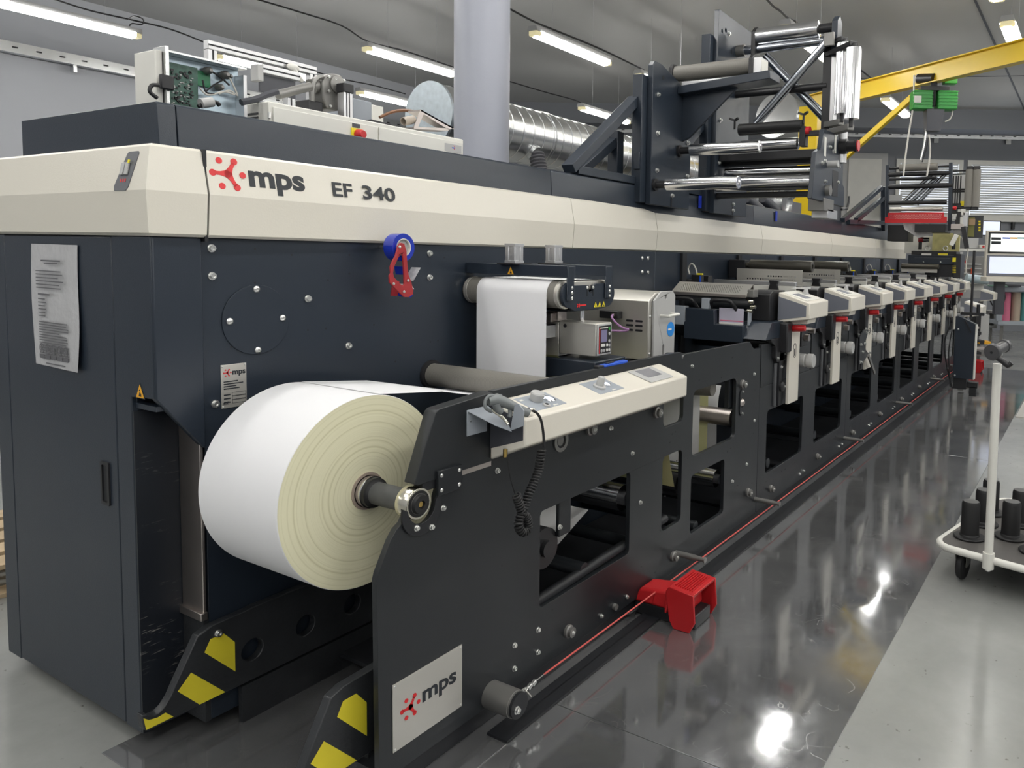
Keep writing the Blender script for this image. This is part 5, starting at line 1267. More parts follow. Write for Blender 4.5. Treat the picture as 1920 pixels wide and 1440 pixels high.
# ================================================================== FOOT PEDALS
def pedal():
    t = thing('foot_pedal', 'x', 'foot pedal', (2.78, 1.50, 0))
    b = MB(); b.prism([(2.71, .004), (2.85, .004), (2.85, .06), (2.71, .06)], 'y', 1.36, 1.66); b.build('pedal_base', 'plblack', t, bevel=.006)
    # sloping red upper body
    b = MB(); b.hexa([(2.705, 1.40, .058), (2.855, 1.40, .058), (2.855, 1.665, .058), (2.705, 1.665, .058)], [(2.715, 1.40, .145), (2.845, 1.40, .145), (2.84, 1.64, .115), (2.72, 1.64, .115)]); b.build('red_body', 'red', t, bevel=.012)
    # hood: roof and two cheeks, open towards the aisle
    for x0, x1 in ((2.672, 2.682), (2.876, 2.886)):
        b = MB(); b.prism([(1.465, .035), (1.445, .003), (1.37, .003), (1.345, .05), (1.355, .165), (1.47, .178), (1.485, .15)], 'x', x0, x1); b.build('hood_cheek', 'red', t, bevel=.003)
    b = MB(); b.prism([(1.355, .165), (1.47, .178), (1.485, .155), (1.49, .06), (1.48, .06), (1.472, .150), (1.36, .150)], 'x', 2.674, 2.884); b.build('hood_roof', 'red', t, bevel=.003)
    b = MB()
    for k in range(8): b.box(2.70, 2.86, 1.372 + .011 * k, 1.377 + .011 * k, .1665 + .00125 * k + .0, .1735 + .00125 * k)
    b.build('roof_ribs', 'red', t)
    b = MB(); b.hexa([(2.70, 1.38, .03), (2.86, 1.38, .03), (2.86, 1.48, .04), (2.70, 1.48, .04)], [(2.70, 1.38, .055), (2.86, 1.38, .055), (2.86, 1.47, .055), (2.70, 1.47, .055)]); b.build('treadle', 'plblack', t, bevel=.004)
    MB().tube(spline([(2.72, 1.64, .03), (2.66, 1.65, .02), (2.66, 1.69, .02), (2.72, 1.72, .03)], 4), .006, 8).build('pedal_cable', 'cable', t)
    return t
p0 = pedal(); tag(p0, 'red foot pedal with a ribbed hood on the floor near the unwinder', 'foot pedal', 'red foot pedals beside the press')
p1_ = copy_tree(p0); q = at(1833, 700, 'z', 0); p1_.location = (q.x + .12, q.y + .1, 0); tag(p1_, 'red foot pedal on the floor below the hanging control box', 'foot pedal', 'red foot pedals beside the press')
# ================================================================== TROLLEY
ta = math.radians(-12)
ua = Vector((math.cos(ta), math.sin(ta), 0)); ub = Vector((math.sin(ta), -math.cos(ta), 0))
T0 = Vector((3.80, .615, 0))
def tp(a, b_, z): return T0 + ua * a + ub * b_ + Z * z
tro = thing('trolley', 'flat trolley with cream tube frame, grey deck and upright post, carrying black plugs', 'trolley', T0 + ua * .4 + ub * .3)
LA, LB, r_ = 1.0, .62, .09
pts = []
for (ca, cb, a0) in ((r_, r_, PI), (LA - r_, r_, -PI / 2), (LA - r_, LB - r_, 0), (r_, LB - r_, PI / 2)):
    for i in range(7):
        a_ = a0 + PI / 2 * i / 6; pts.append(tp(ca + r_ * math.cos(a_), cb + r_ * math.sin(a_), .168))
pts.append(pts[0]); pts.append(pts[1])
MB().tube(pts, .0175, 14, cap=False).build('tube_frame', 'offwhite', tro)
b = MB(); dk = []
for (ca, cb, a0) in ((r_ + .01, r_ + .01, PI), (LA - r_ - .01, r_ + .01, -PI / 2), (LA - r_ - .01, LB - r_ - .01, 0), (r_ + .01, LB - r_ - .01, PI / 2)):
    for i in range(7):
        a_ = a0 + PI / 2 * i / 6; p = tp(ca + r_ * math.cos(a_), cb + r_ * math.sin(a_), 0); dk.append((p.x, p.y))
b.prism(dk, 'z', .170, .182); b.build('deck', mat('deck_grey', (.09, .085, .08), .5, noise=(8, .25)), tro)
def caster(a, b_):
    c = tp(a, b_, .075);
    wh = MB(); ax_ = ub; wh.lathe(c - ax_ * .017, c + ax_, [(0, .058), (.004, .070), (.017, .074), (.030, .070), (.034, .058)], 32); wh = wh.build('caster_wheel', 'rubberblk', tro)
    MB().lathe(c - ax_ * .022, c + ax_, [(0, .010), (.004, .018), (.04, .018), (.044, .010)], 16).build('hub', 'castgrey', wh)
    f = MB(); 
    for s in (-1, 1): f.beam(c + ax_ * .026 * s, c + ax_ * .026 * s + Z * .08 - ua * .02, .045, .005, up=ax_)
    f.beam(c + Z * .082 - ua * .05, c + Z * .082 + ua * .03, .075, .008); f.build('caster_fork', 'castgrey', tro, bevel=.001)
for a, b_ in ((.10, .11), (.88, .11), (.10, .51), (.88, .51)): caster(a, b_)
pb0 = tp(-.008, .262, .13)
MB().cyl(pb0, pb0 + Z * .075, .026, 24).build('post_socket', 'offwhite', tro)
ptop = pb0 + Z * .96 + ub * (-.008) + ua * .0
MB().cyl(pb0 + Z * .05, ptop, .0195, 24).build('upright_post', 'offwhite', tro)
MB().cyl(pb0 - Z * .012, pb0, .012, 12).build('post_bolt', 'bolt', tro)
hd0 = at(1871, 657, 'x', ptop.x - .07); 
ha, hb2 = at(1859, 661, 'x', ptop.x - .11), at(1885, 648, 'x', ptop.x + .03)
MB().lathe(ha, hb2, [(0, .034), (.006, .038), (.02, .038), (.021, .026), ((hb2 - ha).length - .02, .026), ((hb2 - ha).length - .019, .030), ((hb2 - ha).length, .030)], 28).build('pivot_drum', mat('drum_grey', (.07, .07, .075), .35), tro)
MB().cyl(ha - (hb2 - ha).normalized() * .002, ha, .006, 12).build('drum_hole', 'darkin', tro)
MB().tube(spline([at(1868, 669, 'x', ptop.x - .10), at(1880, 677, 'x', ptop.x - .10), at(1890, 685, 'x', ptop.x - .10), at(1897, 680, 'x', ptop.x - .10)], 5), [.013] * 11 + [.011] * 5, 12).build('lever', 'plblack', tro)
# black core plugs on the deck
def plug():
    t = thing('core_plug', 'x', 'core plug', (0, 0, 0))
    MB().lathe((0, 0, 0), (0, 0, 1), [(0, .074), (.008, .076), (.012, .072), (.014, .048), (.020, .046), (.022, .044), (.172, .043), (.180, .040), (.186, .038)], 40).build('plug_body', 'rubberblk', t, ang=.5)
    MB().lathe((0, 0, .1855), (0, 0, 1), [(0, .037), (.0015, .036)], 32).build('plug_top', mat('plug_top', (.07, .07, .07), .4), t)
    return t
pl0 = plug()
plugs = [((1817.5, 1008), 'black flanged core plug at the near left corner of the trolley'), ((1843, 983), 'black flanged core plug, second from the trolley\'s left corner along its far edge'), ((1856, 962), 'black flanged core plug, farthest back along the left edge of the trolley'),
         ((1894, 1008), 'black flanged core plug just right of the trolley post'), ((1912, 984), 'black flanged core plug behind the one right of the trolley post'), ((1942, 1036), 'black flanged core plug cut off by the right edge of the photo'), ((1945, 960), 'black flanged core plug far right on the trolley, outside the photo')]
for i, ((u_, v_), l) in enumerate(plugs):
    o = pl0 if i == 0 else copy_tree(pl0); q = at(u_, v_, 'z', .182); o.location = q; tag(o, l, 'core plug', 'black core plugs on the trolley')
# ================================================================== TOP OF THE PRESS
HZ = 1.963
# --- near turn bar stand: two tall plates on the hood front, rollers towards the aisle
st_ = thing('turn_bar_stand', 'pair of tall dark plates on the press with chrome rollers reaching over the aisle', 'roller stand', (4.6, 2.33, 1.85))
PY = 2.32
pl_a = yplate('mounting_plate', [(3.88, 1.850), (4.37, 1.850), (4.37, 2.45), (4.33, 2.50), (4.22, 2.62), (3.985, 2.685), (3.905, 2.688), (3.88, 2.66)], [], PY, PY + .035, 'navy', st_, bevel=.003)
pl_b = yplate('mounting_plate', [(4.735, 1.850), (5.29, 1.850), (5.29, 3.21), (4.74, 3.222), (4.735, 3.21)], [circ(4.85, 3.11, .016, 12), circ(4.79, 3.09, .014, 12)], PY, PY + .035, 'navy', st_, bevel=.003)
for x, z in ((3.945, 2.50), (3.945, 2.275), (3.945, 2.055), (4.33, 2.27), (4.33, 2.06), (4.14, 1.92)): bolt(pl_a, x, PY, z, 'cap', 1.15)
for x, z in ((4.80, 2.49), (4.80, 2.20), (5.22, 2.2), (5.05, 1.93), (5.05, 1.885), (4.9, 3.10)): bolt(pl_b, x, PY, z, 'cap', 1.15)
for x, z in ((4.00, 2.61), (5.10, 3.06), (4.95, 2.99)): MB().cyl((x, PY - .001, z), (x, PY, z), .014, 14).build('plate_hole', 'darkin', pl_a if x < 4.5 else pl_b)
MB().box(4.125, 4.14, PY - .002, PY, 1.852, 1.91).build('slot', 'darkin', pl_a); MB().box(5.04, 5.055, PY - .002, PY, 1.852, 1.91).build('slot', 'darkin', pl_b)
# rear uprights and diagonal braces
def brace(x, top, name='frame_brace'):
    MB().box(x - .04, x + .03, PY + .035, PY + .10, 1.86, top).build('upright', 'navy', st_, bevel=.003)
    MB().beam((x - .65, PY + .10, HZ + .025), (x - .01, PY + .10, HZ + .50), .05, .075, up=(0, 1, 0)).build(name, 'navy', st_, bevel=.003)
    MB().box(x - .04, x + .03, PY + .20, PY + .27, 1.90, HZ + .32).build('upright', 'navy', st_, bevel=.003)
    MB().beam((x - .42, PY + .24, HZ + .01), (x - .01, PY + .24, HZ + .27), .05, .065, up=(0, 1, 0)).build(name, 'navy', st_, bevel=.003)
    MB().beam((x - .60, PY + .10, HZ + .025), (x - .01, PY + .10, HZ + .025), .06, .045).build('foot_bar', 'navy', st_, bevel=.003)
    MB().box(x - .05, x + .02, PY + .04, PY + .08, 2.05, 2.15).build('hinge_lug', 'navy', st_, bevel=.003)
brace(3.86, 2.60); brace(4.72, 3.05)
MB().prism([(4.05, 2.40), (4.72, 2.40), (4.72, 2.22), (4.45, 2.13), (4.05, 2.13)], 'y', PY - .04, PY - .015).build('dark_web_plate', 'navy', st_, bevel=.002) if False else None
# cantilever arm carrying the grey rubber roller
def yroll(name, x, z, y0, y1, r, m, parent, **k):
    return MB().lathe((x, y0, z), (x, y1, z), [(0, r - .003), (.002, r), (abs(y1 - y0) - .002, r), (abs(y1 - y0), r - .003)], 40).build(name, m, parent, **k)
g0, g1_ = at(1268, 137, 'x', 4.24), at(1410, 125, 'x', 4.24)
yroll('grey_rubber_roller', 4.24, (g0.z + g1_.z) / 2, g0.y, g1_.y, .047, 'coated', st_)
gz = (g0.z + g1_.z) / 2
for y in (g0.y + .012, g1_.y - .012): MB().prism([(4.185, gz - .06), (4.30, gz - .06), (4.30, gz + .03), (4.27, gz + .055), (4.21, gz + .055), (4.185, gz + .03)], 'y', y - .012, y + .012).build('bearing_block', 'plblack', st_, bevel=.003)
MB().box(4.20, 4.31, g1_.y - .075, g1_.y - .022, gz - .055, gz + .035).build('end_bracket', 'alu', st_, bevel=.003)
MB().box(4.205, 4.3, g1_.y - .0765, g1_.y - .075, gz - .045, gz + .025).build('white_label', 'offwhite', st_)
MB().beam((4.26, PY, gz - .115), (4.26, g1_.y - .14, gz - .075), .16, .05).build('cantilever_arm', 'navy', st_, bevel=.004)
MB().prism([(PY, gz - .13), (PY - .38, gz - .11), (PY - .05, gz - .40), (PY, gz - .42)], 'x', 4.25, 4.27).build('arm_gusset', 'navy', st_, bevel=.002)
MB().box(4.2, 4.28, g0.y - .06, g1_.y + .02, gz - .088, gz - .062).build('roller_tray', 'alu', st_, bevel=.003)
# two silver free-ended rollers on plate a
for x, z in ((4.215, 2.205), (3.925, 1.968)):
    MB().lathe((x, PY, z), (x, 1, z), [(0, .036), (.014, .036), (.016, .022), (.09, .022)], 24).build('roller_journal', 'plblack', st_)
    MB().lathe((x, PY - .085, z), (x, 1, z), [(0, .033), (.003, .036), (.462, .036), (.465, .033), (.465, .018), (.455, .016)], 40).build('silver_roller', 'chrome', st_)
# group of rollers between plate b and the outer end plate
EY = 1.55
op = [at(u, v, 'y', EY) for u, v in ((1545, 242), (1562, 248), (1583, 268), (1580, 345), (1583, 352), (1582, 388), (1522, 372), (1530, 285), (1540, 278))]
b = MB(); b.prism([(p.x, p.z) for p in op], 'y', EY, EY + .03); oe = b.build('outer_plate', 'navy', st_, bevel=.003)
q = at(1565, 340, 'y', EY); MB().box(q.x - .05, q.x + .07, EY - .002, EY, q.z - .10, q.z + .07).build('plate_cutout', 'darkin', oe)
for u, v in ((1541, 306), (1546, 302), (1562, 309), (1572, 313), (1547, 340), (1571, 342), (1556, 276), (1562, 284)):
    q = at(u, v, 'y', EY); bolt(oe, q.x, EY, q.z, 'cap', 1.1)
q = at(1552, 308, 'y', EY); MB().cyl((q.x, EY, q.z), (q.x, EY - .07, q.z), .022, 18).build('grey_knob', 'lgrey', oe)
q = at(1549, 357, 'y', EY); MB().cyl((q.x, EY, q.z), (q.x, EY - .03, q.z), .035, 24).build('bearing_cap', 'castgrey', oe)
for u, v in ((1547, 275), (1566, 270)):
    q = at(u, v, 'y', EY); MB().box(q.x - .02, q.x + .02, EY - .002, EY, q.z - .06, q.z + .06).build('white_label', 'offwhite', oe)
q = at(1575, 275, 'y', EY); MB().lathe((q.x, EY, q.z), (q.x, 1, q.z), [(0, .05), (.05, .05), (.051, .035), (.10, .035), (.101, .042), (.12, .042)], 28).build('clamp_knob', 'plblack', oe)
MB().cyl((q.x, EY - .12, q.z), (q.x, EY - .128, q.z), .036, 24).build('red_cap', 'red', oe)
rolls = [((1450, 343), (1520, 341), .049, 'chrome', 4.72), ((1440, 322), (1525, 318), .030, 'chrome', 4.86), ((1450, 272), (1497, 268), .040, 'chrome', 4.86), ((1450, 240), (1505, 235), .040, 'rubberblk', 4.86)]
for (a, c, r, m, x) in rolls:
    p, q = at(*a, 'x', x), at(*c, 'x', x); z = (p.z + q.z) / 2
    y1_ = EY + .03 if r > .045 or r < .035 else q.y
    yroll('roller', x, z, PY - .02 if r != .04 else 2.2, y1_ , r, m, st_)
p = at(1450, 291, 'x', 4.8); MB().beam((4.84, PY, p.z), (4.84, EY + .03, p.z), .10, .055).build('cross_beam', 'plblack', st_, bevel=.004)
p = at(1450, 301, 'x', 4.8); MB().beam((4.92, PY, p.z), (4.92, EY + .03, p.z), .10, .03).build('cross_beam', 'plblack', st_, bevel=.004)
p = at(1450, 364, 'x', 4.75); MB().beam((4.80, PY, p.z), (4.80, EY + .03, p.z), .08, .035).build('cross_beam', 'plblack', st_, bevel=.004)
q = at(1511, 246, 'x', 4.86); MB().cyl((4.86, q.y, q.z), (4.86, q.y - .03, q.z), .03, 24).build('red_end_cap', 'red', st_)
MB().box(4.83, 4.90, q.y - .005, q.y + .035, q.z - .10, q.z + .03).build('nip_bracket', 'plblack', st_, bevel=.003)
MB().box(4.84, 4.90, EY + .03, q.y, q.z - .03, q.z + .0).build('nip_shaft', 'plblack', st_)
for u, v in ((1378, 226), (1507, 215)):
    c = at(u, v, 'x', 4.86); b = MB(); b.cyl(c - Z * .06, c, .008, 10)
    for a in range(3): b.beam(c, c + Vector((math.cos(a * 2.1), math.sin(a * 2.1), .3)) * .04, .014, .012)
    b.build('wing_knob', 'plblack', st_)
q = at(1552, 382, 'y', EY); MB().box(q.x - .1, q.x + .10, EY - .01, EY + .10, q.z - .05, q.z + .03).build('lower_block', 'castgrey', st_, bevel=.003)
q2 = at(1558, 402, 'y', EY); MB().box(q2.x - .1, q2.x + .11, EY - .01, EY + .10, q2.z - .03, q2.z + .03).build('alu_foot', 'alu', st_, bevel=.003)
MB().tube([at(1578, 393, 'y', EY), at(1588, 391, 'y', EY), at(1591, 380, 'y', EY), at(1592, 368, 'y', EY)], [.008, .010, .009, .007], 10).build('clamp_lever', 'plblack', st_)
# upper turn bars
XU = 5.05
tz = at(1480, 62, 'x', XU).z
ya, yb_2 = at(1421, 72, 'x', XU).y, at(1537, 50, 'x', XU).y
yroll('top_chrome_roller', XU, tz, ya, yb_2, .058, 'chrome', st_)
MB().cyl((XU, yb_2, tz), (XU, yb_2 - .10, tz), .032, 20).build('roller_journal', 'plblack', st_)
MB().prism([(XU - .05, tz - .20), (XU + .05, tz - .20), (XU + .05, tz + .03), (XU, tz + .07), (XU - .05, tz + .03)], 'y', ya, ya + .03).build('bearing_block', 'plblack', st_, bevel=.003)
MB().prism([(XU - .05, tz - .20), (XU + .05, tz - .20), (XU + .05, tz + .03), (XU, tz + .07), (XU - .05, tz + .03)], 'y', yb_2 - .14, yb_2 - .10).build('bearing_block', 'navy', st_, bevel=.003)
pA_, pB_ = at(1378, 97, 'x', XU), at(1560, 72, 'x', XU)
MB().cyl((XU, PY, pA_.z), (XU, pB_.y, pA_.z - .0), .030, 24).build('carrier_bar', 'darkchrome', st_)
MB().lathe((XU, PY, pA_.z), (XU, 1, pA_.z), [(0, .04), (.06, .04)], 20).build('bar_collar', 'castgrey', st_)
# outer upright post with crossing bars
py_ = at(1552, 150, 'x', XU).y
ptz, pbz = at(1558, 75, 'x', XU).z, at(1548, 235, 'x', XU).z
MB().box(XU - .02, XU + .02, py_ - .03, py_ + .03, pbz - .05, ptz + .03).build('outer_post', 'plblack', st_, bevel=.003)
MB().box(XU - .03, XU + .05, py_ - .055, py_ - .03, pbz, ptz).build('post_face', 'alu', st_, bevel=.002)
p = at(1480, 168, 'x', XU); MB().cyl((XU, PY, p.z), (XU, py_, p.z), .026, 20).build('middle_bar', 'plblack', st_)
for (a, c, r) in (((1418, 232), (1556, 72), .030), ((1436, 105), (1550, 225), .032)):
    x = XU - .05 if a[1] > 200 else XU + .06
    MB().cyl(at(*a, 'x', x), at(*c, 'x', x), r, 28).build('turn_bar', 'darkchrome', st_)
q = at(1555, 74, 'x', XU - .09); MB().box(q.x - .012, q.x + .012, q.y - .035, q.y + .035, q.z - .045, q.z + .045).build('bar_clamp', 'castgrey', st_, bevel=.006)
# upright fluted rollers
for (a, c, r) in (((1584, 82), (1578, 214), .052), ((1603, 92), (1594, 222), .050)):
    yv = py_ - .13 if a[0] < 1590 else py_ - .23
    p, q = at(*a, 'y', yv), at(*c, 'y', yv)
    b = MB(); n = 24; L = p.z - q.z
    prof = []
    for i in range(n * 2): prof.append(r if i % 2 else r * .93)
    ringa, ringb = [], []
    xm = (p.x + q.x) / 2
    for i in range(n * 2):
        an = PI * i / n; ringa.append(b.bm.verts.new((xm + prof[i] * math.cos(an), yv + prof[i] * math.sin(an), q.z))); ringb.append(b.bm.verts.new((xm + prof[i] * math.cos(an), yv + prof[i] * math.sin(an), p.z)))
    for i in range(n * 2): b.bm.faces.new((ringa[i], ringa[(i + 1) % (n * 2)], ringb[(i + 1) % (n * 2)], ringb[i]))
    b.bm.faces.new(ringa[::-1]); b.bm.faces.new(ringb)
    b.build('fluted_roller', 'chrome', st_, flat=True)
    MB().cyl((xm, yv, q.z - .05), (xm, yv, p.z + .03), .014, 14).build('roller_axle', 'plblack', st_)
    MB().beam((xm, yv, p.z + .03), (XU, py_, p.z + .03), .06, .03).build('top_bracket', 'plblack', st_, bevel=.004)
    MB().beam((xm, yv, q.z - .05), (XU, py_, q.z - .05), .05, .04).build('lower_bracket', 'castgrey', st_, bevel=.004)
MB().cyl((XU + .05, py_ - .10, pbz - .25), (XU + .05, py_ - .10, pbz + .0), .035, 20).build('lower_tube', 'alu', st_)

# --- far stand with red guard, matching frame
XF = 9.6
fs = thing('turn_bar_stand', 'farther stand on the press with dark round bars, grey rollers and a red perforated guard', 'roller stand', (XF, 2.0, 1.9))
def FX(u, v, x=XF): return at(u, v, 'x', x)
for u in (1664.5, 1783):
    a, c = FX(u, 310 if u < 1700 else 305), FX(u - 2 if u > 1700 else u - 1, 418 if u < 1700 else 432)
    MB().beam(c, a, .04, .045, up=(1, 0, 0)).build('frame_post', 'navy', fs, bevel=.003)
for (a, c, r, m) in (((1664, 316), (1783, 312), .014, 'plblack'), ((1665, 330), (1783, 322), .027, 'plblack'), ((1666, 338), (1755, 332), .018, 'plblack'), ((1666, 351), (1787, 347), .030, 'plblack'), ((1666, 381), (1775, 379), .026, 'plblack'), ((1668, 393), (1768, 391), .026, 'steel')):
    p, q = FX(*a), FX(*c); z = (p.z + q.z) / 2; MB().cyl((XF, p.y, z), (XF, q.y, z), r, 20).build('round_bar', m, fs)
p, q = FX(1688, 316), FX(1759, 312); MB().cyl((XF - .02, p.y, (p.z + q.z) / 2), (XF - .02, q.y, (p.z + q.z) / 2), .046, 32).build('grey_rubber_roller', 'coated', fs)
for (a, c) in (((1692, 381), (1748, 326)), ((1706, 381), (1757, 332)), ((1719, 383), (1773, 326))):
    MB().cyl(FX(*a, XF + .05), FX(*c, XF + .05), .024, 20).build('turn_bar', 'darkchrome', fs)
# red perforated guard
q0, q1, q2, q3 = FX(1659, 418, XF - .12), FX(1775, 418, XF - .12), FX(1769, 399, XF - .12), FX(1666, 399, XF - .12)
W_ = q0.y - q1.y; H_ = q3.z - q0.z
hs = []
for r_ in range(4):
    for c_ in range(34): hs.append(circ(.055 + c_ * .018 + (r_ % 2) * .009, H_ * .42 + r_ * .0145, .0048, 6))
hs = [h for h in hs if max(p[0] for p in h) < W_ - .05]
b = MB(); b.shape([[(0, 0), (W_, 0), (W_, H_ * .55), (W_ - .035, H_ * .6), (W_ - .035, H_), (.035, H_), (.035, H_ * .6), (0, H_ * .55)]] + hs, (XF - .12, q0.y, q0.z), -Y, Z, .003)
b.build('red_guard', 'red', fs, flat=True)
# web coming off the far stand, V fold
b = MB()
a1, a2, a3, a4 = FX(1693, 419, XF - .05), FX(1742, 419, XF - .05), FX(1748, 440, XF - .02), FX(1722, 446, XF - .02); a0 = FX(1696, 430, XF - .05)
b.quad(a1, a2, a3, a4); b.quad(a1, a4, a0, a0 + Z * .001)
b.build('hanging_label_web', mat('printed_web', (.55, .54, .54), .5, noise=(14, .3)), fs)
MB().box(XF - .1, XF + .3, FX(1742, 430).y - .2, FX(1742, 430).y + .15, FX(1742, 436).z, FX(1742, 421).z).build('lower_housing', 'plblack', fs, bevel=.004)
MB().box(XF - .02, XF + .3, FX(1665, 430).y - .25, FX(1665, 430).y, FX(1665, 452).z, FX(1665, 422).z).build('lower_housing', 'plblack', fs, bevel=.004)
for (a, c) in (((1580, 413), (1652, 352)), ((1605, 413), (1655, 372))):
    MB().beam(at(*a, 'y', 2.38), at(*c, 'y', 2.38), .05, .05, up=(0, 1, 0)).build('frame_brace', 'navy', fs, bevel=.003)
a, c = at(1590, 416, 'y', 2.38), at(1655, 418, 'y', 2.38); MB().beam(a, c, .05, .05).build('foot_bar', 'navy', fs)
a, c = at(1657, 350, 'y', 2.38), at(1657, 432, 'y', 2.38); MB().beam(c, a, .05, .09, up=(1, 0, 0)).build('upright', 'navy', fs)
# outrigger with two upright grey rollers and rods
for u, r in ((1819, .048), (1832, .046)):
    p = FX(u, 318); q = FX(u - 4, 388); yv = p.y
    MB().cyl((XF, yv, q.z), (XF, yv, p.z), r, 28).build('upright_grey_roller', 'coated', fs)
    for z in (p.z + .02, q.z - .02): MB().box(XF - .035, XF + .035, yv - .035, yv + .035, z - .018, z + .018).build('roller_bracket', 'plblack', fs, bevel=.003)
for v, r in ((320, .009), (326, .009), (355, .012), (359, .010), (389, .018)):
    p, q = FX(1784, v), FX(1814, v); MB().cyl((XF + .05, p.y, p.z), (XF + .05, q.y, p.z), r, 10).build('side_rod', 'plblack', fs)
for u in (1786, 1791, 1795, 1800):
    p, q = FX(u, 328), FX(u - 1, 382); MB().cyl((XF + .08, p.y, q.z), (XF + .08, p.y, p.z), .008, 8).build('thin_rod', 'plblack', fs)
    MB().box(XF + .06, XF + .10, p.y - .015, p.y + .015, q.z - .02, q.z + .01).build('rod_end', 'plblack', fs)

# --- machine group below the far stand
dg = thing('die_cutting_unit', 'black die-cutting station with lifting eyes and grey roll at the far end of the press', 'die station', (9.9, 1.9, 1.3))
XD = 9.7
def FD(u, v): return at(u, v, 'x', XD)
def dbox(name, u0, v0, u1, v1, x0, x1, m, bev=.004):
    a, c = at(u0, v0, 'x', x0), at(u1, v1, 'x', x0); return MB().box(x0, x1, a.y, c.y, a.z, c.z).build(name, m, dg, bevel=bev)
dbox('upper_beam', 1709, 470, 1793, 479, XD, XD + .3, 'plblack'); dbox('main_plate', 1703, 478, 1792, 496, XD + .02, XD + .25, 'navy'); dbox('lower_body', 1735, 494, 1795, 520, XD + .04, XD + .3, 'darkin')
dbox('side_frame', 1789, 476, 1800, 522, XD, XD + .3, 'plblack')
dbox('white_slot', 1728, 475, 1746, 479, XD - .004, XD, 'offwhite', 0); dbox('yellow_slot', 1759, 475, 1777, 479, XD - .004, XD, 'hazard', 0)
dbox('white_print', 1715, 483, 1782, 484.5, XD + .014, XD + .02, 'lgrey', 0)
dbox('yellow_tag', 1786, 483, 1792, 491, XD - .006, XD, 'signy', 0)
for u in (1731, 1763): q = FD(u, 491.5); MB().sph((XD + .015, q.y, q.z), .010, 10).build('bolt', 'bolt', dg)
for u in (1736, 1770):
    q = FD(u, 465.5); b = MB(); pts = [(XD + .1, q.y + .028 * math.cos(2 * PI * i / 16), q.z + .028 * math.sin(2 * PI * i / 16)) for i in range(17)]; b.tube(pts, .006, 8, cap=False); b.build('lifting_eye', 'bolt', dg)
for u in (1722, 1785): q, c = FD(u, 468), FD(u, 452); MB().cyl((XD + .1, q.y, q.z), (XD + .1, q.y, c.z), .022, 14).build('jack_screw', 'plblack', dg)
q = FD(1724, 449); MB().cyl((XD + .1, q.y + .03, q.z), (XD + .1, q.y - .03, q.z), .032, 20).build('red_handwheel', 'redt', dg); MB().cyl((XD + .1, q.y - .03, q.z), (XD + .1, q.y - .10, q.z), .028, 20).build('silver_knob', 'chrome', dg)
p, q = FD(1692, 498), FD(1762, 500); yroll('bronze_roll', XD - .05, (p.z + q.z) / 2, p.y, q.y, .030, mat('far_bronze', (.10, .092, .075), .3, .3), dg)
dbox('steel_name_plate', 1690, 502, 1757, 511.5, XD - .03, XD - .025, 'steel', 0)
dbox('dark_print', 1722, 507, 1748, 509, XD - .0265, XD - .0255, 'ink', 0) if False else None
b = MB()
for r_ in range(5):
    for c_ in range(3):
        q = FD(1787 + c_ * 2.2, 499 + r_ * 3); b.sph((XD - .004, q.y, q.z), .006, 6)
b.build('yellow_dots', 'signy', dg)
# yellow printed web behind it, white sheets
for (u0, v0, u1, v1, m, l, x) in ((1749, 437, 1798, 474, mat('yellow_print', (.60, .55, .25), .5, noise=(7, .45)), 'yellow and white printed web hanging behind the die-cutting station', 10.3),
                               (1697, 442, 1748, 476, 'offwhite', 'white machine cover seen behind the die-cutting station', 10.4)):
    a, c = at(u0, v0, 'x', x), at(u1, v1, 'x', x); MB().box(x, x + .05, a.y, c.y, a.z, c.z).build('printed_web' if x < 10.35 else 'machine_cover', m, None, label=l, cat='web' if x < 10.35 else 'cover')
# inspection camera cluster with black horn tripod
ic = thing('inspection_camera_rig', 'cluster of black and silver camera parts on the right side of the far stand', 'camera rig', at(1800, 420, 'x', 9.5))
def ib(name, u0, v0, u1, v1, m, x=9.5, d=.08): 
    a, c = at(u0, v0, 'x', x), at(u1, v1, 'x', x); MB().box(x, x + d, a.y, c.y, a.z, c.z).build(name, m, ic, bevel=.003)
ib('white_back_plate', 1784, 325, 1812, 388, 'lgrey', 9.9, .02); ib('yellow_label', 1800, 377, 1807, 387, 'signy', 9.88, .01)
for i, (u0, v0, u1, v1, m) in enumerate(((1784, 391, 1793, 400, 'plblack'), (1794, 397, 1801, 407, 'plblack'), (1802, 392, 1809, 404, 'offwhite'), (1785, 404, 1792, 412, 'lgrey'), (1791, 407, 1799, 420, 'plblack'), (1800, 406, 1806, 420, 'offwhite'), (1783, 420, 1806, 430, 'steelw'), (1788, 428, 1802, 440, 'castgrey'), (1806, 398, 1813, 425, 'alu'))):
    ib('camera_block', u0, v0, u1, v1, m, 9.45 + .02 * (i % 3), .10)
MB().sph(at(1790, 390, 'x', 9.42), .025, 12).build('red_knob', 'red', ic)
MB().beam(at(1806, 425, 'x', 9.45), at(1813, 466, 'x', 9.45), .05, .04, up=(1, 0, 0)).build('black_leg', 'plblack', ic)
MB().beam(at(1794, 440, 'x', 9.45), at(1783, 460, 'x', 9.45), .05, .04, up=(1, 0, 0)).build('white_arm', 'offwhite', ic, bevel=.004)
MB().tube(spline([at(u, v, 'x', 9.5) for u, v in ((1800, 440), (1808, 455), (1815, 470), (1812, 490), (1811, 512))], 5), .006, 8).build('white_cable', 'cablew', ic)
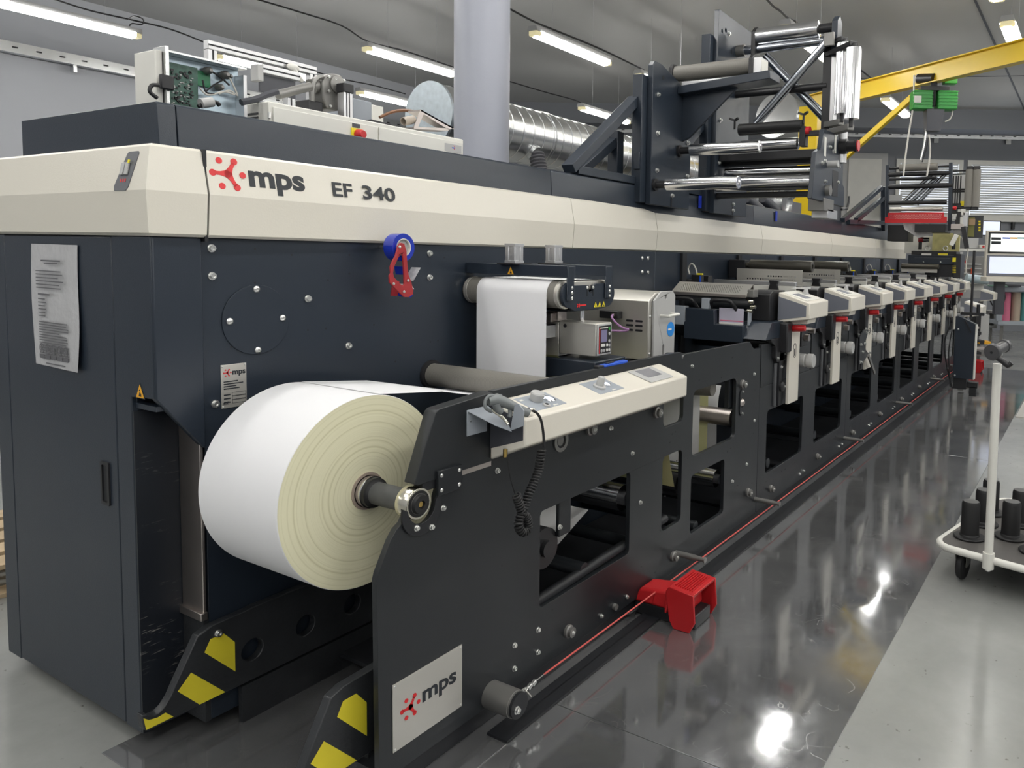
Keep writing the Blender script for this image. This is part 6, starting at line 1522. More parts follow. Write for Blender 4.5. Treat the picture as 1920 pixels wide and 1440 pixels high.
# poster-like panel on monitor arm
pn = thing('dark_posted_panel', 'dark panel with yellow writing and a torn paper, right of the upright grey rollers', 'panel', at(1830, 425, 'x', 9.9))
a, c = at(1815, 404, 'x', 9.9), at(1842, 446, 'x', 9.9)
MB().box(9.9, 9.93, a.y, c.y, c.z, a.z).build('panel_board', mat('panel_dark', (.05, .052, .055), .4), pn, bevel=.003)
a1, c1 = at(1816, 408, 'x', 9.895), at(1826, 444, 'x', 9.895); MB().box(9.893, 9.899, a1.y, c1.y, c1.z, a1.z).build('olive_strip', mat('olive', (.22, .21, .07), .5), pn)
a1, c1 = at(1817, 410, 'x', 9.885), at(1828, 422, 'x', 9.885); MB().box(9.886, 9.892, a1.y, c1.y, c1.z, a1.z).build('torn_paper', mat('kraft', (.50, .34, .2), .6), pn)
b = MB()
for k in range(4): q = at(1836.5, 415 + 5.5 * k, 'x', 9.895); b.box(9.894, 9.899, q.y - .012, q.y + .012, q.z - .012, q.z + .008)
b.build('yellow_characters', 'signy', pn)

# ================================================================== THINGS ON TOP OF THE CABINET
# open electronics box
eb = thing('open_electronics_box', 'open grey metal box with green circuit boards and wiring on top of the press', 'electronics box', (1.3, 2.7, HZ))
ey = 2.62
def E(u, v, y=ey): return at(u, v, 'y', y)
e0, e1 = E(316, 96), E(458, 122)
def eplate(name, quad, y0, y1, m, bev=.001):
    b = MB(); pp = [E(*q) for q in quad]; b.prism([(p.x, p.z) for p in pp], 'y', y0, y1); return b.build(name, m, eb, bevel=bev)
tx0, tx1 = E(316, 100).x, E(456, 126).x
zt0 = E(330, 103).z; zb0 = HZ
MB().box(tx0 - .02, tx1, ey + .03, ey + .036, zb0, zt0).build('back_sheet', mat('zinc_sheet_blue', (.45, .55, .62), .3, .7), eb, bevel=.001)
MB().box(tx0 - .02, tx1, ey - .02, ey + .036, zt0, zt0 + .006).build('top_flange', 'galv', eb)
MB().box(tx0 - .025, tx0 - .014, ey - .03, ey + .04, zb0, zt0 + .015).build('left_sheet', 'galv', eb, bevel=.001)
MB().box(tx1 - .012, tx1, ey - .02, ey + .03, zb0, zt0 - .02).build('right_sheet', 'alu', eb, bevel=.001)
MB().box(tx0 - .048, tx0 - .026, ey - .015, ey + .11, zb0 + .001, zt0 - .0).build('grey_housing', 'offwhite', eb, bevel=.003)
cbx0, cbx1, cz0, cz1 = E(318, 170).x, E(375, 140).x, HZ + .01, E(330, 117).z
pcb_ = MB().box(cbx0, cbx1, ey + .014, ey + .018, cz0, cz1).build('circuit_board', 'pcb', eb)
b = MB(); random.seed(3)
for k in range(60):
    x = cbx0 + .01 + random.random() * (cbx1 - cbx0 - .03); z = cz0 + .01 + random.random() * (cz1 - cz0 - .03); w_ = .003 + random.random() * .007; h_ = .002 + random.random() * .005
    b.box(x, x + w_, ey + .010, ey + .0142, z, z + h_)
b.build('chip', 'plblack', pcb_)['kind'] = 'stuff'
b = MB()
for k in range(34):
    x = cbx0 + .01 + random.random() * (cbx1 - cbx0 - .03); z = cz0 + .01 + random.random() * (cz1 - cz0 - .03); b.box(x, x + .006, ey + .011, ey + .0142, z, z + .003)
b.build('light_component', 'lgrey', pcb_)['kind'] = 'stuff'
MB().box(cbx1 + .0, cbx1 + .045, ey + .02, ey + .024, cz1 - .055, cz1 - .005).build('small_circuit_board', 'pcbg', eb)
for (u, v, r) in ((393, 132, .013), (425, 140, .014), (432, 143, .009), (415, 163, .012)):
    c = E(u, v); MB().lathe(c + Y * .02, c - Y, [(0, r), (.02, r * .9), (.03, r * .4)], 14).build('fitting', 'castgrey', eb)
for k, pts in enumerate((((395, 133), (415, 146), (430, 160)), ((430, 145), (440, 165), (445, 178)), ((380, 150), (386, 172), (402, 176)), ((375, 165), (390, 178), (420, 172), (440, 178)), ((418, 150), (400, 160), (385, 172)), ((410, 176), (430, 170), (446, 180)))):
    MB().tube(spline([E(*p) for p in pts], 5), .003, 6).build('internal_wire', 'cable' if k % 2 == 0 else 'cablew', eb)
c = E(300, 158); MB().box(c.x - .02, c.x + .02, ey - .045, ey - .03, c.z - .02, c.z + .025).build('power_plug', 'plblack', eb, bevel=.004)
MB().tube(spline([E(298, 160, ey - .05), E(285, 160, ey - .05), E(281, 172, ey - .05), E(295, 184, ey - .05)], 5), .006, 8).build('power_cable', 'cable', eb)
# grey pipes, junk
MB().cyl(E(376, 194, 2.55), E(398, 191, 2.55), .016, 24).build('pipe_elbow', 'lgrey', None, label='short grey pipe piece lying in front of the circuit boards', cat='pipe piece')
cable('black_hose', [at(u, v, 'y', 2.55) for u, v in ((372, 200), (388, 192), (405, 192), (412, 198))], .007, 'short black hose arching in front of the grey pipe piece', cat='hose')
cable('grey_corrugated_hose', [at(u, v, 'y', 2.60) for u, v in ((452, 192), (480, 186), (500, 178), (520, 172))], .012, 'dark corrugated hose leading up to the grey bar on the press top', m='dgrey', cat='hose')
MB().cyl(at(520, 178, 'y', 2.62), at(582, 162, 'y', 2.62), .016, 20).build('grey_bar', 'castgrey', None, label='grey round bar leaning against the gear motor', cat='bar')
# aluminium profile frame
af = thing('aluminium_frame', 'rectangular frame of slotted aluminium profiles standing on the press top', 'profile frame', (1.9, 3.05, HZ))
yy = 3.02
def Af(u, v): return at(u, v, 'y', yy)
def prof(p, q, name='profile'):
    b = MB(); b.beam(p, q, .034, .034, up=(0, 1, 0)); ob = b.build(name, 'alu', af, bevel=.002)
    d = (q - p).normalized(); s = d.cross(Y).normalized()
    b = MB(); b.beam(p - Y * .0175, q - Y * .0175, .006, .002, up=(0, 1, 0)); b.build('profile_slot', 'darkin', ob)
p1, p2 = Af(386, 85), Af(590, 133); zz = (p1.z + p2.z) / 2
prof(Vector((p1.x, yy, zz)), Vector((p2.x, yy, zz)))
prof(Vector((p1.x + .017, yy, HZ)), Vector((p1.x + .017, yy, zz - .017))); prof(Vector((p2.x - .017, yy, HZ)), Vector((p2.x - .017, yy, zz - .017)))
xm = Af(541, 150).x; prof(Vector((xm, yy, HZ)), Vector((xm, yy, zz - .017)))
xm2 = Af(470, 130).x; z2 = Af(500, 138).z; prof(Vector((xm2, yy - .06, z2)), Vector((xm, yy - .06, z2)))
MB().box(xm2, xm - .01, yy - .06, yy - .05, z2 - .09, z2 - .02).build('grey_plate', 'dgrey', af)
MB().box(Af(455, 120).x, Af(466, 120).x, yy - .10, yy - .05, Af(456, 155).z, Af(456, 124).z).build('lamp_socket', 'lgrey', af, bevel=.003)
b = MB(); c = Af(541, 128) - Y * .03; b.sph(c, (.03, .012, .018), 10); b.tube(spline([c, c + Vector((.02, 0, -.03)), c + Vector((.045, 0, -.05))], 4), [.012] * 8 + [.004], 8); b.build('tied_plastic_bag', 'offwhite', af)
# gear motor
gm = thing('gear_motor', 'grey cast gear motor with a round cover and black end block on the press top', 'gear motor', (2.1, 2.75, HZ))
gy_ = 2.66
def Gm(u, v, y=gy_): return at(u, v, 'y', y)
b = MB(); gp = [Gm(*p) for p in ((604, 150), (612, 141), (625, 137), (640, 141), (645, 152), (644, 205), (632, 208), (614, 203), (606, 185))]; b.prism([(p.x, p.z) for p in gp], 'y', gy_, gy_ + .09); gmb = b.build('gear_housing', 'castgrey', gm, bevel=.006)
c = Gm(632, 159); MB().lathe(c, c - Y, [(0, .034), (.008, .034), (.010, .030)], 32).build('round_cover', 'castgrey', gmb)
for u, v in ((615, 144), (627, 148), (643, 151), (615, 171), (627, 166), (641, 169), (618, 199), (641, 203)): q = Gm(u, v); bolt(gmb, q.x, gy_ - .006, q.z, 'cap', .45)
MB().cyl(Gm(583, 163, 2.70), Gm(606, 158, 2.70), .03, 24).build('motor_body', 'castgrey', gm)
MB().tube(spline([Gm(586, 190), Gm(588, 160), Gm(595, 148), Gm(606, 144)], 5), .008, 8).build('lifting_bail', 'castgrey', gm)
a, c = Gm(578, 186), Gm(606, 204); MB().box(a.x, c.x, gy_, gy_ + .08, HZ + .03, a.z).build('motor_foot', 'plblack', gm, bevel=.004)
# aluminium post with black cap
ps = thing('profile_post', 'short aluminium profile post with a black cap beside the gear motor', 'profile post', (2.25, 2.64, HZ))
a, c = at(645, 172, 'y', 2.6), at(662, 218, 'y', 2.6); MB().box(a.x, c.x, 2.6, 2.64, HZ, a.z).build('post_profile', 'alu', ps, bevel=.002)
MB().box(a.x - .003, c.x + .003, 2.597, 2.643, a.z, at(650, 156, 'y', 2.6).z).build('black_cap', 'plblack', ps, bevel=.003)
b = MB(); 
for k in (.3, .6): b.box(a.x + (c.x - a.x) * k - .002, a.x + (c.x - a.x) * k + .002, 2.599, 2.6005, HZ, a.z)
b.build('profile_slot', 'darkin', ps)
# grey box and note
a, c = at(663, 184, 'y', 2.75), at(697, 215, 'y', 2.75); MB().box(a.x, c.x, 2.75, 2.95, HZ, a.z).build('grey_box', 'mgrey', None, bevel=.003, label='plain grey metal box between the profile post and the duct', cat='box')
a, c = at(698, 196, 'y', 2.85), at(719, 216, 'y', 2.85); MB().box(a.x, c.x, 2.85, 2.87, HZ, a.z).build('white_label_box', 'offwhite', None, bevel=.002, label='small white box with a drawn face on it beside the grey metal box', cat='box')
# white enclosure along the hood
wy = 2.54
WX0, WX1 = 1.645, at(869, 270, 'y', wy).x
wz = 2.055
we = thing('white_enclosure', 'long white painted metal enclosure with a red and yellow main switch on the press top', 'enclosure', ((WX0 + WX1) / 2, 2.7, HZ))
MB().box(WX0, WX1, wy, 2.98, HZ, wz).build('enclosure_body', 'offwhite', we, bevel=.005)
xd = at(511, 210, 'y', wy).x; xs = at(708, 240, 'y', wy).x
MB().box(xd, xs - .003, wy - .006, wy, HZ, wz - .018).build('enclosure_door', 'offwhite', we, bevel=.002)
MB().box(xs + .003, WX1 - .012, wy - .006, wy, HZ, wz - .018).build('enclosure_door', 'offwhite', we, bevel=.002)
MB().cyl((xd - .015, wy - .006, wz - .04), (xd - .015, wy - .006, wz - .06), .006, 10).build('hinge', 'bolt', we)
q = at(666, 250, 'y', wy); MB().box(q.x - .025, q.x + .025, wy - .012, wy - .006, HZ, q.z + .018).build('switch_plate', 'signy', we, bevel=.001)
MB().lathe((q.x + .006, wy - .012, q.z - .005), (q.x + .006, 1, q.z - .005), [(0, .021), (.02, .019), (.03, .014)], 24).build('red_switch_knob', 'red', we)
MB().box(q.x - .018, q.x + .015, wy - .010, wy - .006, q.z + .022, q.z + .036).build('switch_label', 'dgrey', we)
a, c = at(832, 268, 'y', wy), at(863, 288, 'y', wy); lbq = MB().box(a.x, c.x, wy - .0075, wy - .006, c.z, a.z).build('maker_label', 'lgrey', we)
b = MB(); cc = ((a.x + c.x) / 2, wy - .0078, (a.z + c.z) / 2 + .003); b.shape([arc(0, 0, .010, -1.2, 1.4, 8) + arc(0, 0, .0075, 1.4, -1.2, 8)], cc, X, Z, .0005); b.build('label_ring', 'logored', lbq, flat=True)
b = MB(); b.box(cc[0] - .008, cc[0] + .006, wy - .0082, wy - .0076, cc[2] - .004, cc[2] + .001); b.build('label_print', 'blueplast', lbq, flat=True)
for k in range(3): MB().box(WX0 - .0015, WX0, 2.60, 2.74, HZ + .022 + .014 * k, HZ + .029 + .014 * k).build('vent_slot', 'darkin', we, flat=True)
# bent steel channel offcut with tube and brown hoses
oc = thing('steel_channel_offcut', 'bent triangular piece of steel channel with a round tube stub lying on the white enclosure', 'steel offcut', (2.6, 2.7, wz))
def O(u, v, y=2.62): return at(u, v, 'y', y)
b = MB()
for dy in (0, .09):
    y0 = 2.60 + dy
b.prism([(O(*p).x, O(*p).z) for p in ((770, 238), (783, 206), (845, 240), (836, 244), (788, 215), (778, 239))], 'y', 2.60, 2.604)
b.prism([(O(*p).x, O(*p).z) for p in ((783, 206), (845, 240), (845, 243), (783, 209))], 'y', 2.60, 2.68)
b.prism([(O(*p).x, O(*p).z) for p in ((770, 238), (835, 241), (835, 246), (770, 242))], 'y', 2.60, 2.68)
b.build('bent_channel', 'steelw', oc)
MB().pipe(O(756, 228), O(775, 224), .018, .015, 24).build('tube_stub', mat('stub_beige', (.42, .36, .30), .5), oc)
cable('brown_hose', [at(u, v, 'y', 2.72) for u, v in ((712, 220), (735, 210), (758, 207), (775, 209))], .007, 'brown rubber hose arching over the press top before the duct end', m='brown', cat='hose')
MB().prism([(at(665, 220, 'y', 2.6).x, wz), (at(690, 218, 'y', 2.6).x, wz + .016), (at(725, 226, 'y', 2.6).x, wz + .012), (at(755, 236, 'y', 2.6).x, wz)], 'y', 2.58, 2.74).build('black_sheet', 'plblack', None, label='crumpled black sheet on the white enclosure behind the main switch', cat='sheet')

# --------------------------------------------------------------- spiral duct
dc = thing('spiral_duct', 'large galvanised spiral ventilation duct hanging behind the column', 'duct', (5, 3.8, 2.2))
DY, DZ, DR = 3.8, 2.42, .205
xs0, xs1 = 3.55, 9.2
b = MB(); prof_ = []; x = 0
prof_.append((0, DR))
step = .115
while x < xs1 - xs0:
    prof_ += [(x + .004, DR), (x + .006, DR + .004), (x + .012, DR + .004), (x + .014, DR)]; x += step
b.lathe((xs0, DY, DZ), (xs1, DY, DZ), prof_, 64, cap=True); b.build('duct_pipe', 'galv', dc)
MB().lathe((xs0 - .006, DY, DZ), (xs0 + 1, DY, DZ), [(0, DR - .004), (.0, DR + .008), (.02, DR + .008), (.021, DR + .001)], 64).build('end_cap', mat('end_cap_zinc', (.50, .56, .60), .38, .75, noise=(30, .15)), dc)
MB().lathe((xs0 + .17, DY, DZ), (xs0 + 1, DY, DZ), [(0, DR + .001), (.001, DR + .012), (.012, DR + .012), (.02, DR + .004), (.03, DR + .012), (.04, DR + .012), (.041, DR + .001)], 64).build('clamp_ring', 'rubberblk', dc)
MB().lathe((4.62, DY, DZ), (6, DY, DZ), [(0, DR + .001), (.001, DR + .006), (.06, DR + .007), (.061, DR + .001)], 64).build('joint_sleeve', 'galv', dc)
for x in (3.9, 6.9, 8.6): MB().cyl((x, DY, DZ + DR - .01), (x, DY, CEILH), .0025, 6).build('hanger_wire', 'alu', dc)
for u, v in ((1003, 285), (1090, 300)):
    c = at(u, v, 'y', DY - .16)
    MB().cyl((c.x, DY - .05, c.z + .06), (c.x, DY - .18, c.z - .02), .06, 24).build('branch_collar', 'galv', dc)
    b = MB(); pr_ = []; k = 0
    while k < .40: pr_ += [(k, .052), (k + .012, .060)]; k += .024
    b.lathe((c.x, DY - .175, c.z - .01), (c.x - .02, DY - .32, HZ - .25), pr_, 24); b.build('corrugated_hose', mat('hose_grey', (.11, .11, .12), .45), dc)
# second duct end and box further along
d2 = thing('round_duct_elbow', 'round galvanised duct elbow seen between the crossing turn bars', 'duct', (8.6, 3.9, 2.9))
c = at(1455, 215, 'y', 4.1)
MB().cyl(c, c + Vector((.9, -.15, -.15)), .34, 40).build('elbow_pipe', 'galv', d2)
d3 = thing('fan_box', 'galvanised fan box with a round outlet between the near roller stand and the yellow column', 'fan box', (6.5, 3.2, HZ))
a, c = at(1440, 368, 'y', 3.0), at(1502, 408, 'y', 3.0)
MB().box(a.x, c.x, 3.0, 3.24, HZ - .14, a.z).build('box_body', 'galv', d3, bevel=.003)
q = at(1470, 385, 'y', 2.99); MB().lathe((q.x, 3.0, q.z + .02), (q.x, 1, q.z + .02), [(0, .17), (.05, .17), (.051, .14), (.02, .13)], 40).build('round_outlet', 'galv', d3)
for u in (1400, 1430):
    p, q = at(u, 372, 'y', 2.8), at(u + 26, 395, 'y', 2.8); b = MB(); pr_ = []; k = 0; L = (q - p).length
    while k < L: pr_ += [(k, .040), (k + .01, .047)]; k += .02
    b.lathe(p, q, pr_, 20); b.build('corrugated_hose', 'dgrey', d3)

# ================================================================== YELLOW JIB CRANE
jc = thing('jib_crane', 'yellow jib crane, its column behind the press and its I beam over the aisle', 'crane', (9.75, 3.45, 0))
JZ = 3.55
ja = at(1538, 205, 'z', JZ); jb = at(1920, 116, 'z', JZ)
jd = (jb - ja).normalized(); je = jb + jd * 1.2
JC = Vector((ja.x, ja.y, 0)) - jd * .18
sd = jd.cross(Z).normalized()
js = ja - jd * .25
def ibeam(b, p, q, h, w, t):
    b.beam(p + Z * (h / 2 - t / 2), q + Z * (h / 2 - t / 2), w, t); b.beam(p - Z * (h / 2 - t / 2), q - Z * (h / 2 - t / 2), w, t); b.beam(p, q, t, h - 2 * t)
b = MB(); ibeam(b, js + Z * .11, je + Z * .11, .22, .11, .012); b.build('i_beam', 'yellow', jc)
b = MB(); ibeam_w = .24
cc_ = JC
b.box(cc_.x - .13, cc_.x + .13, cc_.y - .13, cc_.y + .13, 0, JZ + .05); b.build('crane_column', 'yellow', jc, bevel=.006)
MB().box(cc_.x - .25, cc_.x + .25, cc_.y - .25, cc_.y + .25, 0, .02).build('base_plate', 'yellow', jc)
nrm = sd
s0_ = on_plane(1722, 172, JC, nrm); s1_ = on_plane(1590, 290, JC, nrm); dv = (s1_ - s0_)
MB().beam(s0_, s0_ + dv * 1.95, .05, .07).build('strut', 'yellow', jc, bevel=.004)
# hoist
hz = at(1745, 185, 'z', JZ)
t0 = on_plane(1748, 185, ja, nrm)
hst = thing('chain_hoist', 'green electric chain hoist with a black trolley motor hanging from the yellow beam', 'hoist', t0 - Z * .3)
MB().cyl(on_plane(1722, 148, ja - sd * -.10 if False else ja, nrm) + sd * .09 * 0 - jd * 0, on_plane(1752, 147, ja, nrm), .055, 28).build('trolley_motor', 'plblack', hst)
c0 = on_plane(1723, 148, ja, nrm); c1 = on_plane(1751, 147, ja, nrm); da = (c1 - c0).normalized()
MB().cyl(c0 - da * .012, c0 - da * .001, .056, 28).build('motor_end_cap', 'offwhite', hst)
c0 = on_plane(1712, 184, ja, nrm); c1 = on_plane(1791, 195, ja, nrm)
pz = (c0.z + c1.z) / 2
hgt = .21
dd = (Vector((c1.x, c1.y, 0)) - Vector((c0.x, c0.y, 0))).normalized()
# hoist body lies across the beam
mid = (c0 + c1) / 2; half = (c1 - c0).length / 2
acr = RT
L_ = .235
for s, name in ((-1, 'motor_housing'), (1, 'gear_housing')):
    p = Vector((mid.x, mid.y, pz)) + acr * (L_ * .12 * s); q = Vector((mid.x, mid.y, pz)) + acr * (L_ * 1.05 * s)
    hb_ = MB().beam(p, q, .15, hgt).build(name, 'green', hst, bevel=.015)
    b = MB()
    for k in range(6): 
        dz = -.09 + .036 * k; b.beam(p + Z * dz, q + Z * dz, .165, .008)
    b.build('cooling_fin', 'green', hb_)
lab = Vector((mid.x, mid.y, pz)) - acr * (L_ * .85) - FW * .084; MB().beam(lab - acr * .04, lab + acr * .04, .004, .075).build('white_label', 'offwhite', hst)
MB().beam(Vector((mid.x, mid.y, pz - .06)), Vector((mid.x, mid.y, pz + .20)), .06, .06, up=(1, 0, 0)).build('hook_frame', 'plblack', hst, bevel=.004)
MB().beam(Vector((mid.x, mid.y, pz + .13)) - acr * .16, Vector((mid.x, mid.y, pz + .13)) + acr * .16, .10, .05).build('trolley_frame', 'plblack', hst, bevel=.004)
MB().beam(Vector((mid.x, mid.y, pz + .23)) + acr * .10, Vector((mid.x, mid.y, pz + .23)) + acr * .24, .10, .09).build('drive_motor', 'green', hst, bevel=.006)
cb0 = Vector((mid.x, mid.y, pz - .10)); 
MB().hexa([cb0 + acr * -.075 - FW * .06 - Z * .24, cb0 + acr * .075 - FW * .06 - Z * .24, cb0 + acr * .075 + FW * .06 - Z * .24, cb0 + acr * -.075 + FW * .06 - Z * .24],
          [cb0 + acr * -.09 - FW * .07, cb0 + acr * .11 - FW * .07, cb0 + acr * .11 + FW * .07, cb0 + acr * -.09 + FW * .07]).build('chain_bucket', 'dgrey', hst, bevel=.004)
cy_ = cb0 - acr * .09
def dn(u, v): return on_plane(u, v, Vector((mid.x, mid.y, 0)), FW)
for k, (pts, r, m) in enumerate((([(1737, 240), (1733, 270), (1726, 300)], .012, 'bolt'), ([(1742, 250), (1738, 275), (1729, 304)], .006, 'cable'), ([(1741, 252), (1744, 280), (1741, 310), (1738, 330)], .010, 'cablew'),
                                 ([(1714, 141), (1712, 200), (1704, 250), (1697, 300), (1694, 330)], .010, 'cablew'), ([(1765, 176), (1780, 185), (1786, 205), (1782, 222), (1772, 228)], .008, 'cablew'))):
    MB().tube(spline([dn(*p) for p in pts], 6), r, 8).build('hoist_chain' if k == 0 else 'hoist_cable', m, hst)

# ================================================================== FAR END OF THE AISLE
# operator desk with two screens
def FP(u, v, dep):
    return on_plane(u, v, FW * dep, FW)
def fbox(u0, v0, u1, v1, dep, thick, m, name, parent, bev=.004):
    a, c = FP(u0, v0, dep), FP(u1, v1, dep); s0_, s1__ = a.dot(RT), c.dot(RT); z0_, z1_ = min(a.z, c.z), max(a.z, c.z)
    b = MB(); w0 = lambda s, z, d: FW * d + RT * s + Z * z
    b.hexa([w0(s0_, z0_, dep), w0(s1__, z0_, dep), w0(s1__, z0_, dep + thick), w0(s0_, z0_, dep + thick)], [w0(s0_, z1_, dep), w0(s1__, z1_, dep), w0(s1__, z1_, dep + thick), w0(s0_, z1_, dep + thick)])
    return b.build(name, m, parent, bevel=bev)
od = thing('operator_screen_stand', 'cream operator stand with two large screens one above the other at the right edge', 'screen stand', FP(1890, 540, 12.0))
fbox(1851, 432, 1935, 523, 12.0, .06, 'cream', 'screen_housing', od)
fbox(1855, 435, 1935, 476, 11.985, .012, 'plblack', 'screen_bezel', od); up_ = fbox(1858, 438, 1935, 473, 11.98, .004, 'screen', 'upper_screen', od, 0)
fbox(1852, 478, 1935, 519, 11.985, .012, 'grey', 'screen_bezel', od); fbox(1856, 481, 1935, 514, 11.98, .004, 'screenb', 'lower_screen', od, 0)
fbox(1859, 445, 1877, 450, 11.976, .003, 'ink', 'screen_field', up_, 0); fbox(1859, 452, 1877, 458, 11.976, .003, 'ink', 'screen_field', up_, 0)
fbox(1880, 445, 1894, 448, 11.976, .003, 'blueplast', 'blue_bar', up_, 0); fbox(1894, 445, 1908, 448, 11.976, .003, 'sign', 'orange_bar', up_, 0); fbox(1908, 445, 1930, 448, 11.976, .003, 'teal', 'green_bar', up_, 0)
fbox(1850, 519, 1935, 530, 11.9, .25, 'cream', 'keyboard_shelf', od); fbox(1868, 526, 1882, 700 - 110, 12.05, .1, 'dgrey', 'stand_column', od)
# cart with rolls
ctb = thing('roll_cart', 'blue-grey shop cart with wrapped pink, beige and teal film rolls standing in it', 'cart', FP(1895, 620, 12.6))
fbox(1867, 537, 1960, 547, 12.5, .5, 'mgrey', 'cart_top', ctb); fbox(1871, 602, 1960, 611, 12.5, .5, 'mgrey', 'cart_bottom', ctb); fbox(1871, 547, 1879, 602, 12.5, .04, 'mgrey', 'cart_post', ctb)
fbox(1871, 547, 1960, 603, 12.95, .02, 'dgrey', 'cart_back', ctb)
fbox(1865, 535, 1890, 538, 12.45, .3, mat('green_mat', (.25, .42, .33), .6), 'green_mat', ctb); fbox(1888, 533, 1915, 538, 12.45, .2, 'dgrey', 'tool', ctb)
for u in (1878, 1950):
    c = FP(u, 622, 12.6); c.z = .055; MB().cyl(c - RT * .02, c + RT * .02, .055, 24).build('cart_wheel', 'lgrey', ctb); MB().beam(c + Z * .05, Vector((c.x, c.y, FP(u, 611, 12.6).z)), .05, .05, up=(1, 0, 0)).build('wheel_fork', 'castgrey', ctb)
for k, (u, m, l) in enumerate(((1887, 'pink', 'pink film roll standing in the blue-grey cart'), (1906, 'beige', 'beige film roll between the pink and teal ones in the cart'), (1924, 'teal', 'teal film roll at the right edge of the photo in the cart'))):
    a = FP(u, 602, 12.7); c = FP(u, 548, 12.7); a.z += .004
    MB().cyl(Vector((c.x, c.y, a.z)), c, .075, 28).build('film_roll', m, None, label=l, cat='film roll', group='film rolls in the cart')
cable('black_cable', [FP(u, v, 12.3) for u, v in ((1882, 545), (1884, 560), (1875, 575), (1862, 573), (1856, 562))], .012, 'thick black cable drooping from the blue-grey cart to the left')
# second smaller white trolley left of it
sc = thing('small_white_cart', 'small light grey cart frame left of the cart with film rolls', 'cart', FP(1860, 612, 13.0))
for (u0, v0, u1, v1) in ((1850, 583, 1869, 588), (1850, 610, 1869, 615), (1850, 583, 1854, 615), (1865, 583, 1869, 615)): fbox(u0, v0, u1, v1, 13.0, .35, 'lgrey', 'cart_frame', sc, .002)
c = FP(1858, 620, 13.1); c.z = .05; MB().cyl(c - RT * .015, c + RT * .015, .05, 20).build('cart_wheel', 'rubberblk', sc); fbox(1850, 612, 1869, 616, 13.0, .35, 'lgrey', 'cart_floor', sc)
MB().beam(Vector((c.x, c.y, .06)), Vector((c.x, c.y, FP(1858, 612, 13.1).z)), .04, .04, up=(1, 0, 0)).build('wheel_fork', 'castgrey', sc)
fbox(1861, 552, 1869, 584, 13.1, .2, 'pink', 'pink_roll', sc) if False else None
# work bench by the window with machine, monitor, paper roll
wbn = thing('back_bench', 'light work bench with a lower shelf below the windows behind the press end', 'bench', FP(1830, 600, 15.0))
fbox(1797, 466, 1853, 472, 15.0, .6, 'offwhite', 'bench_top', wbn); fbox(1797, 498, 1850, 502, 15.0, .6, 'lgrey', 'bench_shelf', wbn)
fbox(1797, 472, 1800, 590, 15.0, .05, 'lgrey', 'bench_leg', wbn); fbox(1847, 472, 1850, 590, 15.0, .05, 'lgrey', 'bench_leg', wbn)
fbox(1800, 530, 1849, 560, 15.2, .3, 'lgrey', 'bench_drawers', wbn)
bmn = thing('back_monitor', 'monitor with a pale lit screen below the right window', 'monitor', FP(1858, 430, 15.3)); fbox(1838, 413, 1876, 443, 15.3, .04, 'plblack', 'monitor_case', bmn); fbox(1840, 415, 1874, 441, 15.29, .01, 'screenb', 'monitor_screen', bmn, 0); fbox(1852, 443, 1858, 466, 15.32, .04, 'dgrey', 'monitor_stand', bmn)
fbox(1812, 446, 1834, 466, 15.2, .3, 'lgrey', 'bench_machine', None).__setitem__('label', 'small grey machine housing standing on the bench below the windows')
bpy.context.scene.collection.objects[-1]['category'] = 'machine' if False else bpy.context.scene.collection.objects[-1].get('category', 'machine')
for o in list(col.objects):
    if o.name.startswith('bench_machine') and o.parent is None: o['category'] = 'machine'
o = fbox(1838, 459, 1848, 466, 15.1, .1, 'offwhite', 'switch_box', None); o['label'] = 'small white box with a red button on the back bench'; o['category'] = 'switch box'
q = FP(1843.5, 462.5, 15.09); MB().cyl(q, q - FW * .02, .022, 16).build('red_button', 'red', o)
a, c = FP(1812, 521, 13.5), FP(1852, 526, 13.5)
MB().lathe(a, c, [(0, .075), ((c - a).length, .075)], 32).build('clear_film_roll', mat('pale_film', (.55, .66, .70), .25), None, label='pale blue-white film roll lying beside the last print unit', cat='film roll')
o = fbox(1801, 531, 1853, 545, 13.6, .5, 'offwhite', 'white_drawer_unit', None); o['label'] = 'white low drawer unit below the pale film roll'; o['category'] = 'drawer unit'
fr2 = fbox(1806, 480, 1846, 520, 14.2, .3, 'castgrey', 'rewinder_machine', None); fr2['label'] = 'grey machine frame with rods behind the hanging post'; fr2['category'] = 'machine'
for v in (494, 502, 511): fbox(1806, v, 1840, v + 3, 14.17, .03, 'lgrey', 'rod', fr2, .001)
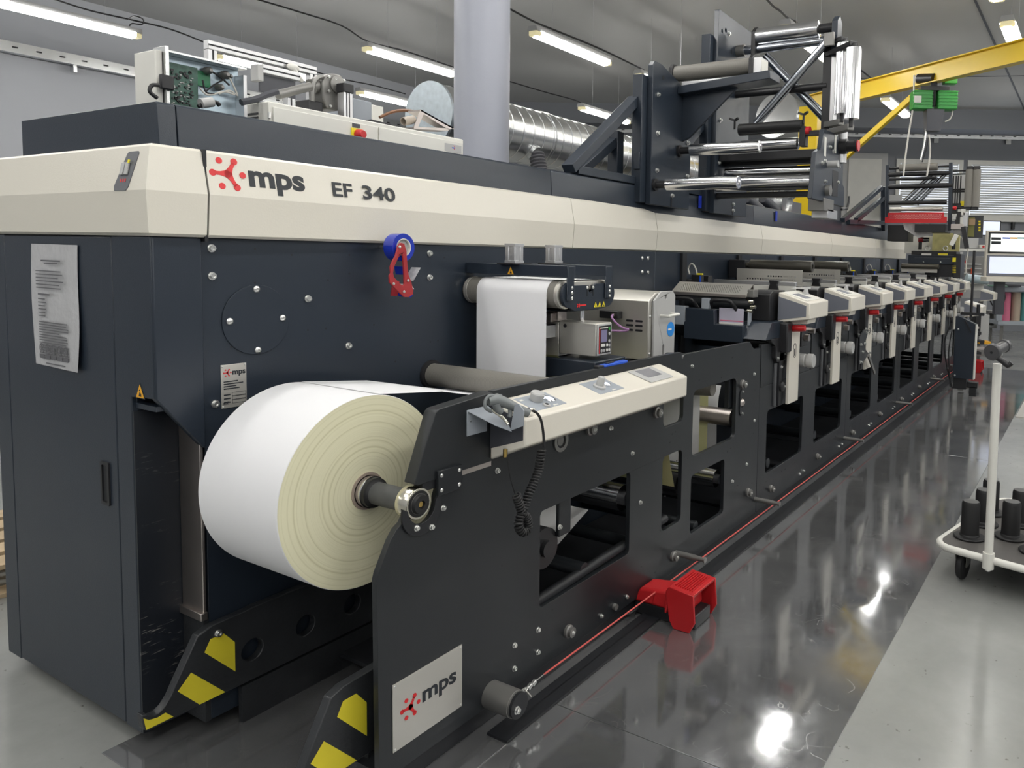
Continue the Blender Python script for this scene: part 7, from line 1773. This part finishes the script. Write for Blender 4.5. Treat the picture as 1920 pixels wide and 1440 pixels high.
fbox(1797, 488, 1811, 494, 14.1, .04, 'redt', 'red_bracket', fr2, .001); fbox(1822, 503, 1827, 517, 14.1, .04, mat('orange_part', (.75, .14, .06), .5), 'orange_part', fr2, .001)
# floor level clutter of the far unit
fu = thing('rewind_unit', 'black and grey rewinding unit between the hanging box and the white cart', 'rewind unit', FP(1840, 640, 11.0))
fbox(1838, 590, 1853, 640, 11.2, .3, 'lgrey', 'grey_cover', fu); fbox(1830, 585, 1838, 630, 10.9, .2, 'plblack', 'black_slide', fu)
for i, (u0, v0, u1, v1, m) in enumerate(((1826, 612, 1836, 617, 'steelw'), (1824, 622, 1840, 628, 'plblack'), (1828, 638, 1846, 646, 'plblack'), (1845, 640, 1858, 646, 'sign'), (1832, 641, 1838, 645, 'sign'), (1828, 650, 1846, 656, 'steelw'), (1826, 660, 1840, 665, 'plblack'))): fbox(u0, v0, u1, v1, 10.6, .15, m, 'mechanism', fu)
fbox(1826, 655, 1850, 668, 10.9, .3, 'castgrey', 'unit_foot', fu)
# wall details
o = fbox(1899, 413, 1903, 430, 17.40, .09, 'plblack', 'wall_bracket', None); o['label'] = 'black upright bracket on the end wall below the right window'; o['category'] = 'bracket'
o = fbox(1664, 365, 1690, 400, 16.9, .3, 'lgrey', 'wall_cabinet', None); o['label'] = 'light grey wall cabinet seen through the far roller stand'; o['category'] = 'cabinet'
# ------------------------------------------------------------------ world and view
w = bpy.data.worlds.new('world'); scn.world = w; w.use_nodes = True
w.node_tree.nodes['Background'].inputs['Color'].default_value = (.55, .62, .75, 1); w.node_tree.nodes['Background'].inputs['Strength'].default_value = .3
scn.view_settings.view_transform = 'Standard'; scn.view_settings.look = 'None'; scn.view_settings.gamma = 1; scn.view_settings.exposure = 0.45
scn.view_settings.use_curve_mapping = False
try:
    scn.cycles.use_denoising = True; scn.cycles.use_light_tree = True; scn.cycles.max_bounces = 8; scn.cycles.diffuse_bounces = 4; scn.cycles.glossy_bounces = 4; scn.cycles.caustics_reflective = False; scn.cycles.sample_clamp_indirect = 8
except Exception: pass
